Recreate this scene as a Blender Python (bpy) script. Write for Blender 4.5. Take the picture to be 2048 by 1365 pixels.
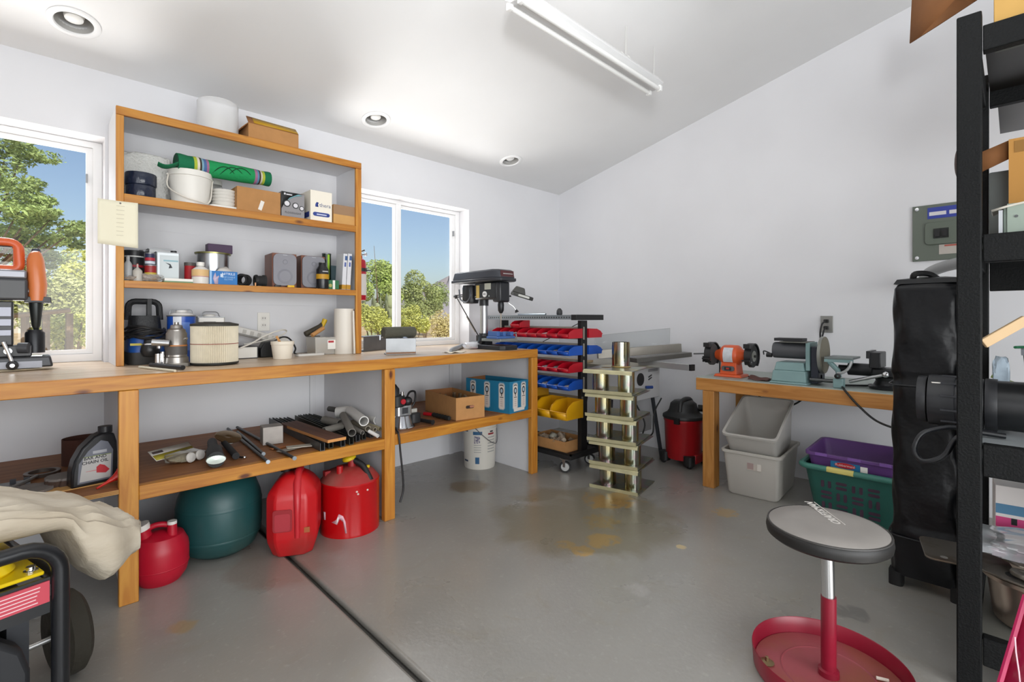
import bpy, bmesh, math, random
from mathutils import Vector, Matrix, Euler
for o in list(bpy.data.objects): bpy.data.objects.remove(o)
random.seed(7)
S = bpy.context.scene
C = S.collection
PI = math.pi
# ---------------------------------------------------------------- camera
EYE = 1.145
TH = math.atan2(1006, 980)          # angle between the room's X axis and the view axis
cd = bpy.data.cameras.new('camera'); cam = bpy.data.objects.new('camera', cd); C.objects.link(cam)
cam.location = (0, 0, EYE); cam.rotation_euler = (PI/2, 0, -(PI/2-TH))
cd.sensor_width = 36; cd.lens = 980/2048*36; cd.shift_y = -45.5/2048; cd.clip_start = .03; cd.clip_end = 3000
S.camera = cam
# ---------------------------------------------------------------- sky, sun, lamps, exposure
w = bpy.data.worlds.new('sky'); S.world = w; w.use_nodes = True
nt = w.node_tree; bg = nt.nodes['Background']
sky = nt.nodes.new('ShaderNodeTexSky'); sky.sky_type = 'NISHITA'; sky.sun_disc = False
sky.sun_elevation = math.radians(48); sky.sun_rotation = math.radians(200); sky.air_density = 1.0; sky.dust_density = 2.2; sky.ozone_density = 1.2
nt.links.new(sky.outputs[0], bg.inputs[0]); bg.inputs[1].default_value = .145
S.view_settings.view_transform = 'Standard'; S.view_settings.look = 'None'
S.view_settings.gamma = 1; S.view_settings.use_curve_mapping = False; S.view_settings.exposure = 0.0
def lamp(name, kind, loc, target, energy, size=None, size_y=None, color=(1, 1, 1), **kw):
    d = bpy.data.lights.new(name, kind); d.energy = energy; d.color = color
    if kind == 'AREA':
        d.shape = 'RECTANGLE'; d.size = size; d.size_y = size_y or size
    for k, v in kw.items(): setattr(d, k, v)
    o = bpy.data.objects.new(name, d); C.objects.link(o); o.location = loc
    o.rotation_euler = (Vector(target)-Vector(loc)).to_track_quat('-Z', 'Y').to_euler()
    return o
lamp('sun', 'SUN', (0, -10, 12), (1.5, 4, 0), 4.2, color=(1, .95, .87), angle=.01)
lamp('rear_fill', 'AREA', (.6, -2.9, 1.15), (1.0, 3, .75), 150, 3.4, 2.0, (.96, .985, 1))  # unseen fill lamp added behind the camera, in the wall_front opening
lamp('side_fill', 'AREA', (-1.70, -.9, 1.4), (3.9, .9, 1.2), 78, 2.2, 2.2, (.96, .985, 1))  # unseen fill lamp added to brighten the right wall; wall_left has no door
lamp('bounce_flash', 'SPOT', (-.25, -.35, 1.70), (1.5, 1.1, 3.0), 225, color=(.97, .985, 1), spot_size=1.5, spot_blend=1.0, shadow_soft_size=.18)
for nm, x in (('a', -.35), ('b', 2.1)):
    lamp('window_sky_'+nm, 'AREA', (x, 4.3, 2.75), (x+.1, 2.9, 1.2), 54, 1.3, .9, (.97, .99, 1))
    lamp('window_ground_bounce_'+nm, 'AREA', (x, 4.25, .45), (x-.1, 2.4, 2.45), 66, 1.4, .7, (1, .99, .97))
# ---------------------------------------------------------------- measuring helpers: a pixel of the photograph meets a plane of the room
def ray(px, py):
    u = (px-1024)/980; v = (637-py)/980; s, c = math.sin(TH), math.cos(TH)
    return Vector((u*s+c, -u*c+s, v))
def at_z(px, py, z):
    r = ray(px, py); p = r*((z-EYE)/r.z); return Vector((p.x, p.y, z))
def at_y(px, py, y):
    r = ray(px, py); p = r*(y/r.y); return Vector((p.x, y, p.z+EYE))
def at_x(px, py, x):
    r = ray(px, py); p = r*(x/r.x); return Vector((x, p.y, p.z+EYE))
def dep(x, y): return x*math.cos(TH)+y*math.sin(TH)
def zat(py, x, y): return EYE+(637-py)/980*dep(x, y)
# ---------------------------------------------------------------- materials
def lin(c):
    if isinstance(c, str): c = [int(c[i:i+2], 16) for i in (0, 2, 4)]
    return tuple((x/255/12.92 if x/255 <= .04045 else ((x/255+.055)/1.055)**2.4) for x in c)+(1,)
MATS = {}
def M(c, rough=.5, metal=0, var=0, scale=8, bump=0, bscale=60, spec=.5, coat=0, trans=0, alpha=1, aniso=0, stretch=(1, 1, 1), c2=None, thr=None, detail=4):
    key = (c, rough, metal, var, scale, bump, bscale, spec, coat, trans, alpha, stretch, c2, thr)
    if key in MATS: return MATS[key]
    m = bpy.data.materials.new('m_%s' % c); m.use_nodes = True
    n = m.node_tree.nodes; L = m.node_tree.links; b = n['Principled BSDF']
    b.inputs['Base Color'].default_value = lin(c); b.inputs['Roughness'].default_value = rough
    b.inputs['Metallic'].default_value = metal; b.inputs['Specular IOR Level'].default_value = spec
    b.inputs['Coat Weight'].default_value = coat; b.inputs['Transmission Weight'].default_value = trans
    b.inputs['Alpha'].default_value = alpha
    if var or bump or c2:
        tc = n.new('ShaderNodeTexCoord'); mp = n.new('ShaderNodeMapping'); mp.inputs['Scale'].default_value = stretch
        L.new(tc.outputs['Object'], mp.inputs[0])
    if var or c2:
        nz = n.new('ShaderNodeTexNoise'); nz.inputs['Scale'].default_value = scale; nz.inputs['Detail'].default_value = detail
        L.new(mp.outputs[0], nz.inputs['Vector'])
        cr = n.new('ShaderNodeValToRGB'); L.new(nz.outputs['Fac'], cr.inputs[0])
        a = lin(c)
        if c2:
            t = thr or (.4, .6); cr.color_ramp.elements[0].position = t[0]; cr.color_ramp.elements[1].position = t[1]
            cr.color_ramp.elements[0].color = a; cr.color_ramp.elements[1].color = lin(c2)
        else:
            cr.color_ramp.elements[0].position = .3; cr.color_ramp.elements[1].position = .7
            cr.color_ramp.elements[0].color = tuple(max(0, x*(1-var)) for x in a[:3])+(1,)
            cr.color_ramp.elements[1].color = tuple(min(1, x*(1+var)) for x in a[:3])+(1,)
        L.new(cr.outputs[0], b.inputs['Base Color'])
    if bump:
        nb = n.new('ShaderNodeTexNoise'); nb.inputs['Scale'].default_value = bscale; nb.inputs['Detail'].default_value = 3
        L.new(mp.outputs[0], nb.inputs['Vector'])
        bp = n.new('ShaderNodeBump'); bp.inputs['Strength'].default_value = bump; bp.inputs['Distance'].default_value = .01
        L.new(nb.outputs['Fac'], bp.inputs['Height']); L.new(bp.outputs[0], b.inputs['Normal'])
    MATS[key] = m
    return m
def wood(light, dark, axis='X', knots=True, rough=.45, gs=1.0, key=None):
    k = ('wood', light, dark, axis, knots, rough, gs)
    if k in MATS: return MATS[k]
    m = bpy.data.materials.new('wood'); m.use_nodes = True
    n = m.node_tree.nodes; L = m.node_tree.links; b = n['Principled BSDF']; b.inputs['Roughness'].default_value = rough
    tc = n.new('ShaderNodeTexCoord'); mp = n.new('ShaderNodeMapping')
    sc = {'X': (.7, 9, 9), 'Y': (9, .7, 9), 'Z': (9, 9, .7)}[axis]
    mp.inputs['Scale'].default_value = [x*gs for x in sc]
    L.new(tc.outputs['Object'], mp.inputs[0])
    n1 = n.new('ShaderNodeTexNoise'); n1.inputs['Scale'].default_value = 3.5; n1.inputs['Detail'].default_value = 5; n1.inputs['Distortion'].default_value = 1.2
    L.new(mp.outputs[0], n1.inputs['Vector'])
    cr = n.new('ShaderNodeValToRGB'); cr.color_ramp.elements[0].position = .34; cr.color_ramp.elements[1].position = .66
    cr.color_ramp.elements[0].color = lin(dark); cr.color_ramp.elements[1].color = lin(light)
    L.new(n1.outputs['Fac'], cr.inputs[0]); out = cr.outputs[0]
    if knots:
        mk = n.new('ShaderNodeMapping'); mk.inputs['Scale'].default_value = {'X': (2.6, 6, 6), 'Y': (6, 2.6, 6), 'Z': (6, 6, 2.6)}[axis]
        L.new(tc.outputs['Object'], mk.inputs[0])
        v = n.new('ShaderNodeTexVoronoi'); v.inputs['Scale'].default_value = 1.4; L.new(mk.outputs[0], v.inputs['Vector'])
        kr = n.new('ShaderNodeValToRGB'); kr.color_ramp.elements[0].position = .05; kr.color_ramp.elements[1].position = .13
        kr.color_ramp.elements[0].color = (1, 1, 1, 1); kr.color_ramp.elements[1].color = (0, 0, 0, 1)
        L.new(v.outputs['Distance'], kr.inputs[0])
        mx = n.new('ShaderNodeMixRGB'); mx.inputs[2].default_value = lin('5a2a10'); L.new(kr.outputs[0], mx.inputs[0]); L.new(out, mx.inputs[1]); out = mx.outputs[0]
    L.new(out, b.inputs['Base Color'])
    MATS[k] = m
    return m
def glassy(name, tint=(1, 1, 1), gloss=.12, rough=.02, density=0.0, col=(1, 1, 1)):
    """thin clear sheet: see-through, with a surface reflection and an optional milky film"""
    k = ('glass', name)
    if k in MATS: return MATS[k]
    m = bpy.data.materials.new(name); m.use_nodes = True
    n = m.node_tree.nodes; L = m.node_tree.links; n.remove(n['Principled BSDF']); out = n['Material Output']
    t = n.new('ShaderNodeBsdfTransparent'); t.inputs[0].default_value = tint+(1,)
    g = n.new('ShaderNodeBsdfGlossy'); g.inputs['Roughness'].default_value = rough
    f = n.new('ShaderNodeLayerWeight'); f.inputs[0].default_value = .5
    pw = n.new('ShaderNodeMath'); pw.operation = 'POWER'; pw.inputs[1].default_value = 4; L.new(f.outputs['Facing'], pw.inputs[0])
    mm = n.new('ShaderNodeMath'); mm.operation = 'MULTIPLY_ADD'; mm.inputs[1].default_value = .8*gloss/.12; mm.inputs[2].default_value = .04*gloss/.12; mm.use_clamp = True; L.new(pw.outputs[0], mm.inputs[0])
    mx = n.new('ShaderNodeMixShader'); L.new(mm.outputs[0], mx.inputs[0]); L.new(t.outputs[0], mx.inputs[1]); L.new(g.outputs[0], mx.inputs[2])
    last = mx
    if density:
        d = n.new('ShaderNodeBsdfDiffuse'); d.inputs[0].default_value = col+(1,)
        m2 = n.new('ShaderNodeMixShader'); m2.inputs[0].default_value = density
        L.new(last.outputs[0], m2.inputs[1]); L.new(d.outputs[0], m2.inputs[2]); last = m2
    L.new(last.outputs[0], out.inputs[0])
    MATS[k] = m
    return m
# ---------------------------------------------------------------- mesh builder
class G:
    def __init__(s, mtx=None): s.b = bmesh.new(); s.m = mtx or Matrix()
    def _v(s, p): return s.b.verts.new(s.m @ Vector(p))
    def mesh(s, vs, fs):
        v = [s._v(p) for p in vs]
        for f in fs:
            try: s.b.faces.new([v[i] for i in f])
            except ValueError: pass
        return s
    def box(s, x0, x1, y0, y1, z0, z1):
        return s.mesh([(x0, y0, z0), (x1, y0, z0), (x1, y1, z0), (x0, y1, z0), (x0, y0, z1), (x1, y0, z1), (x1, y1, z1), (x0, y1, z1)],
                      [(3, 2, 1, 0), (4, 5, 6, 7), (0, 1, 5, 4), (1, 2, 6, 5), (2, 3, 7, 6), (3, 0, 4, 7)])
    def cbox(s, c, d, rot=(0, 0, 0)):
        old = s.m; s.m = old @ Matrix.Translation(c) @ Euler(rot).to_matrix().to_4x4()
        s.box(-d[0]/2, d[0]/2, -d[1]/2, d[1]/2, -d[2]/2, d[2]/2); s.m = old; return s
    def frustum(s, c, d0, d1, h):
        """box whose foot is d0 and whose top is d1, foot centre c"""
        x, y, z = c; a, b = d0[0]/2, d0[1]/2; e, f = d1[0]/2, d1[1]/2
        return s.mesh([(x-a, y-b, z), (x+a, y-b, z), (x+a, y+b, z), (x-a, y+b, z), (x-e, y-f, z+h), (x+e, y-f, z+h), (x+e, y+f, z+h), (x-e, y+f, z+h)],
                      [(3, 2, 1, 0), (4, 5, 6, 7), (0, 1, 5, 4), (1, 2, 6, 5), (2, 3, 7, 6), (3, 0, 4, 7)])
    def rings(s, rs, closed=True, caps=True, loop=False):
        n = len(rs[0]); vs = [[s._v(p) for p in r] for r in rs]
        pairs = list(zip(vs, vs[1:])) + ([(vs[-1], vs[0])] if loop else [])
        for a, b in pairs:
            for i in range(n if closed else n-1):
                j = (i+1) % n
                try: s.b.faces.new((a[i], a[j], b[j], b[i]))
                except ValueError: pass
        if caps and not loop and closed:
            try: s.b.faces.new(vs[0][::-1])
            except ValueError: pass
            try: s.b.faces.new(vs[-1])
            except ValueError: pass
        return s
    def tube(s, pts, r, n=8, caps=True, loop=False):
        pts = [Vector(p) for p in pts]; k = len(pts); rr = r if isinstance(r, (list, tuple)) else [r]*k
        tang = []
        for i in range(k):
            a = pts[(i-1) % k] if (i > 0 or loop) else pts[i]; b = pts[(i+1) % k] if (i < k-1 or loop) else pts[i]
            tang.append((b-a).normalized())
        t = tang[0]; u = t.orthogonal().normalized(); rs = []
        for i in range(k):
            t = tang[i]; u = (u-t*u.dot(t))
            u = u.normalized() if u.length > 1e-6 else t.orthogonal().normalized()
            v = t.cross(u)
            rs.append([pts[i]+(u*math.cos(2*PI*j/n)+v*math.sin(2*PI*j/n))*rr[i] for j in range(n)])
        return s.rings(rs, True, caps, loop)
    def cyl(s, p, q, r, r2=None, n=20): return s.tube([p, q], [r, r if r2 is None else r2], n)
    def lathe(s, prof, c=(0, 0, 0), n=28, axis=(0, 0, 1), sq=(1, 1)):
        q = Vector((0, 0, 1)).rotation_difference(Vector(axis)).to_matrix(); c = Vector(c)
        rs = [[c+q @ Vector((r*sq[0]*math.cos(2*PI*j/n), r*sq[1]*math.sin(2*PI*j/n), z)) for j in range(n)] for r, z in prof]
        return s.rings(rs, True, False)
    def prism(s, poly, a, b, ax='Y'):
        f = {'Y': lambda p, t: (p[0], t, p[1]), 'X': lambda p, t: (t, p[0], p[1]), 'Z': lambda p, t: (p[0], p[1], t)}[ax]
        return s.rings([[f(p, a) for p in poly], [f(p, b) for p in poly]])
    def sph(s, c, r, n=16, m=10):
        r = r if isinstance(r, (tuple, list)) else (r, r, r)
        rs = []
        for i in range(m+1):
            t = PI*i/m; z = -math.cos(t); q = max(math.sin(t), 1e-3)
            rs.append([(c[0]+r[0]*q*math.cos(2*PI*j/n), c[1]+r[1]*q*math.sin(2*PI*j/n), c[2]+r[2]*z) for j in range(n)])
        return s.rings(rs)
    def rbox(s, c, d, r, k=3, ax='Z', d2=None):
        """rounded-corner box: rounded outline in the plane across ax, extruded; d2 = size at far end"""
        def outline(w, h):
            q = min(r, w/2-1e-4, h/2-1e-4); o = []
            for (sx, sy, a0) in ((1, 1, 0), (-1, 1, PI/2), (-1, -1, PI), (1, -1, 1.5*PI)):
                for i in range(k+1):
                    a = a0+PI/2*i/k; o.append((sx*(w/2-q)+q*math.cos(a), sy*(h/2-q)+q*math.sin(a)))
            return o
        i, j, l = {'Z': (0, 1, 2), 'Y': (0, 2, 1), 'X': (1, 2, 0)}[ax]
        e = d2 or (d[i], d[j]); rs = []
        for t, (w, h) in ((-d[l]/2, (d[i], d[j])), (d[l]/2, e)):
            ring = []
            for (p, q) in outline(w, h):
                v = [0, 0, 0]; v[i] = c[0+i]+p; v[j] = c[j]+q; v[l] = c[l]+t; ring.append(v)
            rs.append(ring)
        return s.rings(rs)
    def grid(s, f, nu, nv, closed_u=False):
        vs = [[s._v(f(i/nu, j/nv)) for j in range(nv+1)] for i in range(nu+(0 if closed_u else 1))]
        k = len(vs)
        for i in range(nu):
            for j in range(nv):
                a, b = vs[i], vs[(i+1) % k]
                try: s.b.faces.new((a[j], b[j], b[j+1], a[j+1]))
                except ValueError: pass
        return s
    def frame(s, x0, x1, z0, z1, l, r, b, t, y0, y1):
        """rectangular ring in the XZ plane"""
        O = [(x0, z0), (x1, z0), (x1, z1), (x0, z1)]; I = [(x0+l, z0+b), (x1-r, z0+b), (x1-r, z1-t), (x0+l, z1-t)]
        return s.rings([[(a, y0, c) for a, c in O], [(a, y0, c) for a, c in I], [(a, y1, c) for a, c in I], [(a, y1, c) for a, c in O]], True, False, True)
    def out(s, name, mat, parent=None, smooth=True, bevel=0, kind=None, solid=0, sub=0, seg=2):
        bmesh.ops.recalc_face_normals(s.b, faces=s.b.faces)
        me = bpy.data.meshes.new(name); s.b.to_mesh(me); s.b.free()
        if smooth:
            for p in me.polygons: p.use_smooth = True
            me.set_sharp_from_angle(angle=math.radians(38))
        me.materials.append(mat)
        o = bpy.data.objects.new(name, me); C.objects.link(o)
        if parent: o.parent = parent
        if solid: md = o.modifiers.new('solid', 'SOLIDIFY'); md.thickness = solid; md.offset = 0
        if bevel: md = o.modifiers.new('bevel', 'BEVEL'); md.width = bevel; md.segments = seg; md.limit_method = 'ANGLE'; md.angle_limit = .7
        if sub: md = o.modifiers.new('sub', 'SUBSURF'); md.levels = sub; md.render_levels = sub
        if kind: o['kind'] = kind
        return o
def tag(o, label, cat, group=None):
    o['label'] = label; o['category'] = cat
    if group: o['group'] = group
    return o
def thing(name, label, cat, loc=(0, 0, 0), rz=0, group=None, rot=None):
    o = bpy.data.objects.new(name, None); C.objects.link(o); o.empty_display_size = .05
    o.location = loc; o.rotation_euler = rot or (0, 0, rz)
    return tag(o, label, cat, group)
def copy_tree(o, parent=None):
    c = o.copy(); C.objects.link(c)
    if parent: c.parent = parent
    for ch in list(o.children): copy_tree(ch, c)
    return c
def txt(body, size, mat, parent, loc, rot=(PI/2, 0, 0), name='lettering', align='CENTER', shear=0, bold=0):
    cu = bpy.data.curves.new('t', 'FONT'); cu.body = body; cu.size = size; cu.align_x = align; cu.align_y = 'CENTER'
    cu.extrude = .0002; cu.shear = shear; cu.offset = bold; cu.resolution_u = 2
    o = bpy.data.objects.new('t', cu); C.objects.link(o)
    dg = bpy.context.evaluated_depsgraph_get()
    me = bpy.data.meshes.new_from_object(o.evaluated_get(dg)); bpy.data.objects.remove(o)
    me.materials.clear(); me.materials.append(mat)
    t = bpy.data.objects.new(name, me); C.objects.link(t); t.location = loc; t.rotation_euler = rot
    if parent: t.parent = parent
    return t
FX = (PI/2, 0, -PI/2)      # print on a face that looks towards -X
def arc(c, r, a0, a1, k, plane='XZ'):
    o = []
    for i in range(k+1):
        a = a0+(a1-a0)*i/k; x, y = r*math.cos(a), r*math.sin(a)
        o.append({'XZ': (c[0]+x, c[1], c[2]+y), 'XY': (c[0]+x, c[1]+y, c[2]), 'YZ': (c[0], c[1]+x, c[2]+y)}[plane])
    return o
def smooth_path(pts, k=6):
    """Catmull-Rom through points"""
    p = [Vector(q) for q in pts]; p = [p[0]*2-p[1]]+p+[p[-1]*2-p[-2]]; o = []
    for i in range(1, len(p)-2):
        for j in range(k):
            t = j/k; a, b, c, d = p[i-1:i+3]
            o.append(.5*((2*b)+(c-a)*t+(2*a-5*b+4*c-d)*t*t+(3*b-a-3*c+d)*t**3))
    o.append(p[-2]); return o
# shared materials
WHITE = M('dfdfe2', .75, bump=.10, bscale=9, var=.015, scale=3)
CEIL = M('e6e6e6', .6, bump=.10, bscale=7, var=.012, scale=3)
VINYL = M('eeeeee', .35)
PAINT = M('d9d9dc', .6, var=.02, scale=5)
PINE = wood('c0842f', 'a4641c', 'X'); PINEZ = wood('c88c38', 'ae6c22', 'Z'); PINEY = wood('c0842f', 'a4641c', 'Y')
DECK = wood('9d683e', '80502c', 'X', knots=False, rough=.6)
TOP = wood('d6c3ab', 'b89b7c', 'X', knots=False, rough=.32, gs=.8)
BLACK = M('141416', .45, var=.15); BLACKG = M('101013', .18); RUBBER = M('1b1b1b', .8)
STEEL = M('b9bbbd', .28, 1); DSTEEL = M('5d5f60', .4, .9, var=.2, scale=12); CHROME = M('d9dadc', .12, 1); GREYM = M('8c8e90', .4, .7)
CARD = M('b0804e', .85, var=.06, scale=20); CARDD = M('8c5c34', .85, var=.06, scale=20); CARDL = M('c99a5c', .85, var=.05, scale=20)
PLW = M('e4e1da', .4); PAPER = M('ece9e2', .8); RED = M('b8101c', .35, var=.08, scale=6); YEL = M('e0b010', .4)
BLUE = M('1c4fa0', .4); GLASS = glassy('window_glass', gloss=.06); CLEAR = glassy('clear_plastic', tint=(.96, .96, .95), gloss=.14, rough=.12, density=.16, col=(.8, .8, .8))
MILKY = glassy('milky_plastic', tint=(.93, .92, .90), gloss=.12, rough=.25, density=.42, col=(.72, .70, .66))
# ================================================================ THE ROOM
YW, XB = 3.33, 3.93
def ceil_z(y): return 2.435+.231*(YW-y)
def struct(o): o['kind'] = 'structure'; return o
W1, W2, WZ0, WZ1 = (-.96, .264), (1.50, 2.72), .914, 2.095
g = G(); xs = [-1.75, W1[0], W1[1], W2[0], W2[1], 4.07]
for i in range(5):
    if i in (1, 3): g.box(xs[i], xs[i+1], YW, YW+.20, -.03, WZ0-.02); g.box(xs[i], xs[i+1], YW, YW+.20, WZ1, 2.44)
    else: g.box(xs[i], xs[i+1], YW, YW+.20, -.03, 2.44)
struct(g.out('wall_back', WHITE))
def gable(y0, y1): return [(y0, -.03), (y1, -.03), (y1, ceil_z(y1)+.0), (y0, ceil_z(y0)+.0)]
struct(G().prism(gable(-3.05, YW+.2), XB, XB+.14, 'X').out('wall_right', WHITE))
struct(G().prism(gable(-3.05, YW+.2), -1.89, -1.75, 'X').out('wall_left', WHITE))
g = G(); g.box(-1.75, -1.15, -3.05, -2.95, -.03, 3.85); g.box(2.35, XB, -3.05, -2.95, -.03, 3.85); g.box(-1.15, 2.35, -3.05, -2.95, 2.5, 3.85)
struct(g.out('wall_front', WHITE))
LIGHTS = [(.13, 3.02), (1.67, 3.045), (2.94, 3.035)]
g = G(); a, b = -3.1, YW+.25
g.mesh([(-1.9, a, ceil_z(a)), (4.1, a, ceil_z(a)), (4.1, b, ceil_z(b)), (-1.9, b, ceil_z(b)), (-1.9, a, ceil_z(a)+.04), (4.1, a, ceil_z(a)+.04), (4.1, b, ceil_z(b)+.04), (-1.9, b, ceil_z(b)+.04)],
       [(3, 2, 1, 0), (4, 5, 6, 7), (0, 1, 5, 4), (1, 2, 6, 5), (2, 3, 7, 6), (3, 0, 4, 7)])
ceiling = g.out('ceiling', CEIL, smooth=False)
kg = G()
for x, y in LIGHTS: kg.cyl((x, y, ceil_z(y)-.1), (x, y, ceil_z(y)+.2), .074, n=32)
cut = kg.out('cutter', CEIL)
md = ceiling.modifiers.new('holes', 'BOOLEAN'); md.object = cut; md.solver = 'EXACT'
dg = bpy.context.evaluated_depsgraph_get(); me = bpy.data.meshes.new_from_object(ceiling.evaluated_get(dg))
ceiling.modifiers.clear(); ceiling.data = me; bpy.data.objects.remove(cut); struct(ceiling)
# ---- floor: two slabs with a tooled joint between them
fm = bpy.data.materials.new('painted_concrete'); fm.use_nodes = True
n = fm.node_tree.nodes; L = fm.node_tree.links; pb = n['Principled BSDF']
tc = n.new('ShaderNodeTexCoord')
def noise(scale, detail=5, dist=0):
    z = n.new('ShaderNodeTexNoise'); z.inputs['Scale'].default_value = scale; z.inputs['Detail'].default_value = detail; z.inputs['Distortion'].default_value = dist
    L.new(tc.outputs['Object'], z.inputs['Vector']); return z.outputs['Fac']
def ramp(src, p0, p1, c0, c1):
    r = n.new('ShaderNodeValToRGB'); r.color_ramp.elements[0].position = p0; r.color_ramp.elements[1].position = p1
    r.color_ramp.elements[0].color = c0; r.color_ramp.elements[1].color = c1; L.new(src, r.inputs[0]); return r.outputs[0]
col = ramp(noise(1.1, 6, .6), .3, .7, lin('88857f'), lin('989690'))
def mixc(fac, c):
    global col
    x = n.new('ShaderNodeMixRGB'); L.new(fac, x.inputs[0]); L.new(col, x.inputs[1]); x.inputs[2].default_value = lin(c); col = x.outputs[0]
mixc(ramp(noise(38, 3), .60, .74, (0, 0, 0, 1), (.22, .22, .22, 1)), 'b5b2ad')
mixc(ramp(noise(5, 6, 1.5), .58, .78, (0, 0, 0, 1), (.30, .30, .30, 1)), '837a60')
def stain(px, py, r, c, amt, nscale, th, sq=1.0):
    p = at_z(px, py, 0)
    m = n.new('ShaderNodeMapping'); m.vector_type = 'POINT'; m.inputs['Location'].default_value = (-p.x, -p.y*sq, 0); m.inputs['Scale'].default_value = (1, sq, 0)
    L.new(tc.outputs['Object'], m.inputs[0])
    d = n.new('ShaderNodeVectorMath'); d.operation = 'LENGTH'; L.new(m.outputs[0], d.inputs[0])
    f = ramp(d.outputs['Value'], r*.3, r, (1, 1, 1, 1), (0, 0, 0, 1))
    q = n.new('ShaderNodeMath'); q.operation = 'MULTIPLY'; L.new(f, q.inputs[0])
    L.new(noise(nscale, 7, 1.0), q.inputs[1])
    mixc(ramp(q.outputs[0], th, th+.12, (0, 0, 0, 1), (amt, amt, amt, 1)), c)
stain(1225, 1000, .36, 'bf9350', .95, 9, .36); stain(1205, 1082, .17, 'c09a5c', .9, 13, .33); stain(1165, 1104, .13, 'b8975f', .9, 16, .33); stain(1205, 1045, .22, 'a98b55', .7, 22, .36); stain(1130, 1090, .10, 'b8975f', .7, 24, .33)
stain(1180, 1040, .8, '6a5f3c', .5, 3, .22)
stain(938, 972, .24, '6d5836', .75, 4, .26); stain(1452, 1026, .14, 'a98b57', .7, 18, .34); stain(365, 1253, .10, '9d865f', .7, 8, .33)
stain(1362, 1095, .045, 'c9b588', .9, 20, .28); stain(1275, 1180, .10, '9f9c98', .7, 20, .32); stain(1700, 1225, .12, '6e6d6a', .8, 14, .30)
stain(560, 1120, .5, '7d6a5e', .5, 3, .28)
L.new(col, pb.inputs['Base Color'])
L.new(ramp(noise(2.2, 5), .3, .7, (.24,)*3+(1,), (.40,)*3+(1,)), pb.inputs['Roughness'])
pb.inputs['Specular IOR Level'].default_value = .8; pb.inputs['Coat Weight'].default_value = .35; pb.inputs['Coat Roughness'].default_value = .22
bp = n.new('ShaderNodeBump'); bp.inputs['Strength'].default_value = .08; bp.inputs['Distance'].default_value = .01
L.new(noise(55, 4), bp.inputs['Height']); L.new(bp.outputs[0], pb.inputs['Normal'])
floor = struct(G().box(-1.9, 4.1, -3.1, YW+.2, -.09, -.035).out('floor', M('5a5853', .9)))
for x0, x1 in ((-1.9, .868), (.892, 4.1)):
    G().box(x0, x1, -3.1, YW+.2, -.035, 0).out('concrete_slab', fm, floor, bevel=.014, seg=3)
# ---- windows
def window(name, x0, x1, mull, gl, gr):
    y = YW+.13; g = G(); t = .045
    z0, z1 = WZ0, WZ1
    g.frame(x0, x1, z0, z1, t, .040, t-.004, .032, y+.006, y+.07)
    g.box(mull-.012, mull+.028, y-.004, y+.066, z0+t-.004, z1-.032)
    w = struct(g.out(name, VINYL, bevel=.003))
    for k, (a, b, dy) in enumerate(((x0+.043, mull-.013, .012), (mull+.029, x1-.038, .020))):
        ia, ib = (gl if k == 0 else gr)
        g = G(); zz0, zz1 = z0+.042, z1-.033
        g.frame(a, b, zz0, zz1, ia-a, b-ib, .022, .022, y+dy, y+dy+.03)
        s = g.out('sash', VINYL, w, bevel=.003)
        G().box(ia-.004, ib+.004, y+dy+.013, y+dy+.017, zz0+.02, zz1-.02).out('pane', GLASS, s)
    g = G(); g.cbox((x1-.064, y+.012, z1-.2), (.008, .02, .045)); g.out('latch', GREYM, w)
    return w
window('window_1', W1[0], W1[1], -.36, (-.89, -.375), (-.33, .198))
window('window_2', W2[0], W2[1], 2.09, (1.575, 2.062), (2.13, 2.642))
# ---- recessed lights
sl = -math.atan(.231)
lab = ['white recessed ceiling light over the left window, largest of the three', 'white recessed ceiling light near the right end of the bookcase top', 'white recessed ceiling light nearest the far corner, smallest of the three']
for (x, y), l in zip(LIGHTS, lab):
    t = thing('recessed_light', l, 'ceiling light', (x, y, ceil_z(y)), rot=(sl, 0, 0), group='recessed ceiling lights')
    G().lathe([(.072, .0), (.096, -.0), (.097, -.004), (.09, -.008), (.074, -.009), (.07, -.004), (.07, .0)], n=40).out('trim_ring', M('f2f2f2', .4), t)
    G().lathe([(.0715, -.002), (.070, .03), (.062, .10), (.03, .12), (.001, .12)], n=36).out('can', M('bdbbb8', .35, .2), t)
    G().lathe([(.014, .115), (.018, .095), (.034, .06), (.038, .035), (.034, .018), (.02, .010), (.001, .008)], n=24).out('bulb', M('f4f4f2', .25), t)
# ================================================================ OUTDOORS
def terrain(x, y): return -.22+.021*min(max(y-4, 0), 46)+.03*math.sin(x*.7)*math.sin(y*.5+1)
gm = M('b39a70', .95, var=.25, scale=1.2, c2='c3ad86', thr=(.35, .65))
g = G()
def gf(u, v):
    y = 3.6+ (v**2.2)*420; x = (u-.45)*(30+ (y-3.6)*3.2)
    return (x, y, terrain(x, y))
g.grid(gf, 40, 60); o = g.out('ground_outside', gm); o['kind'] = 'structure'
hc = at_y(898, 637, 620)
g = G()
def hf(u, v):
    a = 2*PI*u; r = v; R = 150
    h = (1-r)**1.25*62*(1+.10*math.sin(3*a+1)+.05*math.sin(9*a)*r)
    return (hc.x+R*r*math.cos(a)*1.05, hc.y+R*r*math.sin(a), 0+h)
g.grid(hf, 48, 16, True); o = g.out('hill', M('8e8a8c', 1, var=.18, scale=.03)); o['kind'] = 'structure'  # grey-lavender base colour has the distance haze mixed in
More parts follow.
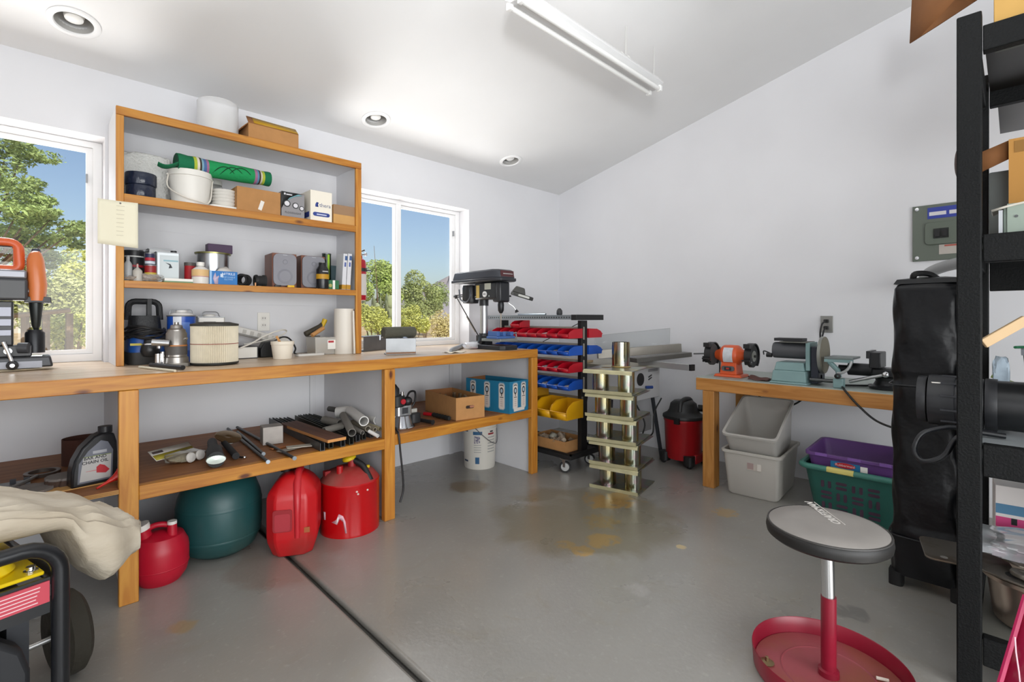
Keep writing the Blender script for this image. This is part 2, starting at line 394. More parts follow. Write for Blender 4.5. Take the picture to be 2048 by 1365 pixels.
def leaf_cloud(g, c, r, num, size, asp=2.2, rnd=random):
    for _ in range(num):
        while True:
            v = Vector((rnd.uniform(-1, 1), rnd.uniform(-1, 1), rnd.uniform(-1, 1)))
            if .05 < v.length < 1: break
        v = v.normalized()*(v.length**.6)
        p = Vector((c[0]+v.x*r[0], c[1]+v.y*r[1], c[2]+v.z*r[2]))
        d = Vector((rnd.uniform(-1, 1), rnd.uniform(-1, 1), rnd.uniform(-.7, .7))).normalized(); s = d.orthogonal().normalized()
        s.rotate(Matrix.Rotation(rnd.uniform(0, 6.3), 3, d)); k = size*rnd.uniform(.6, 1.3)
        g.mesh([p-d*k, p+s*k/asp, p+d*k, p-s*k/asp], [(0, 1, 2, 3)])
LV = {k: M(k, .6, var=.30, scale=.9) for k in ('9db060', 'a9b86c', '8a9c5c', 'c2c76a', '94a064', 'b8be7c', 'cfc48a')}
def shrub(name, label, cat, px, Y, py0, py1, wpx, leaf, num, size=.09, group=None, stems=5, clumps=9):
    """a shrub standing at depth Y whose crown spans py0..py1 and wpx across"""
    p = at_y(px, 637, Y); k = dep(p.x, Y)/980; zb = terrain(p.x, Y)-.05; zt = EYE+(637-py0)*k; hb = EYE+(637-py1)*k
    zl = max(zb, hb); W = wpx*k
    t = thing(name, label, cat, (p.x, Y, zb), group=group)
    f = G(); st = G(); rr = random.Random(int(px*7+Y))
    for i in range(clumps):
        cx = rr.uniform(-.5, .5)*W*.75; cy = rr.uniform(-.3, .3)*W*.6; cz = zl-zb+(zt-zl)*(rr.uniform(.15, .88) if i else .86)*(1-.35*abs(cx)/(W*.5+.01))
        r = W*rr.uniform(.17, .27)
        leaf_cloud(f, (cx, cy, cz), (r*1.15, r*1.15, min(r*1.15, (zt-zl)*.34)), int(num*1.9)//clumps, size*.62, rnd=rr)
        if i < stems: st.tube([(cx*.1, cy*.1, 0), (cx*.5, cy*.5, cz*.5), (cx, cy, cz)], [.03, .02, .008], 5)
    f.out('foliage', LV[leaf], t, smooth=False); st.out('stem', M('6b5a45', .9), t)
    return t
# big mesquite outside the left window
Y = 8.2; tp = at_y(-150, 637, Y)
t = thing('mesquite_tree', 'large feathery green tree spreading into the left window from the left', 'tree', (tp.x, Y, terrain(tp.x, Y)-.05))
f = G(Matrix.Translation(-t.location)); st = G(Matrix.Translation(-t.location)); rr = random.Random(3)
fork = Vector((tp.x+.25, Y, 1.5)); st.tube([t.location, t.location+Vector((.1, 0, .8)), fork], [.16, .13, .10], 8)
for (px, py, rw) in ((15, 300, 30), (40, 322, 24), (-20, 350, 44), (20, 372, 32), (60, 385, 26), (-10, 420, 40), (35, 428, 34), (75, 412, 20), (100, 440, 26), (130, 452, 24), (148, 462, 18), (60, 462, 34), (10, 470, 40), (110, 482, 26), (70, 505, 36), (20, 520, 40), (100, 520, 26), (-40, 500, 60), (95, 400, 14), (50, 300, 12)):
    q = at_y(px, py, Y+rr.uniform(-.5, .9)); k = dep(q.x, q.y)/980; r = rw*k
    for _ in range(6):
        o_ = Vector((rr.gauss(0, r*.62), rr.gauss(0, r*.6), rr.gauss(0, r*.42))); rs_ = r*rr.uniform(.35, .75)
        leaf_cloud(f, q+o_, (rs_*1.5, rs_*1.2, rs_*.62), int(40+rw*2.6), .034, 3.0, rr)
    st.tube(smooth_path([fork, (fork+q)/2+Vector((0, 0, -.12)), q], 4), [.028-.024*i/8 for i in range(9)], 5)
f.out('foliage', M('93a763', .7, var=.4, scale=1.3), t, smooth=False); st.out('trunk', M('5c4d3c', .9), t)
shrub('desert_shrub', 'pale green shrub low in the left window behind the drill, under the tree', 'shrub', 95, 13, 520, 690, 150, 'b8be7c', 4200, .07, 'shrubs outside the left window')
shrub('desert_shrub', 'yellowish green shrub at the right edge of the left window, under open sky', 'shrub', 150, 16, 505, 660, 110, 'c2c76a', 2800, .08, 'shrubs outside the left window')
shrub('desert_shrub', 'grey green shrub at the left edge of the left window behind the orange handle', 'shrub', 10, 14, 515, 640, 110, 'a9b86c', 2600, .08, 'shrubs outside the left window')
shrub('grass_clump', 'low green clump at the foot of the left window beyond the fence rail', 'grass', 140, 10.5, 625, 690, 75, 'c2c76a', 1500, .05)
# fence rail and pale boulder
Y = 9.6; a, b = at_y(5, 634, Y), at_y(141, 621, Y)
t = thing('rail_fence', 'weathered timber rail on posts seen through the left window', 'fence', ((a.x+b.x)/2, Y, terrain(0, Y)))
m4 = Matrix.Translation(-t.location); G(m4).tube([a, b], .035, 6).out('rail', M('8d7a63', .9), t)
for px in (50, 92, 139):
    q = at_y(px, 630, Y); G(m4).tube([(q.x, Y+.04, terrain(q.x, Y)-.1), (q.x, Y+.04, q.z+.02)], .045, 6).out('post', M('7f6d58', .9), t)
q = at_y(118, 655, 11)
g = G(); g.sph((0, 0, .2), (.42, .35, .42), 16, 10); o = g.out('boulder', M('cfc8ba', .9, var=.1, scale=3, bump=.3, bscale=5)); o.location = (q.x, 11, terrain(q.x, 11)+.05)
tag(o, 'pale rounded boulder behind the fence rail outside the left window', 'boulder')
q = at_y(150, 548, 34)
t = thing('metal_shed', 'shed with a blue grey roof far off in the left window', 'shed', (q.x, 34, terrain(0, 34)))
G().box(-2.6, 2.6, 0, 3, 0, 2.6).out('wall', M('b9b4a6', .9), t)
zr = EYE+(637-536)*dep(q.x, 34)/980-t.location.z
G().prism([(-.4, 2.5), (1.5, zr), (3.4, 2.5)], -3, 3, 'X').out('roof', M('8fa0b0', .5), t)
# right window
R = 'shrubs outside the right window'
shrub('desert_shrub', 'tall green shrub with a bare twig on top behind the fire extinguisher', 'shrub', 757, 15, 506, 640, 90, '9db060', 4600, .075, R)
shrub('desert_shrub', 'green shrub just right of the window mullion, sloping down to the hill', 'shrub', 818, 17, 528, 650, 95, '94a064', 4000, .08, R)
shrub('desert_shrub', 'dark olive shrub below the distant hill in the right window', 'shrub', 880, 22, 572, 622, 80, '8a9c5c', 2400, .09, R)
shrub('desert_shrub', 'low olive shrub between the mullion shrub and the hill', 'shrub', 850, 20, 562, 630, 60, '94a064', 1800, .09, R)
shrub('grass_clump', 'bright yellow green brush left of the mullion in the right window', 'grass', 752, 10.5, 600, 668, 70, 'c2c76a', 2400, .05, 'brush outside the right window')
shrub('grass_clump', 'bright yellow green brush right of the mullion in the right window', 'grass', 824, 11, 612, 672, 60, 'c2c76a', 2200, .05, 'brush outside the right window')
shrub('grass_clump', 'dry straw coloured brush at the lower right of the right window', 'grass', 880, 12, 622, 680, 60, 'cfc48a', 1700, .05, 'brush outside the right window')
q = at_y(766, 600, 13)
t = thing('prickly_pear', 'grey green prickly pear cactus behind the yellow brush, left pane of the right window', 'cactus', (q.x, 13, terrain(q.x, 13)))
g = G(); rr = random.Random(5)
for i in range(26):
    h = rr.uniform(.5, 1.75); x = rr.uniform(-.5, .5); a = rr.uniform(0, 3.1)
    old = g.m; g.m = Matrix.Translation((x, rr.uniform(-.3, .3), h)) @ Matrix.Rotation(a, 4, 'Z') @ Matrix.Rotation(rr.uniform(-.5, .5), 4, 'Y'); g.sph((0, 0, 0), (.15, .035, .2), 10, 6); g.m = old
g.tube([(0, 0, -.1), (.05, 0, .7)], .09, 6); g.out('pads', M('8b9470', .8, var=.2, scale=3), t)
st = G(); p0 = at_y(757, 697, 14.2); p1 = at_y(748, 492, 14.2)
o = st.tube([p0, p0*.5+p1*.5+Vector((.05, 0, 0)), p1], [.02, .014, .006], 5).out('bare_branch', M('6b5a45', .9)); tag(o, 'bare twig rising above the tall green shrub in the right window', 'branch')
# ================================================================ LONG WORKBENCH UNDER THE WINDOWS
BZ, YF = .914, 2.47
bench = thing('workbench', 'long stained pine workbench with posts and lower shelves under the windows', 'workbench', (0, 0, 0))
G().box(-1.74, 2.66, YF+.038, 2.80, .896, BZ).out('top_board', TOP, bench, bevel=.002)
g = G(); g.box(-1.74, 2.66, 2.803, YW-.001, .896, BZ); g.out('top_board', TOP, bench, bevel=.002)
for a, b in (W1, W2): G().box(a+.002, b-.002, YW+.0, YW+.145, .896, BZ).out('sill_board', TOP, bench, bevel=.002)
G().box(-1.74, 2.675, YF, YF+.037, .857, BZ+.001).out('front_rail', PINE, bench, bevel=.003)
for x0, x1 in ((.238, .302), (1.409, 1.475), (2.61, 2.672)): G().box(x0, x1, YF, YF+.038, 0, .856).out('post', PINEZ, bench, bevel=.003)
for x in (.26, 1.432, 2.634): G().box(x, x+.02, YF+.04, YW-.002, .001, .895).out('side_panel', PAINT, bench)
for x0, x1, z, zb in ((-1.74, .238, .468, .448), (.302, 1.409, .466, .408), (1.475, 2.61, .480, .419)):
    G().box(x0+.001 if x0 < 0 else x0+.0, x1 if x0 > .2 else x1+.02, YF+(.001 if x0 < 0 else .038), YW-.002, z-.018, z-.0005).out('shelf_deck', DECK, bench, bevel=.001)
    if x0 < 0:
        for i in range(3): G().box(x0, x1, YF-.001, YF+.0, z-.018+i*.006, z-.014+i*.006).out('ply_edge', M('b98a4c', .7), bench)
    else: G().box(x0, x1, YF, YF+.037, zb, z).out('shelf_rail', PINE, bench, bevel=.003)
for x0, z0, z1 in ((1.33, .467, .895), (2.50, .481, .895), (1.33, .0, .447), (2.50, 0, .46)): G().box(x0, x0+.04, YW-.014, YW-.001, z0, z1).out('batten', PAINT, bench)
# ================================================================ BOOKCASE ON THE BENCH
BX0, BX1, BY, BTOP = .278, 1.535, 2.99, 2.163
case = thing('bookcase', 'white bookcase with stained pine edges standing on the workbench between the windows', 'bookcase', (0, 0, 0))
G().box(BX0, BX0+.02, BY+.02, YW-.001, BZ+.0008, BTOP).out('side_panel', PAINT, case); G().box(BX1-.02, BX1, BY+.02, YW-.001, BZ+.0008, BTOP).out('side_panel', PAINT, case)
G().box(BX0, BX1, BY, BY+.02, 2.122, BTOP).out('top_trim', PINE, case, bevel=.002)
G().box(BX0, BX0+.03, BY, BY+.02, BZ+.001, 2.121).out('side_trim', PINEZ, case, bevel=.002); G().box(BX1-.038, BX1, BY, BY+.02, BZ+.001, 2.121).out('side_trim', PINEZ, case, bevel=.002)
G().box(BX0+.02, BX1-.02, BY+.02, YW-.001, 2.138, BTOP-.002).out('top_panel', PAINT, case)
SH = [(1.747, 1.706), (1.328, 1.293)]
for z, zb in SH:
    G().box(BX0+.03, BX1-.038, BY, BY+.02, zb, z).out('shelf_trim', PINE, case, bevel=.002)
    G().box(BX0+.02, BX1-.02, BY+.02, YW-.013, zb+.014, z-.001).out('shelf', PAINT, case)
G().box(BX0+.02, BX1-.02, YW-.012, YW-.001, BZ+.0008, 2.138).out('back_panel', PAINT, case)
for z0, z1 in ((1.748, 2.06), (1.329, 1.63), (BZ+.001, 1.23)): G().box(BX0+.05, BX1-.10, YW-.0165, YW-.0125, z0, z1).out('inset_panel', PAINT, case, bevel=.001)
p = at_y(527, 644, YW-.017)
t = thing('wall_outlet', 'white duplex outlet on the bookcase back panel above the filter shelf', 'outlet', (p.x, YW-.0166, p.z))
G().box(-.036, .036, -.006, 0, -.058, .058).out('cover_plate', PLW, t, bevel=.002)
for dz in (-.022, .022):
    f = G().rbox((0, -.0075, dz), (.03, .004, .028), .01, ax='Y').out('socket', M('dedbd4', .4), t)
    G().box(-.008, -.005, -.0103, -.0093, dz-.004, dz+.006).box(.005, .008, -.0103, -.0093, dz-.004, dz+.006).out('slot', BLACK, f)
# ---- sheet of notes
t = thing('note_sheet', 'cream handwritten sheet pinned to the left bookcase edge', 'paper', (BX0, BY-.002, 1.60))
g = G(); g.grid(lambda u, v: (-.068+.150*u, -.004-.030*max(0, u-.45)**1.5*(1-.3*v)-.012*max(0, .3-u), -.105+.21*v-.01*u*(v < .5)), 10, 8); g.out('sheet', M('e9e3cb', .8), t, solid=.0006)
g = G(); rr = random.Random(2)
for i in range(8):
    z = .08-.02*i; g.box(-.0, .02+rr.uniform(.01, .035), -.0065, -.006, z, z+.0025)
g.out('handwriting', M('cfc8b2', .9), t); G().sph((.015, -.006, .095), .004, 8, 6).out('pin', GREYM, t)
# ---------------------------------------------------------------- on top of the bookcase
def KX(px, Y): return at_y(px, 637, Y).x
p = KX(436, 3.13); k = dep(p, 3.13)/980
t = thing('plastic_jug', 'clear plastic drum wrapped in film on top of the bookcase', 'container', (p, 3.13, BTOP))
h = zat(207, p, 3.13)-BTOP; r = 36*k
G().lathe([(r*.98, 0), (r, .01), (r, h*.95), (r*.93, h)], n=32).out('drum', glassy('drum', tint=(.97, .97, .97), gloss=.14, rough=.15, density=.5, col=(.86, .86, .86)), t)
G().lathe([(r*.6, .0), (r*.6, h*.5), (r*.45, h*.55), (.001, h*.56)], n=20, c=(-.01, 0, .004)).out('liner', M('d9d8d5', .5), t)
x0, x1 = KX(497, 3.03), KX(597, 3.03); h = zat(245, x0, 3.03)-BTOP
t = thing('cardboard_box', 'brown cardboard box with a yellow taped flap on top of the bookcase', 'box', ((x0+x1)/2, 3.15, BTOP))
w_ = (x1-x0)/2
def open_box(t, w, d, h, th=.004, mat=CARD, inner=CARDD, name='wall'):
    G().box(-w, w, -d, d, 0, th).out('bottom', mat, t)
    G().box(-w, w, -d, -d+th, th, h).out(name, mat, t); G().box(-w, w, d-th, d, th, h).out(name, mat, t)
    G().box(-w, -w+th, -d+th, d-th, th, h).out(name, mat, t); G().box(w-th, w, -d+th, d-th, th, h).out(name, mat, t)
open_box(t, w_, .12, h)
f = G().mesh([(-w_, -.12, h), (w_, -.12, h), (w_, -.075, h+.042), (-w_, -.075, h+.05)], [(0, 1, 2, 3)]).out('flap', CARDD, t, solid=.004)
G().mesh([(-w_+.03, -.119, h+.006), (w_-.003, -.119, h+.006), (w_-.003, -.078, h+.042), (-w_+.03, -.081, h+.044)], [(0, 1, 2, 3)]).out('tape', M('b58a12', .35), f, solid=.0062)
G().mesh([(-w_, -.12, h), (-w_, .1, h), (-w_-.03, .1, h-.03), (-w_-.03, -.10, h-.03)], [(0, 1, 2, 3)]).out('flap', CARDD, t, solid=.004)
# ---------------------------------------------------------------- top shelf
Z1 = SH[0][0]+.0008
def lumpy(rx, ry, rz, seed, amp=.12, n=20, m=14, fl=0, pw=.45):
    """rounded lumpy block, base at z=0"""
    rr = random.Random(seed); ph = [rr.uniform(0, 6) for _ in range(6)]
    def f(u, v):
        a = 2*PI*u; t = PI*v-PI/2; c, s = math.cos(a), math.sin(a)
        sg = lambda q, e: math.copysign(abs(q)**e, q)
        q = 1+amp*(math.sin(3*a+ph[0]+4*t)+math.sin(5*a+ph[1]-3*t)*.6+math.sin(9*a+ph[2]+7*t)*.3)*math.cos(t)
        return (rx*sg(c, pw)*sg(max(math.cos(t), 0), pw)*q, ry*sg(s, pw)*sg(max(math.cos(t), 0), pw)*q, rz+rz*sg(math.sin(t), pw)*(1 if t < 0 else q))
    return G().grid(f, n, m, True)
BUB = M('dcdcd8', .3, bump=1.0, bscale=90, var=.06)
Yi = 3.24; x = KX(291, Yi); k = dep(x, Yi)/980
o = lumpy(40*k, .06, (zat(312, x, Yi)-Z1)/2, 4, .05, 40, 28, pw=.3).out('bubble_wrap', BUB); o.location = (x, Yi, Z1)
tag(o, 'bundle of white bubble wrap at the left end of the top shelf', 'packing')
Yi = 3.07; x = KX(276, Yi); k = dep(x, Yi)/980; r = 26*k; zz = Z1; h1 = zat(372, x, Yi)-Z1; h2 = zat(348, x, Yi)-Z1-h1
for nm, rr_, z0, hh in (('lower of the two navy film wrapped tape rolls on the top shelf', r*.93, Z1, h1), ('upper of the two navy film wrapped tape rolls on the top shelf', r, Z1+h1, h2)):
    t = thing('tape_roll', nm, 'tape', (x+.012, Yi, z0), group='navy tape rolls')
    G().lathe([(rr_*.45, .001), (rr_*.97, .0), (rr_, .004), (rr_, hh-.004), (rr_*.97, hh), (rr_*.45, hh-.001)], n=28).out('roll', M('1a2236', .18, bump=.3, bscale=40), t)
Yi = 3.27; x0, x1 = KX(342, Yi), KX(360, Yi)
o = G().box(-.03, .03, -.02, .02, 0, zat(350, x0, Yi)-Z1).out('folded_mat', M('4a5f4d', .9, var=.1), bevel=.006); o.location = ((x0+x1)/2, Yi, Z1)
tag(o, 'dull green folded mat squeezed behind the white pail on the top shelf', 'mat')
Yi = 3.10; x = KX(381, Yi); k = dep(x, Yi)/980; h = zat(347, x, Yi)-Z1; r = 38*k
t = thing('pail', 'white plastic pail with a drooping handle on the top shelf', 'bucket', (x, Yi, Z1))
G().lathe([(.001, .001), (r*.80, 0), (r*.83, .01), (r*.95, h*.82), (r*1.0, h*.83), (r*1.0, h*.88), (r*.965, h*.885), (r*.985, h), (r*.95, h), (r*.90, h*.85), (r*.78, .008), (.001, .006)], n=36).out('body', PLW, t)
G().tube(smooth_path([(-r*.99, -.01, h*.86), (-r*1.05, -r*.4, h*.45), (-r*.55, -r*1.02, h*.16), (r*.15, -r*1.08, h*.07), (r*.7, -r*.8, h*.12), (r*.97, -.02, h*.84)]), .0035, 8).out('handle', M('dcd6cb', .5), t)
for s in (-1, 1): G().sph((s*r*.99, 0, h*.86), .008, 10, 8).out('ear', PLW, t)
# rolled blanket lying on pail and box
pL = at_y(352, 326, 3.06); pR = at_y(538, 359, 3.10)
t = thing('rolled_blanket', 'rolled green striped blanket lying across the pail and cartons on the top shelf', 'blanket', pL)
d = pR-pL; R0 = 19.5*dep(pL.x, 3.06)/980
def seg(a, b, col, dr=0):
    pts = [d*(a+(b-a)*i/4) for i in range(5)]
    return G().tube(pts, [R0*(1-.20*(a+(b-a)*i/4))*(1+.035*math.sin(40*(a+(b-a)*i/4)))+dr for i in range(5)], 20).out('band', M(col, .9, bump=.3, bscale=80), t)
bands = [(0, .15, '0b6b45'), (.15, .18, 'a8b53a'), (.18, .205, 'd8d0c0'), (.205, .225, '3b3328'), (.225, .245, '7fa7b8'), (.245, .275, '4a6a9a'), (.275, .30, '9a6a8a'), (.30, .80, '169152'), (.80, .83, '9a6a8a'), (.83, .85, '5a86a8'), (.85, .87, '3b3328'), (.87, .89, 'c8c0b0'), (.89, .92, 'a8b53a'), (.92, 1.0, '0b6b45')]
for a, b, c in bands: seg(a, b, c)
for ph in (0, .09, .18):   # dark line drawing along the roll
    pts = []
    for i in range(15):
        q = i/14; s = .33+ph+.28*q; a = -1.9+2.1*math.sin(q*PI)+.25*ph*10; rr_ = R0*(1-.2*s)*1.04
        pts.append(d*s+Vector((0, -math.cos(a*.5)*rr_, math.sin(a*.5+.2)*rr_)))
    G().tube(pts, .0022, 6).out('pattern_line', M('0a3a20', .9), t)
G().lathe([(R0*.3, -.002), (R0*.9, -.003), (R0*.9, .001)], axis=d, n=20).out('roll_end', M('07472f', .9), t)
G().grid(lambda u, v: (-.085*u+.0, -.035-.03*v+.02*math.sin(u*3), -.022-.022*math.sin(u*2.2)+.012*v), 8, 4).out('loose_flap', M('0b6b45', .9), t, solid=.005)
# slab, bowls and jar
Yi = 3.11; x0, x1 = KX(413, Yi), KX(473, Yi); zs = Z1+.017
o = G().rbox((0, 0, .008), (x1-x0, .16, .016), .02).out('tray', PLW); o.location = ((x0+x1)/2, Yi, Z1); tag(o, 'flat white tray under the stack of bowls on the top shelf', 'tray')
x = KX(449, Yi); k = dep(x, Yi)/980; r = 23*k; ht = (zat(378, x, Yi)-zs)
for i in range(5):
    t = G().lathe([(.001, .002), (r*.72, .0), (r*.95, .018), (r*(1+.0*i), .024), (r*.96, .024), (r*.70, .004), (.001, .006)], n=32).out('bowl', PLW); t.location = (x, Yi, zs+i*ht/6.2)
    tag(t, ['bottom bowl', 'second bowl from the bottom', 'middle bowl', 'second bowl from the top', 'top bowl'][i]+' in the stack of white plastic bowls on the tray', 'bowl', 'stacked white bowls')
Yi = 3.235; x = KX(429, Yi); h = zat(362, x, Yi)-Z1
t = thing('jar', 'clear jar half hidden behind the stacked white bowls', 'jar', (x, Yi, Z1)); G().lathe([(.001, 0), (.04, 0), (.042, .01), (.042, h*.8), (.036, h*.86)], n=24).out('body', CLEAR, t); G().lathe([(.038, h*.86), (.038, h), (.001, h)], n=24).out('lid', M('c9c9c4', .4), t)
def carton(name, label, cat, px0, px1, pytop, Yf, z0, depth, mat, group=None, bevel=.0015, gap=0):
    x0, x1 = KX(px0, Yf), KX(px1, Yf); h = zat(pytop, (x0+x1)/2, Yf)-z0
    t = thing(name, label, cat, ((x0+x1)/2, Yf, z0), group=group)
    b_ = G().box(-(x1-x0)/2, (x1-x0)/2, 0, depth, 0, h).out('body', mat, t, bevel=bevel)
    return t, (x1-x0), h
t, w_, h = carton('cardboard_carton', 'plain brown cardboard carton under the right end of the rolled blanket', 'box', 474, 561, 379, 3.02, Z1, .2, CARD)
G().cbox((.01, -.0008, h*.33), (.02, .001, .055), (0, .3, 0)).out('torn_tape', M('e4e0d8', .3), t)
t, w_, h = carton('lamp_carton', 'black and grey carton printed with round lamps on the top shelf', 'box', 563, 609, 386, 3.025, Z1, .16, M('8c8a8c', .5))
G().mesh([(-w_/2, -.0006, h), (w_/2, -.0006, h), (w_*.22, -.0006, h*.97), (-w_*.16, -.0006, h*.78), (-w_*.40, -.0006, h*.5), (-w_/2, -.0006, h*.32)], [(0, 1, 2, 3, 4, 5)]).out('dark_print', M('232526', .5), t, solid=.001)
G().mesh([(w_*.22, -.0008, h*.97), (w_*.40, -.0008, h*.93), (w_*.05, -.0008, h*.85), (-w_*.2, -.0008, h*.70), (-w_*.30, -.0008, h*.6), (-w_*.16, -.0008, h*.78)], [(0, 1, 2, 3, 4, 5)]).out('teal_print', M('6fa3ad', .5), t, solid=.0012)
for q, (fx, fz, fr) in enumerate(((-.27, .54, .15), (.10, .50, .135), (.37, .42, .11))):
    G().cyl((w_*fx, -.0022, h*fz), (w_*fx, 0, h*fz), w_*fr, n=20).out('lamp_print', M('26282a', .5), t); G().cyl((w_*fx, -.003, h*fz), (w_*fx, 0, h*fz), w_*fr*.72, n=20).out('lens_print', M('d8d6da', .5), t)
txt('FLOODLIGHT', .0155, M('3a3a3e', .6), t, (0, -.0015, h*.19)); G().box(-w_*.40, -w_*.33, -.0022, -.001, h*.88, h*.95).box(-w_*.30, -w_*.05, -.0022, -.001, h*.88, h*.92).out('maker_print', M('d8d6da', .6), t)
t, w_, h = carton('white_carton', 'tall white carton with a small blue logo and blue band on the top shelf', 'box', 621, 664, 383, 3.005, Z1, .19, M('ece5d6', .6))
bl = M('243a86', .5)
txt('thera', .034, M('5a6488', .6), t, (w_*.17, -.001, h*.53)); G().mesh([(-w_*.28, -.0008, h*.46), (-w_*.14, -.0008, h*.46), (-w_*.16, -.0008, h*.55), (-w_*.12, -.0008, h*.6), (-w_*.22, -.0008, h*.62), (-w_*.28, -.0008, h*.54)], [(0, 1, 2, 3, 4, 5)]).out('logo', bl, t, solid=.001)
G().rbox((0, -.0006, h*.22), (w_*.78, .0012, h*.13), .012, ax='Y').out('band_print', bl, t); G().box(-w_*.22, w_*.24, -.0016, -.001, h*.195, h*.235).out('band_lettering', M('c8cbe0', .6), t)
G().box(-w_/2-.0012, -w_/2, .02, .09, h*.12, h*.30).out('side_print', bl, t)
t, w_, h = carton('cardboard_carton', 'small brown carton in the right corner of the top shelf', 'box', 667, 710, 412, 3.01, Z1, .14, CARDL)
G().box(-w_*.5-.0005, w_*.5, -.001, .0, h*.5, h*1.0).out('tape', M('9a7a5c', .3), t)
# ---------------------------------------------------------------- middle shelf
Z2 = SH[1][0]+.0008
def can(name, label, cat, px, Yc, z0, rpx, pytop, mat, top=None, group=None, rim=True, n=28):
    x = KX(px, Yc); k = dep(x, Yc)/980; r = rpx*k; h = zat(pytop, x, Yc)-z0
    t = thing(name, label, cat, (x, Yc, z0), group=group)
    G().lathe([(.001, 0), (r, 0), (r, h), (r*.9, h), (r*.9, h-.004), (.001, h-.004)], n=n).out('body', mat, t)
    if rim:
        G().lathe([(r*1.04, h-.004), (r*1.05, h-.001), (r*1.02, h+.002), (r*.93, h+.001)], n=n).out('rim', top or GREYM, t)
    return t, r, h
def band(t, r, z0, z1, mat, name='label', n=28): return G().lathe([(r+.0005, z0), (r+.0012, z0), (r+.0012, z1), (r+.0005, z1)], n=n).out(name, mat, t)
t, r, h = can('paint_can', 'black paint can with a red stripe at the left end of the middle shelf', 'can', 268, 3.17, Z2, 16, 503, M('1b1d20', .4), M('26282a', .4))
band(t, r, h*.48, h*.55, M('a81c2c', .5)); band(t, r, h*.80, h*.84, M('c9cac8', .5), 'ring')
t, r, h = can('canister', 'dark canister just right of the black paint can', 'can', 288, 3.24, Z2, 8, 502, M('22272e', .4))
t, r, h = can('small_can', 'small tin with a red and yellow label under the navy tin', 'can', 301, 3.06, Z2, 10, 531, M('8f1d20', .4)); band(t, r, h*.1, h*.55, M('c9b020', .5)); z0 = Z2+h
t, r, h = can('small_can', 'small navy tin with a red band stacked on a yellow labelled tin', 'can', 300, 3.06, z0+.002, 8, 507, M('24294a', .4)); band(t, r, h*.35, h*.6, M('b02838', .5)); band(t, r, .004, h*.3, M('c9d0da', .5), 'pale_label')
for pxa, pxb, pyt, Yf, lb, mt in ((297, 352, 499, 3.22, 'grey rectangular tin hidden behind the printed thinner tin', M('8c8c8c', .35, .6)), (313, 359, 505, 3.09, 'pale grey rectangular thinner tin with a small dark emblem', M('c3c8cb', .35, .3))):
    t, w_, h = carton('thinner_tin', lb, 'can', pxa, pxb, pyt, Yf, Z2, .075, mt, group='rectangular thinner tins', bevel=.004)
    G().box(-w_/2-.001, w_/2+.001, -.001, .076, h-.003, h+.001).out('rim', GREYM, t)
    if Yf < 3.2:
        G().box(-w_*.36, w_*.46, -.0012, -.0004, h*.16, h*.9).out('label', M('ccd4d6', .5), t); G().mesh([(-w_*.12, -.002, h*.66), (w_*.1, -.002, h*.62), (w_*.18, -.002, h*.5), (w_*.02, -.002, h*.48), (w_*.06, -.002, h*.58)], [(0, 1, 2, 3, 4)]).out('emblem', M('50565a', .5), t, solid=.001)
        G().box(-w_*.2, w_*.44, -.0018, -.001, h*.7, h*.75).out('title_print', M('8fb4be', .5), t); G().cyl((w_*.3, .035, h), (w_*.3, .035, h+.012), .014).out('cap', BLACK, t)
def bottle(name, label, px, Yc, z0, rpx, pysh, pytop, mat, capmat, cap_r=.45, sq=(1, 1), neck=.35, group=None):
    x = KX(px, Yc); k = dep(x, Yc)/980; r = rpx*k; hs = zat(pysh, x, Yc)-z0; h = zat(pytop, x, Yc)-z0
    t = thing(name, label, 'bottle', (x, Yc, z0), group=group)
    hn = hs+(h-hs)*.45
    G().lathe([(.001, 0), (r*.96, 0), (r, .004), (r, hs*.94), (r*.9, hs), (r*neck, hn), (r*neck, h*.98)], n=26, sq=sq).out('body', mat, t)
    G().lathe([(r*cap_r, hn), (r*cap_r, h), (.001, h)], n=18).out('cap', capmat, t)
    return t, r, hs
bottle('squeeze_bottle', 'grey plastic bottle against the left end of the middle shelf', 256, 3.05, Z2, 7, 528, 512, M('a5a7a8', .4), M('a5a7a8', .4))
bottle('glue_bottle', 'small pale glue bottle with a red tip before the paint can', 275, 3.04, Z2, 8, 541, 528, M('b9b4ac', .4), M('c0392b', .4), .2, neck=.2)
rr = random.Random(11)
for i, (px, wpx, pyt, lb) in enumerate(((262, 26, 549, 'crumpled clear bag of hardware at the left end of the middle shelf'), (300, 42, 545, 'long crumpled plastic bag before the small tins'))):
    x = KX(px, 3.045); k = dep(x, 3.045)/980
    t = thing('plastic_bag', lb, 'bag', (x, 3.045, Z2), group='bags on the middle shelf')
    lumpy(wpx*k*.48, .027, (zat(pyt, x, 3.045)-Z2)/2.2, 20+i, .12, pw=.8).out('film', CLEAR, t); lumpy(wpx*k*.36, .024, (zat(pyt, x, 3.045)-Z2)/2.6, 30+i, .25, pw=.8).out('contents', M('8d7a68', .8, var=.4, scale=60), t)
x0, x1 = KX(334, 3.02), KX(388, 3.02); t = thing('notepad', 'white notepad lying flat with a green edge on the middle shelf', 'notepad', ((x0+x1)/2, 3.08, Z2))
G().box(-.07, .07, -.055, .06, 0, .008).out('backing', M('7d9a78', .8), t); G().box(-.068, .068, -.053, .058, .0085, .022).out('pages', PAPER, t)
x = KX(380, 3.13); k = dep(x, 3.13)/980; t = thing('spool', 'red spool on a dark disc left of the steel tin', 'spool', (x, 3.13, Z2)); hh = zat(526, x, 3.13)-Z2
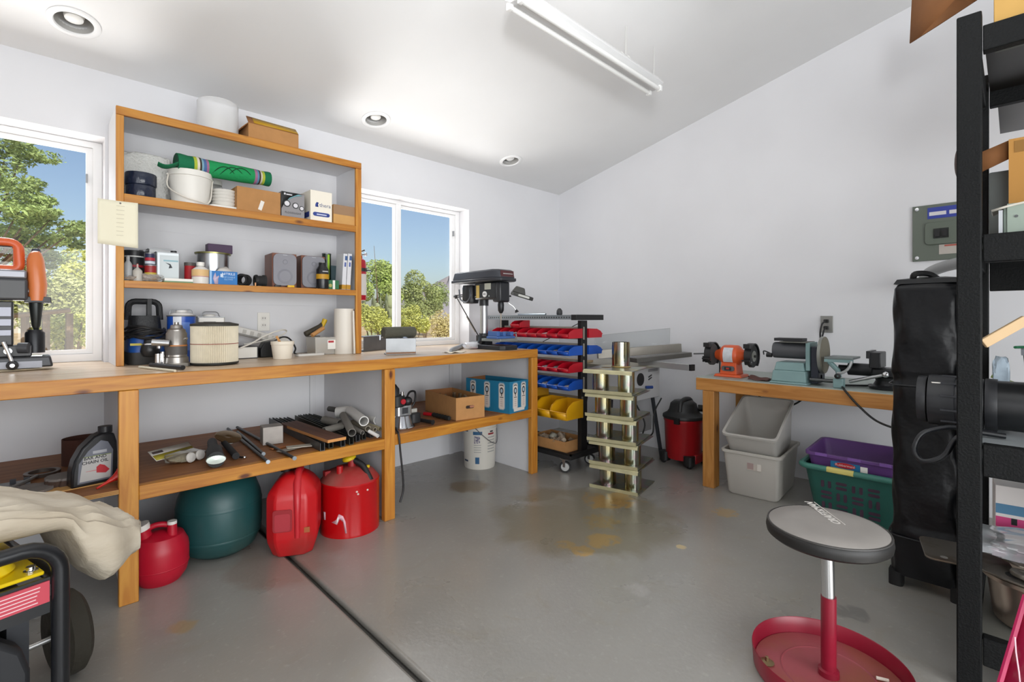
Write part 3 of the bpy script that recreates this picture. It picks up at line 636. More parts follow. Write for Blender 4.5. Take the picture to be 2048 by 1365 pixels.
G().lathe([(.001, 0), (.03, 0), (.03, .02), (.001, .02)]).out('foot', M('4a4644', .5), t); G().lathe([(.018, .02), (.026, .02), (.026, hh*.85), (.018, hh*.85)]).out('thread', M('a3161e', .6), t); G().lathe([(.001, hh*.85), (.027, hh*.85), (.027, hh), (.001, hh)]).out('top_flange', M('55504c', .5), t)
t, r, hs = bottle('bottle', 'bottle with a tan label and white cap left of the blue glove box', 401, 3.04, Z2, 15, 539, 525, M('dedbd5', .35), PLW)
band(t, r, hs*.52, hs*.96, M('d8b37c', .5), 'tan_label'); band(t, r, hs*.47, hs*.5, M('b84a4a', .5), 'red_line')
t, r, h = can('steel_tin', 'shiny steel tin with a wide lid under the purple box', 'tin', 426, 3.17, Z2, 28, 508, STEEL, n=40)
G().lathe([(r*1.02, h-.006), (r*1.12, h-.006), (r*1.13, h+.002), (.001, h+.003)], n=40).out('lid', M('8d8a5a', .3, .7), t); band(t, r, h*.22, h*.25, DSTEEL, 'seam', 40)
xx = t.location.x; o = G().box(-.062, .062, -.03, .03, 0, zat(489, xx, 3.17)-(Z2+h+.004)).out('purple_box', M('45304c', .6), bevel=.003); o.location = (xx+.03, 3.17, Z2+h+.0035); tag(o, 'small dark purple box sitting on the steel tin lid', 'box')
t, w_, h = carton('glove_box', 'blue box of disposable gloves on the middle shelf', 'box', 419, 475, 543, 3.015, Z2, .06, M('1a6fb5', .5))
G().mesh([(-w_*.32, -.0012, .002), (-w_*.20, -.0012, .002), (-w_*.20, -.0012, h*.42), (-w_*.16, -.0012, h*.62), (-w_*.2, -.0012, h*.66), (-w_*.26, -.0012, h*.55), (-w_*.30, -.0012, h*.88), (-w_*.36, -.0012, h*.6), (-w_*.38, -.0012, h*.4)], [tuple(range(9))]).out('glove_print', M('c9b9cf', .5), t, solid=.0012)
G().box(-w_*.5, -w_*.42, -.001, 0, 0, h).out('edge_print', M('8fb6dc', .5), t)
txt('NITRILE', .019, M('d8e6f2', .6), t, (w_*.17, -.0015, h*.80)); txt('DISPOSABLE\nGLOVES', .012, M('9fc4e4', .6), t, (w_*.17, -.0015, h*.48)); G().box(w_*-.12, w_*-.02, -.0014, -.0004, h*.55, h*.8).out('badge', M('c9d6e6', .5), t)
G().mesh([(-.03, .012, h+.001), (.05, .012, h+.001), (.02, .03, h+.028), (-.01, .04, h+.02)], [(0, 1, 2, 3)]).out('pulled_glove', M('cfcac4', .6), t, solid=.004)
for i, (px, lb) in enumerate(((490, 'left one of two black rubber pipe couplings right of the glove box'), (517, 'right one of two black rubber pipe couplings beside the speaker'))):
    x = KX(px+(-2 if i == 0 else 4), 3.05); t = thing('rubber_coupling', lb, 'coupling', (x, 3.06, Z2), rz=.5-.9*i, group='black rubber couplings')
    g = G(); g.lathe([(.022, -.03), (.031, -.03), (.033, -.02), (.029, -.012), (.029, .008), (.034, .015), (.034, .03), (.024, .03), (.022, -.03)], c=(0, 0, .034), axis=(1, .4, 0), n=24); g.out('sleeve', RUBBER, t)
    G().lathe([(.0335, -.024), (.0345, -.024), (.0345, -.016), (.0335, -.016)], c=(0, 0, .034), axis=(1, .4, 0), n=24).out('clamp', M('2c2c2e', .4, .6), t)
for i, (pa, pb, pyt, lb) in enumerate(((546, 594, 505, 'left bookshelf speaker, wood cased with a grey front'), (604, 651, 510, 'right bookshelf speaker, half behind the black spray bottle'))):
    ys = 3.03+.05*i; x0, x1 = KX(pa, ys), KX(pb, ys); h = zat(pyt, x0, ys)-Z2; w_ = (x1-x0)/2
    t = thing('speaker', lb, 'speaker', ((x0+x1)/2, ys, Z2), rz=-.05, group='bookshelf speakers')
    G().box(-w_, w_, .012, .17, 0, h).out('cabinet', wood('7a452c', '5f3420', 'Z', False), t, bevel=.002)
    G().rbox((0, .006, h*.5+.004), (w_*2-.008, .012, h-.014), .03, ax='Y').out('grille', M('8b8b92', .8, bump=.2, bscale=300), t)
    for fz, fr in ((.33, .042), (.75, .014)): G().lathe([(fr*.75, 0), (fr, .002), (fr, .0), (fr*1.0, -.001)], c=(0, .0, h*fz), axis=(0, -1, 0), n=28).out('driver_ring', M('818189', .8), t)
    G().box(-.012, .012, -.0012, 0, h*.94, h*.955).out('name_strip', M('b9b9be', .4), t)
t, r, h = can('spray_can', 'dark can with a lime stripe behind the black spray bottle', 'can', 653, 3.19, Z2, 8.5, 508, M('16241a', .25))
G().box(-.006, .008, -r-.0015, -r+.004, h*.32, h*.97).out('lime_stripe', M('9bc832', .4), t)
t, r, hs = bottle('spray_bottle', 'black bottle with a yellow label and pointed white nozzle beside the right speaker', 645, 3.02, Z2, 12, 538, 525, M('17181b', .25), M('cfc8ba', .5), .32, neck=.6)
G().lathe([(r+.0005, hs*.48), (r+.001, hs*.48), (r+.001, hs*.72), (r+.0005, hs*.72)], n=26).out('yellow_label', M('b98a16', .5), t); G().lathe([(r*.5, hs*1.02), (.008, hs*1.16), (.003, hs*1.28)], n=14).out('nozzle', M('cfc8ba', .5), t)
G().box(-r*.4, r*.5, -r-.001, -r+.004, hs*.82, hs*.88).out('title_print', M('9fa0a2', .5), t)
t, w_, h = carton('green_board', 'dark green flat board standing at the right end of the middle shelf', 'board', 662, 681, 532, 3.12, Z2, .012, M('223a40', .6))
t, w_, h = carton('small_box', 'small green and white box before the dark green board', 'box', 657, 678, 561, 3.01, Z2, .045, M('2a6b45', .5)); G().box(-w_*.1, w_*.12, -.001, 0, 0, h).out('white_stripe', PAPER, t); G().cyl((-w_*.32, -.001, h*.4), (-w_*.32, .001, h*.4), .011).out('round_print', M('a8a05a', .5), t)
for i, (px, lb) in enumerate(((683.5, 'left one of two slim white and blue cartons near the bookcase right side'), (692.5, 'right one of two slim white and blue cartons beside the bookcase side'))):
    x0, x1 = KX(px, 3.02), KX(px+8, 3.02); w_ = (x1-x0)/2; h = zat(507, x0, 3.02)-Z2
    t = thing('slim_carton', lb, 'box', (x0+w_, 3.02, Z2), group='slim white cartons'); t.rotation_euler = (0, .055, 0)
    G().box(-w_, w_, 0, .10, .002, h).out('body', M('d5d6da', .5), t, bevel=.001); G().box(-w_-.0005, w_+.0005, -.001, .05, .004, h*.14).out('gold_end', M('b8861c', .5), t)
    G().box(-w_*.2, w_*.9, -.001, 0, h*.82, h*.94).out('blue_print', M('3c5a8a', .5), t); G().box(-w_*.3, w_*.5, -.001, 0, h*.64, h*.76).out('blue_print', M('4f62a0', .5), t); G().box(w_+.0, w_+.001, 0, .10, h*.3, h).out('dark_side', M('2d3440', .5), t)
x = KX(582, 2.998); t = G().rbox((0, 0, .006), (.04, .016, .012), .005).out('yellow_clip', M('d8a818', .4)); t.location = (x, 3.0, Z2); tag(t, 'small yellow plastic clip before the gap between the speakers', 'clip')
x = KX(556, 2.998); t = G().rbox((0, 0, .005), (.035, .016, .01), .004).out('black_clip', BLACK); t.location = (x, 3.003, Z2); tag(t, 'small black clip lying before the left speaker', 'clip')
t = G().cyl((0, 0, 0), (0, 0, .018), .004, n=10).out('cork_plug', M('d8a070', .7)); t.location = (KX(511, 3.0), 3.002, Z2); tag(t, 'tiny tan plug standing before the right rubber coupling', 'plug')
# ================================================================ ON THE WORKBENCH
B = BZ+.001
# ---- blue and black compressor with its cord
p = at_z(285, 722, BZ); xC, yC = KX(289, 3.14), 3.14; k = dep(xC, yC)/980
t = thing('air_compressor', 'blue and black portable compressor wrapped in black cord, lower left of the bookcase', 'compressor', (xC, yC, B))
H = zat(603, xC, yC-.05)-B; W = 30*k
bk = M('17181b', .5, bump=.2, bscale=120)
G().rbox((0, 0, .03), (W*2, .24, .06), .03).out('base', M('24221f', .6), t)
G().rbox((0, 0, .06+H*.13), (W*1.94, .23, H*.27), .045, d2=(W*1.8, .20)).out('blue_shell', M('1c4d96', .35), t)
G().rbox((0, 0, H*.62), (W*1.75, .17, H*.30), .04, d2=(W*1.6, .13)).out('black_housing', bk, t)
def hoop(x0, x1, z0, z1, r, rad=.03):
    return arc((x0+rad, 0, z1-rad), rad, PI, PI/2, 4)[0:], arc((x1-rad, 0, z1-rad), rad, PI/2, 0, 4)
a_, b_ = hoop(-W*.86, W*.80, 0, H, 0)
G().tube([(-W*.9, 0, H*.7)]+a_+b_+[(W*.84, 0, H*.7)], .015, 8).out('handle', bk, t)
G().box(W*.12, W*.36, -.02, .02, H*.72, H*1.04).out('plug_holder', bk, t)
g = G(); rr = random.Random(8)
for i in range(7):
    pts = []
    for j in range(13):
        a = PI*.98+PI*1.04*j/12; pts.append((W*1.05*math.cos(a), .125*math.sin(a)-.02, H*(.40+.028*i)+.012*math.sin(a*2+i)+rr.uniform(-.003, .003)))
    g.tube(pts, .006, 6)
g.out('cord', M('121214', .5), t)
G().tube([(.005, -.12, H*.42), (.005, -.135, H*.26)], [.022, .03], 16).out('hose_socket', M('202124', .4), t); G().lathe([(.031, 0), (.034, .005), (.034, .016), (.031, .02)], c=(.005, -.134, H*.27), n=24).out('ring', CHROME, t)
G().lathe([(.001, -.03), (.030, -.024), (.041, .0), (.036, .03), (.03, .036)], c=(.005, -.135, H*.21), n=24).out('bulb_cap', M('1d1e20', .35), t)
G().box(-W*.93, -W*.35, -.1185, -.115, H*.30, H*.335).out('yellow_line', M('b5a73a', .5), t)
# ---- bottle jack
p = at_z(347, 733, BZ); x, y = p.x, p.y; k = dep(x, y)/980
t = thing('bottle_jack', 'grey steel bottle jack with a round pump socket before the compressor', 'jack', (x, y, B)); H = zat(645, x, y)-B; r = 18*k
jm = M('9b9690', .32, .85, var=.1, scale=20); jx = .012
G().rbox((jx-.008, 0, .008), (r*2.6, r*2.3, .016), .012).out('base_plate', M('7c7872', .4, .7), t)
G().lathe([(r*1.18, .016), (r*1.12, H*.2), (r, H*.22), (r, H*.74), (r*.86, H*.79), (r*.86, H*.83), (r*.62, H*.86), (r*.55, H*.93), (r*.22, H*.95), (r*.22, H*1.0), (.001, H*1.0)], c=(jx, 0, 0), n=36).out('cylinder', jm, t)
G().lathe([(r+.0005, H*.26), (r+.001, H*.26), (r+.001, H*.47), (r+.0005, H*.47)], c=(jx, 0, 0), n=36).out('label', M('4e4a47', .5), t); G().lathe([(r+.0008, H*.455), (r+.0014, H*.455), (r+.0014, H*.485), (r+.0008, H*.485)], c=(jx, 0, 0), n=36).out('orange_strip', M('b5743c', .5), t)
G().cyl((jx+r*.75, -r*.7, H*.63), (jx+r*.82, -r*.86, H*.63), .006, n=12).out('filler_plug', CHROME, t)
u = Vector((-r*1.45, -.012, 0)); G().cyl(u+Vector((0, 0, .016)), u+Vector((0, 0, H*.30)), .012, n=14).cyl(u+Vector((.018, 0, .016)), u+Vector((.018, 0, H*.34)), .008, n=12).out('pump', CHROME, t)
G().cyl(u+Vector((-.022, 0, H*.56)), u+Vector((.042, -.025, H*.53)), .0165, n=20).cyl(u+Vector((.004, 0, H*.42)), u+Vector((.004, 0, H*.55)), .009, n=10).out('handle_socket', STEEL, t)
G().cyl(u+Vector((.034, -.0225, H*.532)), u+Vector((.0425, -.0258, H*.5292)), .0135, n=20).out('socket_bore', BLACK, t)
# ---- blue refrigerant bottle and pale tin
t, r, h = can('blue_canister', 'tall blue and white canister with a wire handle behind the bottle jack', 'canister', 363, 3.10, B, 24, 632, M('1e4fae', .3))
G().lathe([(r*.93, h), (r*.75, h+.014), (r*.42, h+.018), (r*.40, h+.03), (.001, h+.03)], n=28).out('cap', M('dcd9d6', .4), t)
a_, b_ = hoop(-r*.8, r*.8, 0, h+.032, 0, .015); G().tube([(-r*.85, 0, h)]+a_+b_+[(r*.85, 0, h)], .0025, 6).out('wire_handle', GREYM, t)
g = G()
def pat(a0, a1, z0, z1, R): g.grid(lambda u, v: ((R)*math.cos(a0+(a1-a0)*u), R*math.sin(a0+(a1-a0)*u), z0+(z1-z0)*v), 8, 2)
pat(-2.35, -1.75, h*.05, h*.98, r+.0012); g.out('white_panel', M('dfe3ea', .35), t)
g = G(); pat(-1.72, -1.15, h*.25, h*.86, r+.0012); g.out('pale_panel', M('5c7fc6', .4), t)
t, w_, h = carton('metal_can', 'pale square metal can with a loop handle behind the pleated filter', 'can', 396, 450, 634, 3.13, B, .10, M('cfccc6', .35, .2), bevel=.006)
G().lathe([(.03, 0), (.028, .012), (.001, .016)], c=(.0, .05, h)).out('cap', PLW, t); a_, b_ = hoop(-w_*.32, w_*.32, 0, .028, 0, .02); G(Matrix.Translation((0, .03, h))).tube([(-w_*.36, 0, 0)]+a_+b_+[(w_*.36, 0, 0)], .003, 6).out('loop_handle', GREYM, t)
G().box(-w_*.3, w_*.15, -.001, 0, h*.86, h*.89).out('print', M('8d8a84', .5), t); G().box(-w_/2-.001, w_/2+.001, -.001, .101, h-.004, h+.001).out('rim', GREYM, t)
# ---- pleated cartridge filter
p = at_z(437, 731, BZ); x, y = p.x, p.y+.07; k = dep(x, y)/980; r = 42*k; H = zat(647, x, y)-B
t = thing('cartridge_filter', 'cream pleated cartridge filter with black end caps standing on the bench', 'filter', (x, y, B))
N = 72; R = []
for i in range(N*2):
    a = PI*i/N; q = r*(.985 if i % 2 else .93); R.append((q*math.cos(a), q*math.sin(a)))
G().rings([[(a, b, .012) for a, b in R], [(a, b, H-.012) for a, b in R]]).out('pleats', M('d6cdb8', .85, var=.05, scale=30), t, smooth=False)
G().lathe([(.001, 0), (r*.9, 0), (r*1.0, .004), (r*1.0, .013), (.001, .013)], n=48).out('end_cap', M('24241f', .6), t)
G().lathe([(r*.6, H-.013), (r, H-.013), (r, H-.003), (r*.85, H), (r*.62, H+.006), (r*.5, H+.006), (r*.5, H-.01)], n=48).out('end_cap', M('33322c', .6), t)
G().lathe([(r*.990, H*.5), (r*1.0, H*.502), (r*1.0, H*.514), (r*.99, H*.516)], n=48).out('red_cord', M('8e3d34', .7), t)
# ---- rods
a, b = at_z(302, 735, BZ), at_z(366, 741, BZ)
t = G().tube([a+Vector((.0, .0, .0118)), b+Vector((0, 0, .0118))], .0105, 12).out('black_tube', M('191a1c', .4)); tag(t, 'short black pipe lying in front of the bottle jack', 'pipe')
a, b = at_z(279, 737, BZ), at_z(350, 745, BZ)
t = G().tube([a+Vector((0, 0, .006)), b+Vector((0, 0, .006))], .0055, 10).out('pale_rod', M('cfc7b0', .5)); tag(t, 'thin pale stick lying at the bench edge before the black pipe', 'stick')
# ---- power strip, white cable, book
a, b = at_y(478, 662, 3.20), at_y(560, 681, 3.24); c = (a+b)/2
t = thing('power_strip', 'white power strip leaning on end behind the filter', 'power strip', (c.x, c.y, c.z))
d = b-a; ang = math.atan2(d.z, math.hypot(d.x, d.y)); t.rotation_euler = (0, -ang, math.atan2(d.y, d.x))
Ls = d.length/2+.04
G().rbox((0, 0, 0), (Ls*2, .045, .048), .012, ax='X').out('housing', M('d8d5cf', .4), t)
for i in range(5): G().box(-Ls*.7+i*.045, -Ls*.7+i*.045+.022, -.0235, -.0222, -.012, .012).out('socket', M('b9b5ae', .5), t)
G().box(-Ls*.95, -Ls*.1, -.024, -.0225, -.021, -.014).out('grey_edge', M('8c8a86', .5), t)
q = [at_y(480, 697, 3.02), at_y(505, 686, 3.02), at_y(530, 672, 3.08), at_y(560, 661, 3.10), at_y(573, 662, 3.17), at_y(562, 671, 3.17), at_y(520, 684, 3.17), at_y(488, 689, 3.17)]
t = G().tube(smooth_path(q, 6), .0045, 7).out('white_cable', M('d9d4ca', .5)); tag(t, 'white cable looping up in front of the power strip', 'cable')
x0, x1 = KX(480, 3.06), KX(512, 3.06); t = thing('book', 'dark hardback book lying flat between the filter and the charger', 'book', ((x0+x1)/2+.0, 3.12, B))
hb_ = zat(694, x0, 3.06)-B; G().box(-.06, .05, -.07, .08, 0, .004).box(-.06, .05, -.07, .08, hb_-.004, hb_).box(.046, .05, -.07, .08, .004, hb_-.004).out('cover', M('2c2a2c', .5), t); G().box(-.058, .046, -.067, .077, .0042, hb_-.0042).out('pages', PAPER, t)
# ---- charger with cord
x = KX(537, 3.10); t = thing('charger', 'black plug-in charger with a looping black cord behind the paper cup', 'charger', (x, 3.10, B)); k = dep(x, 3.1)/980
h = zat(681, x, 3.1)-B
G().prism([(-18*k, 0), (18*k, 0), (19*k, h*.55), (8*k, h), (-10*k, h*.9), (-18*k, h*.5)], -.03, .04).out('body', M('1a1b1d', .4), t, bevel=.006)
G().tube(smooth_path([(.03, -.01, h*.95), (.075, -.02, h*1.18), (.115, -.02, h*1.05), (.145, -.03, h*.5), (.135, -.04, .02), (.15, -.06, .008), (.17, -.07, .008)], 7), .005, 8).out('cord', M('151517', .5), t)
# ---- paper cup with stick
p = at_z(570, 719, BZ); x, y = p.x, p.y+.04; k = dep(x, y)/980; H = zat(683, x, y)-B; r = 21*k
t = thing('paper_cup', 'off white paper tub with a wooden stick in it on the bench', 'cup', (x, y, B))
G().lathe([(.001, .003), (r*.80, .0), (r*.97, H*.8), (r*1.02, H*.82), (r*1.03, H), (r*.97, H), (r*.78, .008), (.001, .006)], n=36).out('cup', M('e6ddcd', .6), t)
G().cbox((-r*.35, 0, H*1.08), (.012, .004, H*.5), (0, -.5, 0)).out('stick', M('c08a50', .7), t)
x0, x1 = KX(594, 3.02), KX(645, 3.05); t = G().rbox((0, 0, .006), (x1-x0, .05, .012), .006).out('white_strip', M('d9d7d2', .5)); t.location = ((x0+x1)/2, 3.04, B); t.rotation_euler = (0, 0, .1); tag(t, 'flat pale plastic strip lying right of the paper tub', 'strip')
# ---- milky tub with tool
x0, x1 = KX(627, 3.08), KX(668, 3.08); xc = (x0+x1)/2; k = dep(xc, 3.1)/980; H = zat(675, xc, 3.08)-B
t = thing('plastic_tub', 'milky plastic tub with a red and white label beside the white tube', 'tub', (xc, 3.13, B))
G().rings([[(sx*(x1-x0)*.5*q, sy*.075*q, z) for sx, sy in ((-1, -1), (1, -1), (1, 1), (-1, 1))] for q, z in ((.9, 0), (1, H), (.96, H), (.87, .004))]).out('tub', MILKY, t)
G().box((x1-x0)*.1, (x1-x0)*.48, -.0765, -.0755, H*.3, H*.85).out('label', PAPER, t); G().box((x1-x0)*.13, (x1-x0)*.40, -.0772, -.0764, H*.68, H*.80).out('red_print', M('b03038', .5), t)
G().box(-(x1-x0)*.45, (x1-x0)*.43, -.06, .06, .005, H*.6).out('contents', M('b59a6c', .8, var=.4, scale=60), t)
q0 = Vector((xc-.05, 3.10, B+H+.014)); t = thing('caulking_tool', 'yellow and dark tool with a wooden handle lying over the milky tub', 'tool', q0)
G().tube([(-.03, -.03, .0), (.055, .0, .045)], .013, 12).out('handle', M('b5834e', .6), t); G().box(-.05, .03, -.012, .012, -.010, -.004).out('blade', M('3a342c', .5), t); G().tube([(-.04, .05, .005), (.06, .06, .05), (.095, .06, .09)], [.018, .02, .012], 10).out('dark_body', M('3d372b', .6), t); G().tube([(.06, .055, .03), (.09, .055, .10)], [.012, .016], 10).out('yellow_grip', M('c9a61c', .5), t)
# ---- white tubes
p = at_z(688, 707, BZ); x, y = p.x, 3.06; x = KX(688, y); k = dep(x, y)/980; H = zat(618, x, y)-B; r = 19*k
t = G().lathe([(r, 0), (r, H), (r*.93, H), (r*.93, 0), (r, 0)], n=36).out('white_tube', M('dcd6cc', .45)); t.location = (x, y, B); tag(t, 'upright wide white plastic tube at the right foot of the bookcase', 'tube')
t = G().tube([(0, 0, .002), (-.008, .0, H*.95)], [.007, .006], 12).out('thin_white_rod', M('dcd6cc', .5)); t.location = (KX(711, 2.985)-.012, 2.975, B); tag(t, 'thin white plastic rod leaning beside the wide white tube', 'rod')
# ---- fire extinguisher on the bookcase side
y = 3.12; x = BX1+.055; k = dep(x, y)/980
t = thing('mounted_fire_extinguisher', 'red fire extinguisher strapped to the right side of the bookcase', 'fire extinguisher', (x, y, zat(601, x, y)))
H = zat(517, x, y)-t.location.z; r = .042
G().lathe([(.001, 0), (r*.9, 0), (r, .008), (r, H*.86), (r*.85, H*.95), (r*.4, H*1.0), (r*.38, H*1.06)], n=28).out('cylinder', M('a5182a', .25), t)
G().lathe([(r+.0005, H*.12), (r+.0012, H*.12), (r+.0012, H*.62), (r+.0005, H*.62)], n=28).out('label', M('cfc9c4', .5), t)
G().lathe([(r+.001, H*.68), (r+.003, H*.68), (r+.003, H*.76), (r+.001, H*.76)], n=28).out('strap', M('1c1d20', .5), t); G().tube([(r, -.01, H*.72), (r+.03, -.02, H*.72)], .005, 8).out('buckle', M('1c1d20', .5), t)
G().tube([(0, 0, H*1.04), (0, 0, H*1.16)], .014, 12).out('valve', CHROME, t); G().tube([(-.012, 0, H*1.14), (.03, -.01, H*1.2)], .006, 8).tube([(0, 0, H*1.08), (.04, -.01, H*1.1)], .005, 8).out('lever', DSTEEL, t); G().lathe([(.012, 0), (.012, .008), (.001, .008)], c=(.034, -.012, H*1.1), axis=(.5, -1, 0)).out('gauge', CHROME, t)
G().box(-.055, -r+.004, -.02, .02, H*.2, H*.8).out('bracket', M('3a3b3d', .5), t)
# ---- big orange magnetic drill, left of the bookcase
p = at_z(60, 741, BZ); x, y = p.x, p.y+.06; k = dep(x, y)/980
t = thing('magnetic_drill', 'orange and grey magnetic drill press at the left end of the bench', 'drill', (x, y, BZ+.012), rz=.0)
def dx(px): return KX(px, y)-x
def dz(py, xx=None): return zat(py, x, y)-BZ-.012
body = M('55565a', .4, .3, var=.1, scale=15); org = M('c85f26', .3, var=.05)
G().frustum((dx(20), 0, .0), (dx(110)-dx(-70), .14, 0), (dx(104)-dx(-64), .13, 0), dz(712)).out('magnet_base', M('3d3e41', .4, .4), t, bevel=.008)
G().box(dx(-60), dx(84), -.071, -.068, dz(734), dz(721)).out('side_plate', M('77787e', .35, .6), t)
G().box(dx(-20), dx(64), -.05, .05, dz(712), dz(690)).out('slide_foot', M('2e2f32', .4), t, bevel=.004)
G().box(dx(-70), dx(27), -.055, .055, dz(690), dz(604)).out('column', M('2f3033', .4), t, bevel=.006)
for a, b in ((656, 636), (634, 614)): pass
for a, b in ((634, 615), (652, 638), (671, 659)): G().box(dx(-60), dx(24), -.059, -.055, dz(a), dz(b)).out('rib_plate', M('76777f', .35, .7), t, bevel=.002)
G().box(dx(-70), dx(56), -.06, .06, dz(602), dz(560)).out('gear_head', M('3f4043', .4), t, bevel=.01)
G().box(dx(-70), dx(54), -.058, .058, dz(560), dz(543)).out('top_cover', M('8a8b92', .35, .5), t, bevel=.008)
G().cyl((dx(26), -.02, dz(583)), (dx(60), -.02, dz(583)), .022, n=24).out('motor_shaft', M('48494c', .3, .5), t)
# loop handle
x0, x1 = dx(-52), dx(38); z0, z1 = dz(541), dz(488)
rad = .035; loop = arc((x1-rad, 0, z1-rad), rad, 0, PI/2, 5)+arc((x0+rad, 0, z1-rad), rad, PI/2, PI, 5)+arc((x0+rad, 0, z0+rad*.6), rad*.6, PI, 1.5*PI, 5)+arc((x1-rad*.6, 0, z0+rad*.6), rad*.6, 1.5*PI, 2*PI, 5)
G().tube(loop, .019, 12, loop=True).out('loop_handle', M('cd5a2c', .35), t)
G().box(dx(-46), dx(26), -.012, .012, z1-.024, z1-.019).out('handle_grip', M('2a2b2d', .6), t)
# orange motor
rs = []
for py, a_, b_, dp in ((602, 55, 92, .055), (570, 54, 95, .058), (545, 53, 92, .056), (520, 53, 89, .052), (508, 58, 84, .045), (503, 64, 80, .03)):
    xa, xb = dx(a_), dx(b_); cx, hw = (xa+xb)/2, (xb-xa)/2
    rs.append([(cx+hw*math.copysign(abs(math.cos(2*PI*i/20))**.7, math.cos(2*PI*i/20)), dp*math.copysign(abs(math.sin(2*PI*i/20))**.7, math.sin(2*PI*i/20)), dz(py)) for i in range(20)])
G().rings(rs).out('motor_housing', M('c9703a', .3), t)
G().lathe([(.016, 0), (.014, .012), (.001, .014)], c=(dx(72), 0, dz(503))).out('motor_cap', M('2c3346', .5), t)
G().frustum((dx(76), 0, dz(606)), (.09, .10, 0), (.085, .095, 0), dz(594)-dz(606)).out('motor_skirt', M('35363a', .4), t, bevel=.003)
G().lathe([(.007, dz(662)), (.016, dz(650)), (.024, dz(612)), (.026, dz(600))], c=(dx(72), 0, 0), n=24).out('spindle', M('2b2f2e', .3, .5), t)
G().lathe([(.001, dz(706)), (.034, dz(706)), (.034, dz(668)), (.031, dz(664)), (.027, dz(666)), (.024, dz(660)), (.001, dz(660))], c=(dx(70), 0, 0), n=18).out('annular_cutter', M('26272a', .35, .5), t)
G().tube([(dx(38), -.05, dz(695)), (dx(58), -.06, dz(695))], .024, 14).out('crank_hub', M('3b3c40', .4), t)
# silver feed lever in front
G().cyl((dx(17), -.075, dz(700)), (dx(17), -.062, dz(700)), .013, n=20).out('lever_hub', CHROME, t)
G().tube([(dx(8), -.08, dz(682)), (dx(17), -.08, dz(700)), (dx(26), -.085, dz(722))], .007, 10).out('feed_lever', CHROME, t)
G().sph((dx(26), -.092, dz(727)), .020, 18, 12).out('lever_knob', M('2a2b2e', .3), t); G().cyl((dx(26), -.113, dz(727)), (dx(26), -.109, dz(727)), .008, n=14).out('knob_screw', CHROME, t)
G().box(dx(42), dx(84), -.045, .02, dz(712)-.001, dz(712)+.004).out('bright_rail', M('d2d6da', .15, .9), t)
o = lumpy(.13, .045, .004, 44, .2, pw=.8).out('crumpled_paper', M('cfc0a4', .8)); o.location = (KX(15, y-.04), y-.055, B-.0005); tag(o, 'scraps of tan paper under the front of the orange drill', 'paper')
# ---- square steel tubes, olive roll, hot iron
for i, (pa, pb, pt, pbm, lb) in enumerate(((728, 785, 674, 704, 'left of two grey steel channel pieces on the bench by the right window'), (775, 832, 678, 711, 'right of two grey steel channel pieces, under the olive roll'))):
    a, b = at_z(pa, pbm, BZ), at_z(pb, pbm-(2 if i else 6), BZ); a.y += .02*i; d = b-a; k = dep(a.x, a.y)/980
    h = zat(pt, a.x, a.y)-BZ; t = thing('steel_channel', lb, 'steel', (a.x, a.y, B), rz=math.atan2(d.y, d.x), group='grey steel channels'); Lh = d.length
    sm = M('77797b', .35, .75, var=.12, scale=9)
    G().box(0, Lh, 0, .006, 0, h).out('face', sm, t, bevel=.001); G().box(0, Lh, .006, .09, h-.006, h).out('top_flange', sm, t); G().box(0, Lh, .006, .09, 0, .006).out('bottom_flange', sm, t)
    if i == 1: G().box(0.002, Lh-.002, -.0008, .0, .004, h*.15).out('rust_edge', M('8a6a55', .7), t)
    zt = B+h; pos = (a+d*.5, h, math.atan2(d.y, d.x)); chy = a.y
a, b = at_y(766, 666, pos[0].y+.05), at_y(829, 668, pos[0].y+.05)
g = G(); dd = Vector((b.x-a.x, 0, 0)); r = .036
g.lathe([(.001, 0), (r*.8, .001), (r, .008), (r, dd.length-.008), (r*.8, dd.length-.001), (.001, dd.length)], axis=(1, 0, 0), n=24)
t = g.out('cloth_roll', M('4e4d43', .95, bump=.3, bscale=120)); t.location = (a.x, pos[0].y+.05, zt+r+.001); tag(t, 'olive grey felt roll lying on the right steel channel', 'roll')
pA, pB, pC = at_y(760, 671, chy+.02), at_y(806, 676, chy+.004), at_y(830, 694, chy-.03); pA.z = max(zt+.008, pA.z-.02); pB.z = zt+.010
t = thing('glue_gun', 'slim silver soldering tool with a grey grip laid over the steel channels', 'tool', pB)
m_ = Matrix.Translation(-pB); G(m_).tube([pA, pB], .0045, 10).out('shaft', STEEL, t); G(m_).tube([pB, pB*.6+pC*.4, pC], [.009, .015, .012], 14).out('grip', M('8f98a8', .4), t); G(m_).tube([pA+Vector((0, 0, .012)), pA, pA-Vector((0, 0, .016))], .006, 8).out('tip', M('a9b4c6', .3, .7), t); G(m_).cyl(pC, pC*1.03-pB*.03, .011, n=14).out('end_cap', BLACK, t)
a, b = at_z(901, 707, BZ), at_z(925, 696, BZ)
t = G().tube([a+Vector((0, 0, .017)), a*.85+b*.15+Vector((0, 0, .017)), b+Vector((0, 0, .017))], [.009, .017, .017], 18).out('grey_cartridge', M('8d9195', .35, .4)); tag(t, 'grey metal cylinder lying on the bench before the right window', 'cylinder')
g = G(); q = at_z(915, 707, BZ); g.grid(lambda u, v: (.14*u-.07, .09*v-.03, .001+.008*math.sin(u*5+v*3)**2), 10, 6); t = g.out('paper_slip', M('d9d0be', .8), solid=.0008); t.location = (q.x+.01, q.y+.03, B); tag(t, 'cream paper slip beneath the grey metal cylinder', 'paper')
o = lumpy(.065, .04, .026, 51, .14, pw=.8).out('film', glassy('bag_film', gloss=.3, rough=.2, density=.55, col=(.85, .86, .9))); q = at_z(946, 699, BZ)
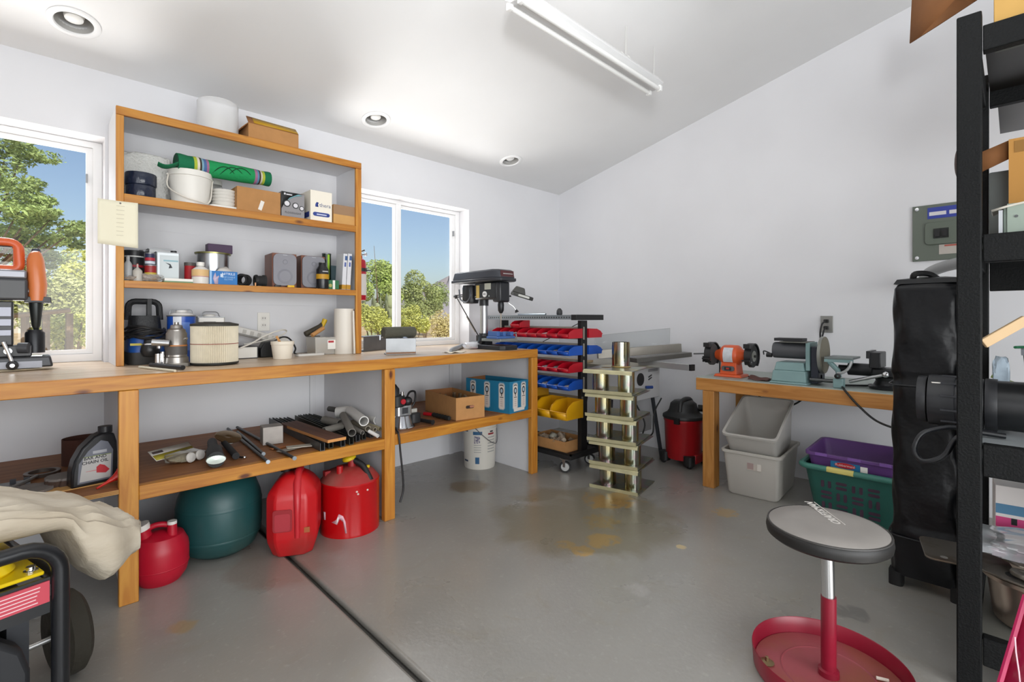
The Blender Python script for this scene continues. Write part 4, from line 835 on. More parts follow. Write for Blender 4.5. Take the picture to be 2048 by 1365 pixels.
t = thing('plastic_bag', 'crumpled clear bag left of the drill press foot', 'bag', (q.x, q.y+.02, B)); o.parent = t; G().lathe([(.001, 0), (.03, 0), (.03, .006), (.001, .006)], c=(.02, 0, .004)).out('pink_slip', M('c08a98', .6), t)
# ---- drill press
y = 2.84; x = KX(968, y); k = dep(x, y)/980
t = thing('drill_press', 'black benchtop drill press with a blue vise at the right end of the bench', 'drill press', (x, y, B))
def Z(py): return zat(py, x, y)-B
bkp = M('26282c', .4, var=.1)
G().prism([(-.085, .08), (.085, .08), (.085, -.27), (.06, -.30), (-.06, -.30), (-.085, -.27)], 0, .032, 'Z').out('foot', M('202226', .4), t, bevel=.004)
for s in (-.03, .03): G().box(s-.006, s+.006, -.26, -.14, .0318, .0326).out('slot', BLACK, t)
G().lathe([(.055, .032), (.045, .06), (.038, .10), (.038, .115)], n=24).out('column_base', M('1c1e22', .4), t)
G().cyl((0, 0, .11), (0, 0, Z(600)), .029, n=28).out('column', STEEL, t)
G().cyl((0, 0, Z(612)), (0, 0, Z(598)), .035, n=24).out('collar', M('1c1e22', .4), t)
# head casting, belt cover, motor
G().box(-.055, .055, -.20, .05, Z(600), Z(567)).out('head', M('1e2024', .35), t, bevel=.012)
G().prism([(-.05, Z(606)), (.05, Z(606)), (.05, Z(567)), (-.05, Z(567))], -.235, -.15, 'Y').out('quill_housing', M('1e2024', .35), t, bevel=.012)
cz0, cz1 = Z(566), Z(543.5)
G().prism([(-.11, .27), (.11, .27), (.115, -.22), (.075, -.275), (-.075, -.275), (-.115, -.22)], cz0, cz0+.022, 'Z').out('cover_rim', M('2a2c31', .4), t, bevel=.004)
G().rings([[(a*s_, b*s_+o_, z_) for a, b in ((-.105, .26), (.105, .26), (.108, -.215), (.07, -.265), (-.07, -.265), (-.108, -.215))] for z_, s_, o_ in ((cz0+.0225, 1, 0), (cz1-.01, .94, 0), (cz1, .86, 0))]).out('belt_cover', M('33363d', .35), t, bevel=.006)
G().cbox((.0, -.258, (cz0+cz1)/2+.008), (.13, .004, (cz1-cz0)*.55), (-.12, 0, 0)).out('front_badge', M('4a1f22', .4), t)
G().box(-.045, .05, -.2642, -.262, (cz0+cz1)/2+.006, (cz0+cz1)/2+.012).out('badge_print', M('a8a4a4', .5), t)
G().lathe([(.001, -.075), (.06, -.07), (.066, -.05), (.066, .05), (.06, .07), (.001, .075)], c=(-.0, .16, Z(588)), n=24).out('motor', M('17181b', .4), t)
G().tube(smooth_path([(-.055, .1, Z(580)), (-.085, .06, Z(592)), (-.075, .12, Z(604)), (-.07, .2, Z(598)), (-.068, .22, Z(578))]), .0055, 8).out('motor_cord', M('4a4f58', .5), t)
G().box(-.0575, -.0555, -.01, .024, Z(597), Z(572)).out('yellow_label', M('c3a85c', .5), t)
G().cyl((-.062, -.075, Z(590)), (-.0555, -.075, Z(590)), .022, n=24).out('gauge', M('dfe0e0', .4), t); G().box(-.0635, -.062, -.088, -.062, Z(590)-.002, Z(590)+.003).out('gauge_slot', BLACK, t)
G().cyl((-.065, -.13, Z(594)), (-.056, -.13, Z(594)), .006, n=10).cyl((-.064, .03, Z(594)), (-.056, .03, Z(594)), .006, n=10).out('screw', CHROME, t)
G().box(-.056, -.0552, -.14, -.07, Z(581), Z(569)).out('pale_plate', M('b5b7aa', .4), t)
cy = -.19
G().lathe([(.001, Z(628)), (.012, Z(627)), (.022, Z(622)), (.024, Z(611)), (.021, Z(606)), (.018, Z(606)), (.018, Z(600))], c=(0, cy, 0), n=24).out('chuck', M('2a2b2e', .3, .5), t)
G().cyl((0, cy, Z(655)), (0, cy, Z(627)), .0045, n=10).out('drill_bit', M('8d8378', .35, .8), t)
for a in (0.0,): G().tube([(.06, cy+.05, Z(598)), (.11, cy-.02, Z(614)), (.13, cy-.03, Z(622))], .005, 8).out('feed_handle', STEEL, t); G().lathe([(.006, 0), (.016, .02), (.001, .022)], c=(.128, cy-.03, Z(620)), axis=(.3, -.1, -.8)).out('handle_knob', BLACK, t)
G().box(-.085, .085, cy-.09, cy+.12, Z(681), Z(676)).out('table', M('8f9492', .4, .5), t, bevel=.002); G().box(-.035, .035, -.06, .03, Z(690), Z(670)).out('table_bracket', M('1c1e22', .4), t, bevel=.004)
G().cyl((-.03, -.03, Z(684)), (-.08, -.05, Z(684)), .013, n=12).out('clamp_knob', BLACK, t)
v = M('41629c', .4)
vz = Z(676)
vs = G().box(-.09, .09, cy-.06, cy+.06, vz+.0005, vz+.018).out('vise', v, t, bevel=.003)
G().box(-.085, -.055, cy-.05, cy+.05, vz+.0185, vz+.055).out('fixed_jaw', v, vs, bevel=.003); G().box(-.02, .005, cy-.05, cy+.05, vz+.0185, vz+.05).out('sliding_jaw', v, vs, bevel=.003); G().box(.06, .088, cy-.045, cy+.045, vz+.0185, vz+.05).out('end_block', v, vs, bevel=.003)
G().tube([(-.0, cy, vz+.036), (.16, cy, vz+.036)], .006, 8).out('screw', STEEL, vs); G().tube([(.155, cy, vz+.045), (.165, cy, vz-.02)], .005, 8).out('crank_handle', STEEL, vs)
# ---- swing arm magnifier lamp
la = at_y(955, 671, 3.21); lb_ = at_y(911, 594, 3.24); lc = at_y(935, 589, 3.20)
base = Vector((la.x, la.y, B)); t = thing('swing_arm_lamp', 'black swing arm magnifier lamp reaching behind the drill press', 'lamp', base); m_ = Matrix.Translation(-base)
G().lathe([(.001, 0), (.080, 0), (.083, .006), (.06, .028), (.02, .036), (.001, .036)], n=36).out('foot', M('8a8c8c', .4, .3), t)
G().tube([(0, 0, .03), tuple(la-base)], .012, 10).out('pivot', M('2b2b2c', .5), t)
ho = at_y(1045, 590, 2.98)
for off in ((0, -.008), (.014, .008)):
    o_ = Vector((off[0], off[1], 0)); G(m_).tube([la+o_, lb_+o_], .0045, 6).out('lower_arm', M('39393a', .4, .3), t)
    G(m_).tube([lb_+o_+Vector((0, 0, .01-off[0])), lc+o_+Vector((0, 0, -off[0]*.9)), at_y(1022, 592, 3.10)+Vector((0, 0, -off[0]*.5))], .0045, 6).out('upper_arm', M('39393a', .4, .3), t)
G(m_).sph(lb_, .018, 12, 8).out('elbow', M('39393a', .4), t)
G(m_).tube([la+Vector((-.02, 0, .03)), la*.5+lb_*.5], .007, 8).out('spring', M('8d8980', .4, .6), t)
hd = G(m_ @ Matrix.Translation(ho) @ Matrix.Rotation(-.85, 4, 'Z') @ Matrix.Rotation(.30, 4, 'Y'))
hd.rbox((0, 0, -.012), (.20, .13, .03), .05); hd.out('lamp_head', M('3a3a38', .5), t, bevel=.006)
G(m_ @ Matrix.Translation(ho) @ Matrix.Rotation(-.85, 4, 'Z') @ Matrix.Rotation(.30, 4, 'Y')).frustum((-.035, 0, .003), (.12, .10, 0), (.075, .06, 0), .055).out('ballast_cover', M('444441', .5), t, bevel=.008)
G(m_ @ Matrix.Translation(ho) @ Matrix.Rotation(-.85, 4, 'Z') @ Matrix.Rotation(.30, 4, 'Y')).rbox((.02, -.066, -.012), (.10, .004, .018), .008, ax='Y').out('lens_window', M('b5b5ae', .3), t)
# ================================================================ LOWER SHELVES
S1, S2, S3 = .4685, .4665, .4805
# ---- left bay
p = at_z(172, 930, S1); x, y = p.x, p.y; k = dep(x, y)/980; r = 34*k; H = (zat(885, x, y-r)-S1)
t = G().lathe([(r, 0), (r, H), (r-.003, H), (r-.003, 0), (r, 0)], n=36, sq=(1.05, .9)).out('sanding_belt', M('4a2a20', .9, bump=.3, bscale=300)); t.location = (x, y+.06, S1); tag(t, 'brown sanding belt standing as a ring behind the black oil bottle', 'sanding belt')
p = at_z(192, 972, S1); x, y = p.x-.008, p.y+.045; k = dep(x, y-.03)/980
t = thing('oil_bottle', 'black oil bottle with a grey label beside the first bench post', 'bottle', (x, y, S1), rz=.18)
w_, H = 37*k, zat(856, x, y)-S1
bo = [(-w_, .01), (-w_*.97, .0), (w_*.97, 0), (w_, .01), (w_*1.0, H*.5), (w_*.97, H*.72), (w_*.86, H*.86), (w_*.72, H*.90), (w_*.30, H*.90), (-w_*.02, H*.86), (-w_*.55, H*.68), (-w_*.85, H*.48), (-w_*.97, H*.3)]
G().prism(bo, -.034, .034).out('body', M('17181b', .3), t, bevel=.009)
G().cyl((w_*.55, 0, H*.885), (w_*.55, 0, H), .024, n=24).out('cap', M('1b1c1f', .35), t)
lp = [(-w_*.74, H*.07), (w_*.74, H*.07), (w_*.78, H*.58), (w_*.55, H*.74), (w_*.25, H*.78), (-w_*.30, H*.62), (-w_*.68, H*.42)]
G().prism(lp, -.0352, -.034).out('label_frame', M('6b6e78', .35), t); G().prism([(-w_*.66, H*.10), (w_*.66, H*.10), (w_*.70, H*.52), (-w_*.5, H*.52)], -.0360, -.0345).out('label', M('b9b7b4', .4), t)
txt('BAR AND\nCHAIN OIL', .017, M('26262a', .6), t, (w_*.0, -.0364, H*.455), bold=.0003)
G().prism([(w_*.05, H*.22), (w_*.45, H*.19), (w_*.62, H*.24), (w_*.4, H*.33), (w_*.2, H*.36), (w_*.05, H*.32)], -.0366, -.0362).out('saw_print', M('b2222c', .5), t); G().prism([(-w_*.4, H*.262), (w_*.05, H*.255), (w_*.05, H*.275), (-w_*.4, H*.272)], -.0366, -.0362).out('saw_bar_print', M('c08a88', .5), t)
G().box(-w_*.1, w_*.5, -.0358, -.035, H*.56, H*.61).out('name_print', M('a8a9ae', .5), t); G().box(-w_*.5, w_*.7, -.0364, -.0358, H*.515, H*.525).out('green_line', M('8a9a4a', .5), t)
a, b = at_z(193, 981, S1), at_z(225, 972, S1); a.z += .006; b.z += .026
t = G().lathe([(.004, 0), (.006, .04), (.012, .065), (.024, .09), (.028, .093), (.024, .092), (.009, .065)], n=20, axis=(b-a)).out('red_funnel', M('c42318', .35)); t.location = a; tag(t, 'red plastic funnel lying in front of the oil bottle', 'funnel')
pd = M('7d7672', .8, var=.1, scale=20); pe = M('4e3a30', .8)
p = at_z(130, 983, S1)
t = thing('cardboard_sheet', 'flat piece of cardboard beneath the sanding discs in the left bay', 'cardboard', (p.x-.02, p.y+.06, S1)); G().cbox((0, 0, .002), (.30, .13, .004), (0, 0, .1)).out('sheet', CARDL, t)
def discs(px, py, nn, r, lb, z0=.0042):
    q = at_z(px, py, S1); t = thing('sanding_disc_stack', lb, 'sanding discs', (q.x, q.y, S1+z0), group='stacks of sanding discs')
    for i in range(nn): 
        pts = [(r*(1-.10*(abs(math.sin(4*a_)) > .93))*math.cos(a_), r*(1-.10*(abs(math.sin(4*a_)) > .93))*math.sin(a_)) for a_ in [2*PI*j/48 for j in range(48)]]
        G(Matrix.Rotation(i*.02, 4, 'Z')).rings([[(u_, v_, .0045*i) for u_, v_ in pts], [(u_, v_, .0045*i+.0041) for u_, v_ in pts]]).out('sanding_disc', pd if i > nn-3 else pe, t)
    return t
discs(130, 968, 7, .062, 'taller stack of grey sanding discs beside the oil bottle'); discs(60, 984, 3, .075, 'low stack of grey sanding discs at the left edge of the left bay', 0)
q = at_z(85, 953, S1); t = G().lathe([(.045, 0), (.058, .0), (.060, .014), (.050, .016), (.045, .014), (.045, 0)], n=28).out('steel_ring', M('6e6660', .35, .7)); t.location = (q.x, q.y+.03, S1); tag(t, 'dark steel ring behind the sanding discs on the left bay shelf', 'ring')
a, b = at_z(20, 985, S1), at_z(75, 958, S1)
t = G().tube([a+Vector((0, 0, .0105)), b+Vector((0, 0, .014))], [.009, .006], 8).out('steel_wrench', M('a9aaa8', .3, .8)); tag(t, 'bright steel wrench leaning beside the steel ring in the left bay', 'wrench')
q = at_z(12, 975, S1); t = thing('steel_bracket', 'slotted grey steel bracket at the left frame edge of the left bay', 'bracket', (q.x, q.y+.02, S1)); G().box(-.07, .07, -.03, .03, 0, .006).out('plate', GREYM, t)
for u_ in (-.04, .01, .05): G().box(u_, u_+.018, -.012, .006, .0061, .022).out('lug', M('33343a', .5), t)
# ---- middle bay
q = at_z(372, 925, S2); x, y = q.x, q.y+.04
t = thing('parts_bag', 'clear bag of fittings with a yellow and white header card in the middle bay', 'bag', (x, y, S2), rz=.5)
lumpy(.085, .06, .022, 61, .12, pw=.75).out('film', glassy('bag2', gloss=.3, rough=.12, density=.30, col=(.55, .50, .38)), t)
lumpy(.055, .04, .014, 62, .2, pw=.8).out('contents', M('8d8468', .7, var=.3, scale=40), t)
G().mesh([(-.10, .045, .02), (.10, .045, .02), (.10, .10, .058), (-.10, .10, .058)], [(0, 1, 2, 3)]).out('header_card', M('d9d5cc', .6), t, solid=.001); G().mesh([(-.098, .046, .0225), (.098, .046, .0225), (.098, .072, .0405), (-.098, .072, .0405)], [(0, 1, 2, 3)]).out('yellow_band', M('b3a534', .6), t, solid=.001); G().mesh([(-.09, .079, .0455), (-.04, .079, .0455), (-.04, .090, .0531), (-.09, .090, .0531)], [(0, 1, 2, 3)]).out('print', M('4a3c3a', .6), t, solid=.001)
for s, lb in ((-.022, 'cap'), (.026, 'cap')): G().lathe([(.001, .0), (.022, 0), (.024, .006), (.020, .014), (.001, .016)], c=(s, -.062, .025), axis=(.1, -1, .15), n=22).out('end_cap', M('d6d2cc', .25), t)
a, b = at_z(424, 893, S2), at_z(432, 936, S2)
t = thing('flashlight', 'black cased flashlight with a bright edge pointing at the front of the middle bay', 'flashlight', b, rz=math.atan2((b-a).y, (b-a).x)); Lf = (b-a).length
G().tube([(-Lf, 0, .022), (-Lf*.55, 0, .024), (-Lf*.4, 0, .034), (0, 0, .036)], [.022, .024, .034, .036], 18).out('body', M('1b1c1d', .6), t); G().lathe([(.036, 0), (.04, .004), (.038, .012), (.001, .014)], c=(0, 0, .038), axis=(1, 0, 0), n=24, sq=(.5, 1)).out('lens', M('c2ccc4', .15, .2), t)
a, b = at_z(448, 893, S2), at_z(472, 921, S2); g = G(); g.tube([a+Vector((0, 0, .02)), b+Vector((0, 0, .02))], [.014, .016], 16); t = g.out('rubber_grip', M('141416', .7)); tag(t, 'black rubber grip lying right of the flashlight', 'grip')
a, b = at_z(466, 917, S2), at_z(489, 919, S2); t = thing('black_lever', 'thin black lever with a bright ball end before the steel rods', 'lever', a); G().tube([(0, 0, .008), tuple(b-a+Vector((0, 0, .008)))], .0045, 8).out('shaft', BLACK, t); G().sph(tuple(b-a+Vector((0, 0, .0085))), .0085, 12, 8).out('ball', CHROME, t)
q = at_z(462, 893, S2); t = thing('round_mirror', 'round mirror lens tilted on the middle shelf beside the steel rods', 'mirror', (q.x, q.y+.055, S2+.038), rot=(.35, .12, .1)); G().lathe([(.001, 0), (.062, .0), (.065, .005), (.058, .008), (.001, .003)], n=36).out('mirror', M('9a8468', .08, .9), t); G().cyl((.0, -.045, -.008), (0, -.045, .002), .012, n=12).out('mount', M('b5b8b4', .4), t)
for i, (pa, pb, r, m_, lb) in enumerate((((450, 856), (536, 928), .0075, DSTEEL, 'left steel rod of the three lying across the middle bay'), ((475, 867), (527, 912), .0075, DSTEEL, 'short steel rod between the two long ones in the middle bay'), ((465, 853), (589, 921), .008, M('3f4042', .35, .8), 'right dark steel rod, its end over the shelf edge in the middle bay'))):
    a, b = at_z(*pa, S2), at_z(*pb, S2); up = Vector((0, 0, r+.001)); t = thing('steel_rod', lb, 'rod', (a+b)/2, group='steel rods in the middle bay'); h_ = (b-a)/2
    G().tube([up-h_, up+h_], r, 12).out('rod', m_, t); G().cyl(up+h_*.992, up+h_*1.004, r*1.25, n=12).out('bolt_head', M('9aa4ad', .3, .8), t)
q = at_z(549, 889, S2); x, y = q.x, q.y+.045; k = dep(x, y-.05)/980
t = G().box(-.05, .05, -.045, .045, 0, zat(851, x, y)-S2).out('metal_block', M('a19a94', .45, .35, var=.12, scale=14), bevel=.002); t.location = (x, y, S2); t.rotation_euler = (0, 0, -.15); tag(t, 'grey metal block standing on the middle bay shelf', 'block')
for i, (px, py, w_, h_, rz, mt, lb) in enumerate(((560, 896, .05, .03, .2, M('a8683c', .7), 'rust brown flat scrap before the metal block'), (583, 901, .075, .04, .35, M('9a9488', .4, .5), 'dull grey scrap plate right of the metal block'), (598, 898, .06, .05, -.2, M('b9b3a6', .5, .3), 'pale scrap plate leaning on the grey one at the shelf edge'))):
    q = at_z(px, py, S2); t = G().box(-w_, w_, -h_/2, h_/2, 0, .004).out('scrap_plate', mt, bevel=.001); t.location = (q.x, q.y, S2+.001+.005*i); t.rotation_euler = (0, .03, rz); tag(t, lb, 'scrap')
chan = M('4f4f47', .4, .75, var=.15, scale=15); chi = M('5b5d5e', .4, .75, var=.15, scale=15)
CH = [((537, 846), (645, 903), .030), ((548, 843), (662, 897), .026), ((563, 841), (686, 894), .024), ((586, 838), (703, 890), .026), ((596, 837), (716, 884), .026), ((608, 836), (728, 880), .026), ((618, 836), (744, 876), .022)]
ORD = ['first', 'second', 'third', 'fourth', 'fifth', 'sixth', 'seventh']
for i, (pa, pb, hh) in enumerate(CH):
    a, b = at_z(*pa, S2), at_z(*pb, S2); d = b-a; L_ = d.length
    t = thing('steel_channel', ORD[i]+' from the left of the dark steel channels lying across the middle bay', 'steel channel', (a.x, a.y, S2+.0005), rz=math.atan2(d.y, d.x), group='steel channels in the middle bay')
    g = G(); w_ = .012
    g.box(0, L_, -w_, w_, 0, .003); g.box(0, L_, -w_, -w_+.003, .003, hh*1.35); g.box(0, L_, w_-.003, w_, .003, hh*1.35); g.out('channel', chan if i % 2 else chi, t)
a, b = at_z(577, 850, S2+.04), at_z(674, 884, S2+.04); d = b-a; t = thing('wood_plank', 'narrow brown plank with a pale cut end lying on the steel channels', 'plank', (a.x, a.y, S2+.042), rz=math.atan2(d.y, d.x))
G().box(0, d.length, -.05, .05, 0, .015).out('board', wood('6b4636', '55362a', 'X', False, .7), t); G().box(d.length, d.length+.001, -.05, .05, 0, .015).out('cut_end', M('c98d4f', .8), t); G().box(.1, d.length, -.0505, -.05, 0, .015).out('pale_edge', M('b57b45', .8), t)
pvc = M('d5d3cf', .4); gpl = M('7d7972', .6, var=.1); tan = M('8a8272', .6)
def pipe(name, label, pa, pb, za, zb, r, mat, wall=.82, group='pipes piled in the middle bay', cat='pipe', yadd=0):
    a, b = at_z(*pa, za), at_z(*pb, zb); a.y += yadd; d = (b-a).normalized()
    t = thing(name, label, cat, (a+b)/2, group=group); u_ = a-(a+b)/2; v_ = b-(a+b)/2; L_ = (b-a).length
    g = G(); q = r*wall; g.lathe([(q, 0), (r, 0), (r, L_), (q, L_), (q, 0)], c=u_, axis=d, n=22); g.out('pipe', mat, t)
    return t
pipe('white_pipe', 'longer white plastic pipe with its open end facing out over the channels', (700, 822), (728, 843), S2+.112, S2+.10, .028, pvc)
pipe('white_pipe', 'short white plastic pipe next to the second bench post', (730, 831), (756, 841), S2+.078, S2+.078, .028, pvc)
t = pipe('white_fitting', 'thick white plastic coupling at the back of the pipe pile', (674, 826), (698, 823), S2+.09, S2+.10, .034, pvc)
pipe('grey_pipe', 'grey pipe with a black open end lying over the pipe pile', (686, 831), (704, 866), S2+.095, S2+.07, .021, gpl, .86)
t = pipe('grey_fitting', 'bent grey plastic fitting lying on the steel channels', (648, 862), (684, 852), S2+.048, S2+.055, .019, gpl); 
pipe('grey_coupling', 'grey pipe coupling behind the bent grey fitting', (648, 840), (680, 847), S2+.06, S2+.06, .022, gpl)
for i, (pa, pb, r, mt, lb) in enumerate((((705, 846), (736, 858), .018, tan, 'small tan pipe whose open end sits under the long white pipe'), ((722, 846), (750, 860), .013, tan, 'smallest tan pipe in the middle of the pile'), ((728, 847), (760, 859), .012, M('9a8f72', .6), 'thin tan pipe ending against the second bench post'), ((700, 852), (725, 866), .013, gpl, 'thin grey pipe low in the pile above the channels'), ((738, 863), (756, 873), .010, pvc, 'thin white pipe lowest in the pile by the second bench post'))):
    pipe('thin_pipe', lb, pa, pb, S2+.055, S2+.05-.004*i, r, mt, .72)
pipe('ribbed_hose', 'dark ribbed hose end at the back corner of the pipe pile', (658, 818), (684, 822), S2+.10, S2+.10, .016, M('4a4a48', .7))
# ---- floor below the shelf
def spun(name, label, cat, px, py, rpx, prof, mat, n=40, dr=1.0):
    p = at_z(px, py, 0); k = dep(p.x, p.y)/980; u_ = Vector((p.x, p.y, 0)).normalized(); r = rpx*k
    for _ in range(3): c = Vector((p.x, p.y, 0))+u_*r*dr; r = rpx*dep(c.x, c.y)/980*.985
    t = thing(name, label, cat, (c.x, c.y, 0)); return t, r
dust = M('b81018', .38, c2='8d3a34', scale=2.5, thr=(.55, .75))
t, r = spun('fuel_can', 'small red plastic fuel can with white caps beside the first bench post', 'fuel can', 321, 1181, 49, None, RED)
H = zat(1062, t.location.x, t.location.y)
pr = M('b3102a', .42, var=.06)
G().lathe([(.001, .0), (r*.72, .0), (r*.92, .03), (r, .07), (r, H*.62), (r*.97, H*.74), (r*.80, H*.92), (r*.45, H*1.0), (.001, H*1.02)], n=40).out('body', pr, t)
G().lathe([(r*.99, .066), (r*1.012, .07), (r*.99, .074)], n=40).out('seam', pr, t)
up = Vector((.035, -.045, 0)); G().tube([up+Vector((0, 0, H*.9)), up+Vector((0, 0, H*1.16))], [.020, .018], 16).out('spout_neck', pr, t); G().cyl(up+Vector((0, 0, H*1.16)), up+Vector((0, 0, H*1.22)), .018, n=18).out('white_cap', PLW, t)
un = Vector((-.065, -.01, 0)); G().tube([un*.8+Vector((0, 0, H*.92)), un+Vector((0, 0, H*1.13))], .026, 16).out('filler_neck', pr, t); G().cyl(un+Vector((0, 0, H*1.13)), un*1.1+Vector((0, 0, H*1.24)), .03, n=20).out('white_cap', PLW, t)
G().tube(smooth_path([un+Vector((0, 0, H*1.08)), (-.02, -.02, H*1.17), (.02, -.03, H*1.14), up+Vector((0, 0, H*1.06))], 5), .012, 10).out('handle', pr, t)
t, r = spun('round_tank', 'large dark green round plastic tank under the middle bay', 'tank', 440, 1131, 76, None, RED)
H = .395; gt = M('1d4a4b', .42, c2='39504a', scale=2.2, thr=(.5, .8))
G().lathe([(.001, .0), (r*.60, .0), (r*.84, .03), (r*.97, .085), (r, .12), (r, .235), (r*.965, .275), (r*.86, .33), (r*.66, .368), (r*.35, .385), (.001, .388)], n=48).out('body', gt, t)
G().lathe([(r*.972, .083), (r*.992, .090), (r*.985, .098)], n=48).out('seam', gt, t); G().lathe([(r*.999, .232), (r*1.004, .238), (r*.99, .246)], n=48).out('seam', gt, t)
u_ = Vector((.035, -.07, 0)); G().tube([u_+Vector((0, 0, .34)), u_+Vector((0, 0, .405))], [.028, .022], 16).out('spout', gt, t); G().cyl(u_+Vector((0, 0, .405)), u_+Vector((0, 0, .416)), .021, n=18).out('tan_plug', M('b5834c', .7), t)
G().tube(smooth_path([u_+Vector((-.015, .02, .385)), (-.0, .0, .402), (-.06, .06, .402), (-.09, .08, .36)], 5), .016, 10).out('handle', gt, t)
# jerry can
p = at_z(590, 1117, 0); c = Vector((p.x, p.y, 0))+Vector((p.x, p.y, 0)).normalized()*.13
t = thing('jerry_can', 'red angular jerry can with a handle slot in front of the bench', 'fuel can', (c.x, c.y, 0), rz=-.50)
def octo(w, d, q): return [(-w, -d+q), (-w+q, -d), (w-q, -d), (w, -d+q), (w, d-q), (w-q, d), (-w+q, d), (-w, d-q)]
k = dep(c.x, c.y)/980; W, D = .115, .135; rs = []
for z, f in ((0, .78), (.03, .86), (.07, .97), (.10, 1.0), (.275, 1.0), (.300, .95), (.340, .72), (.366, .50), (.376, .36)):
    rs.append([(a*f, b*(f*.8+.2 if z > .3 else f), z) for a, b in octo(W, D, .045)])
G().rings(rs).out('body', dust, t, bevel=.008)
rb = M('b8202a', .4)
G().tube([(.03, -D*1.0, .10), (.03, -D*1.02, .20), (.03, -D*1.01, .28), (.025, -D*.72, .345), (.02, -D*.2, .382), (.02, D*.3, .38)], [.012, .013, .017, .019, .018, .018], 12).out('handle_bar', rb, t)
G().rbox((-.035, -D-.001, .185), (.085, .006, .105), .012, ax='Y').out('grip_recess', M('8f1a22', .45), t); G().rbox((-.035, -D-.004, .178), (.068, .004, .082), .010, ax='Y').out('recess_panel', M('a32a34', .45), t)
G().lathe([(.026, 0), (.028, .03), (.02, .034), (.001, .034)], c=(-.045, .03, .375), n=18).out('spout_cap', M('1d1415', .5), t)
G().box(.06, .085, -D-.002, -D+.002, .12, .145).out('rust_patch', M('a0552c', .7), t)
# round steel can
t, r = spun('round_fuel_can', 'round glossy red steel fuel can with a yellow valve beside the second bench post', 'fuel can', 712, 1074, 57, None, RED)
t.location.x = 1.398-r*1.01
gr = M('b00a10', .16, var=.06, scale=4)
Hs = .262; G().lathe([(.001, .004), (r*.97, .004), (r, .0), (r*1.005, .006), (r, .012), (r, Hs), (r*1.006, Hs+.004), (r*.985, Hs+.010)], n=56).out('shell', gr, t)
G().lathe([(r*.985, Hs+.009), (r*.80, Hs+.045), (r*.45, Hs+.068), (r*.2, Hs+.074), (.001, Hs+.075)], n=56).out('dusty_top', M('9a2524', .6, c2='8d5a50', scale=5, thr=(.4, .7)), t)
vc = Vector((.005, -.01, Hs+.07)); G().cyl(vc, vc+Vector((0, 0, .045)), .022, n=18).out('filler', M('8d1a1c', .4), t); G().lathe([(.024, 0), (.036, .006), (.038, .02), (.03, .028), (.001, .03)], c=vc+Vector((-.006, .01, .03)), axis=(-.2, .2, 1), n=24).out('yellow_cap', M('d6b818', .45), t)
G().tube(smooth_path([vc+Vector((.01, -.012, .035)), vc+Vector((.035, -.055, .01)), vc+Vector((.045, -.10, -.035)), vc+Vector((.05, -.118, -.06))], 5), [.016]*16, 12).out('black_nozzle', M('17181a', .5), t)
G().rbox((.075, -.045, Hs+.062), (.035, .015, .014), .006).out('yellow_tab', M('d6b818', .45), t)
G().cyl((-.075, -.035, Hs+.055), (-.075, -.035, Hs+.095), .017, n=16).out('vent', M('a5161a', .35), t); G().box(-.13, -.10, .02, .05, Hs+.035, Hs+.062).out('lug', M('8f1c1e', .5), t)
ang0 = math.atan2(-t.location.y, -t.location.x)
def wrap(pts, R, mat, nm):   # flat print wrapped round the shell; pts = (angle offset, z)
    G().mesh([(R*math.cos(ang0+a_), R*math.sin(ang0+a_), z_) for a_, z_ in pts], [tuple(range(len(pts)))]).out(nm, mat, t, solid=.0012)
wrap([(-.62, .085), (-.45, .10), (-.36, .13), (-.22, .12), (-.14, .09), (-.10, .03), (-.15, .03), (-.22, .09), (-.33, .105), (-.42, .075)], r+.0008, M('d9a9b4', .5), 'paint_splash'); wrap([(-.47, .08), (-.40, .085), (-.36, .115), (-.40, .115)], r+.0016, M('ece4e4', .5), 'paint_splash')
wrap([(-1.02, .09), (-.90, .09), (-.90, .13), (-1.02, .13)], r+.0008, M('c9b5c0', .5), 'barcode_label')
for a_, z_ in ((.60, .235), (.22, .238), (.26, .225)): G().sph((r*math.cos(ang0+a_), r*math.sin(ang0+a_), z_), (.006, .006, .005), 8, 6).out('paint_chip', M('d9c9c0', .5), t)
# ---- right bay
q = at_z(812, 858, S3); x, y = q.x, q.y+.05; k = dep(x, y)/980
t = thing('router', 'chrome and black plunge router with a black cord just right of the second bench post', 'router', (x, y, S3)); H = zat(768, x, y)-S3
G().lathe([(.03, 0), (.078, 0), (.080, .006), (.078, .011), (.03, .011), (.03, 0)], n=40).out('base_ring', CHROME, t); G().lathe([(.07, .011), (.055, .06), (.05, .075), (.046, .075), (.05, .06), (.066, .011)], n=28).out('skirt', M('b9bbbf', .15, .9), t)
for s in (-1, 1): G().cyl((s*.055, .0, .01), (s*.055, 0, .16), .009, n=14).out('guide_post', CHROME, t)
G().rbox((0, 0, .105), (.11, .08, .06), .02).out('clamp_body', M('c9cbce', .2, .8), t, bevel=.004); G().box(-.02, .02, -.0415, -.04, .09, .125).out('dark_window', M('35363a', .4), t); G().rbox((-.035, 0, .165), (.09, .09, .07), .035).out('motor', M('1b1d1e', .5), t, bevel=.006); G().lathe([(.036, .20), (.034, .24), (.022, H-.01), (.016, H), (.001, H)], c=(-.055, 0, 0), n=20).out('motor_cap', M('16181c', .5), t)
G().cyl((-.02, -.045, .165), (-.02, -.055, .165), .016, n=16).out('red_knob', M('a81c28', .4), t); G().cyl((-.015, -.03, .18), (-.015, -.03, .222), .009, n=12).out('depth_rod', CHROME, t); G().sph((.035, -.01, .158), (.030, .03, .028), 16, 10).out('side_knob', M('18191b', .45), t)
G().tube(smooth_path([(.03, 0, .165), (.07, .02, .205), (.115, .03, .20), (.12, .04, .14), (.10, .05, .10)], 6), .0065, 8).out('cord', M('141416', .5), t)
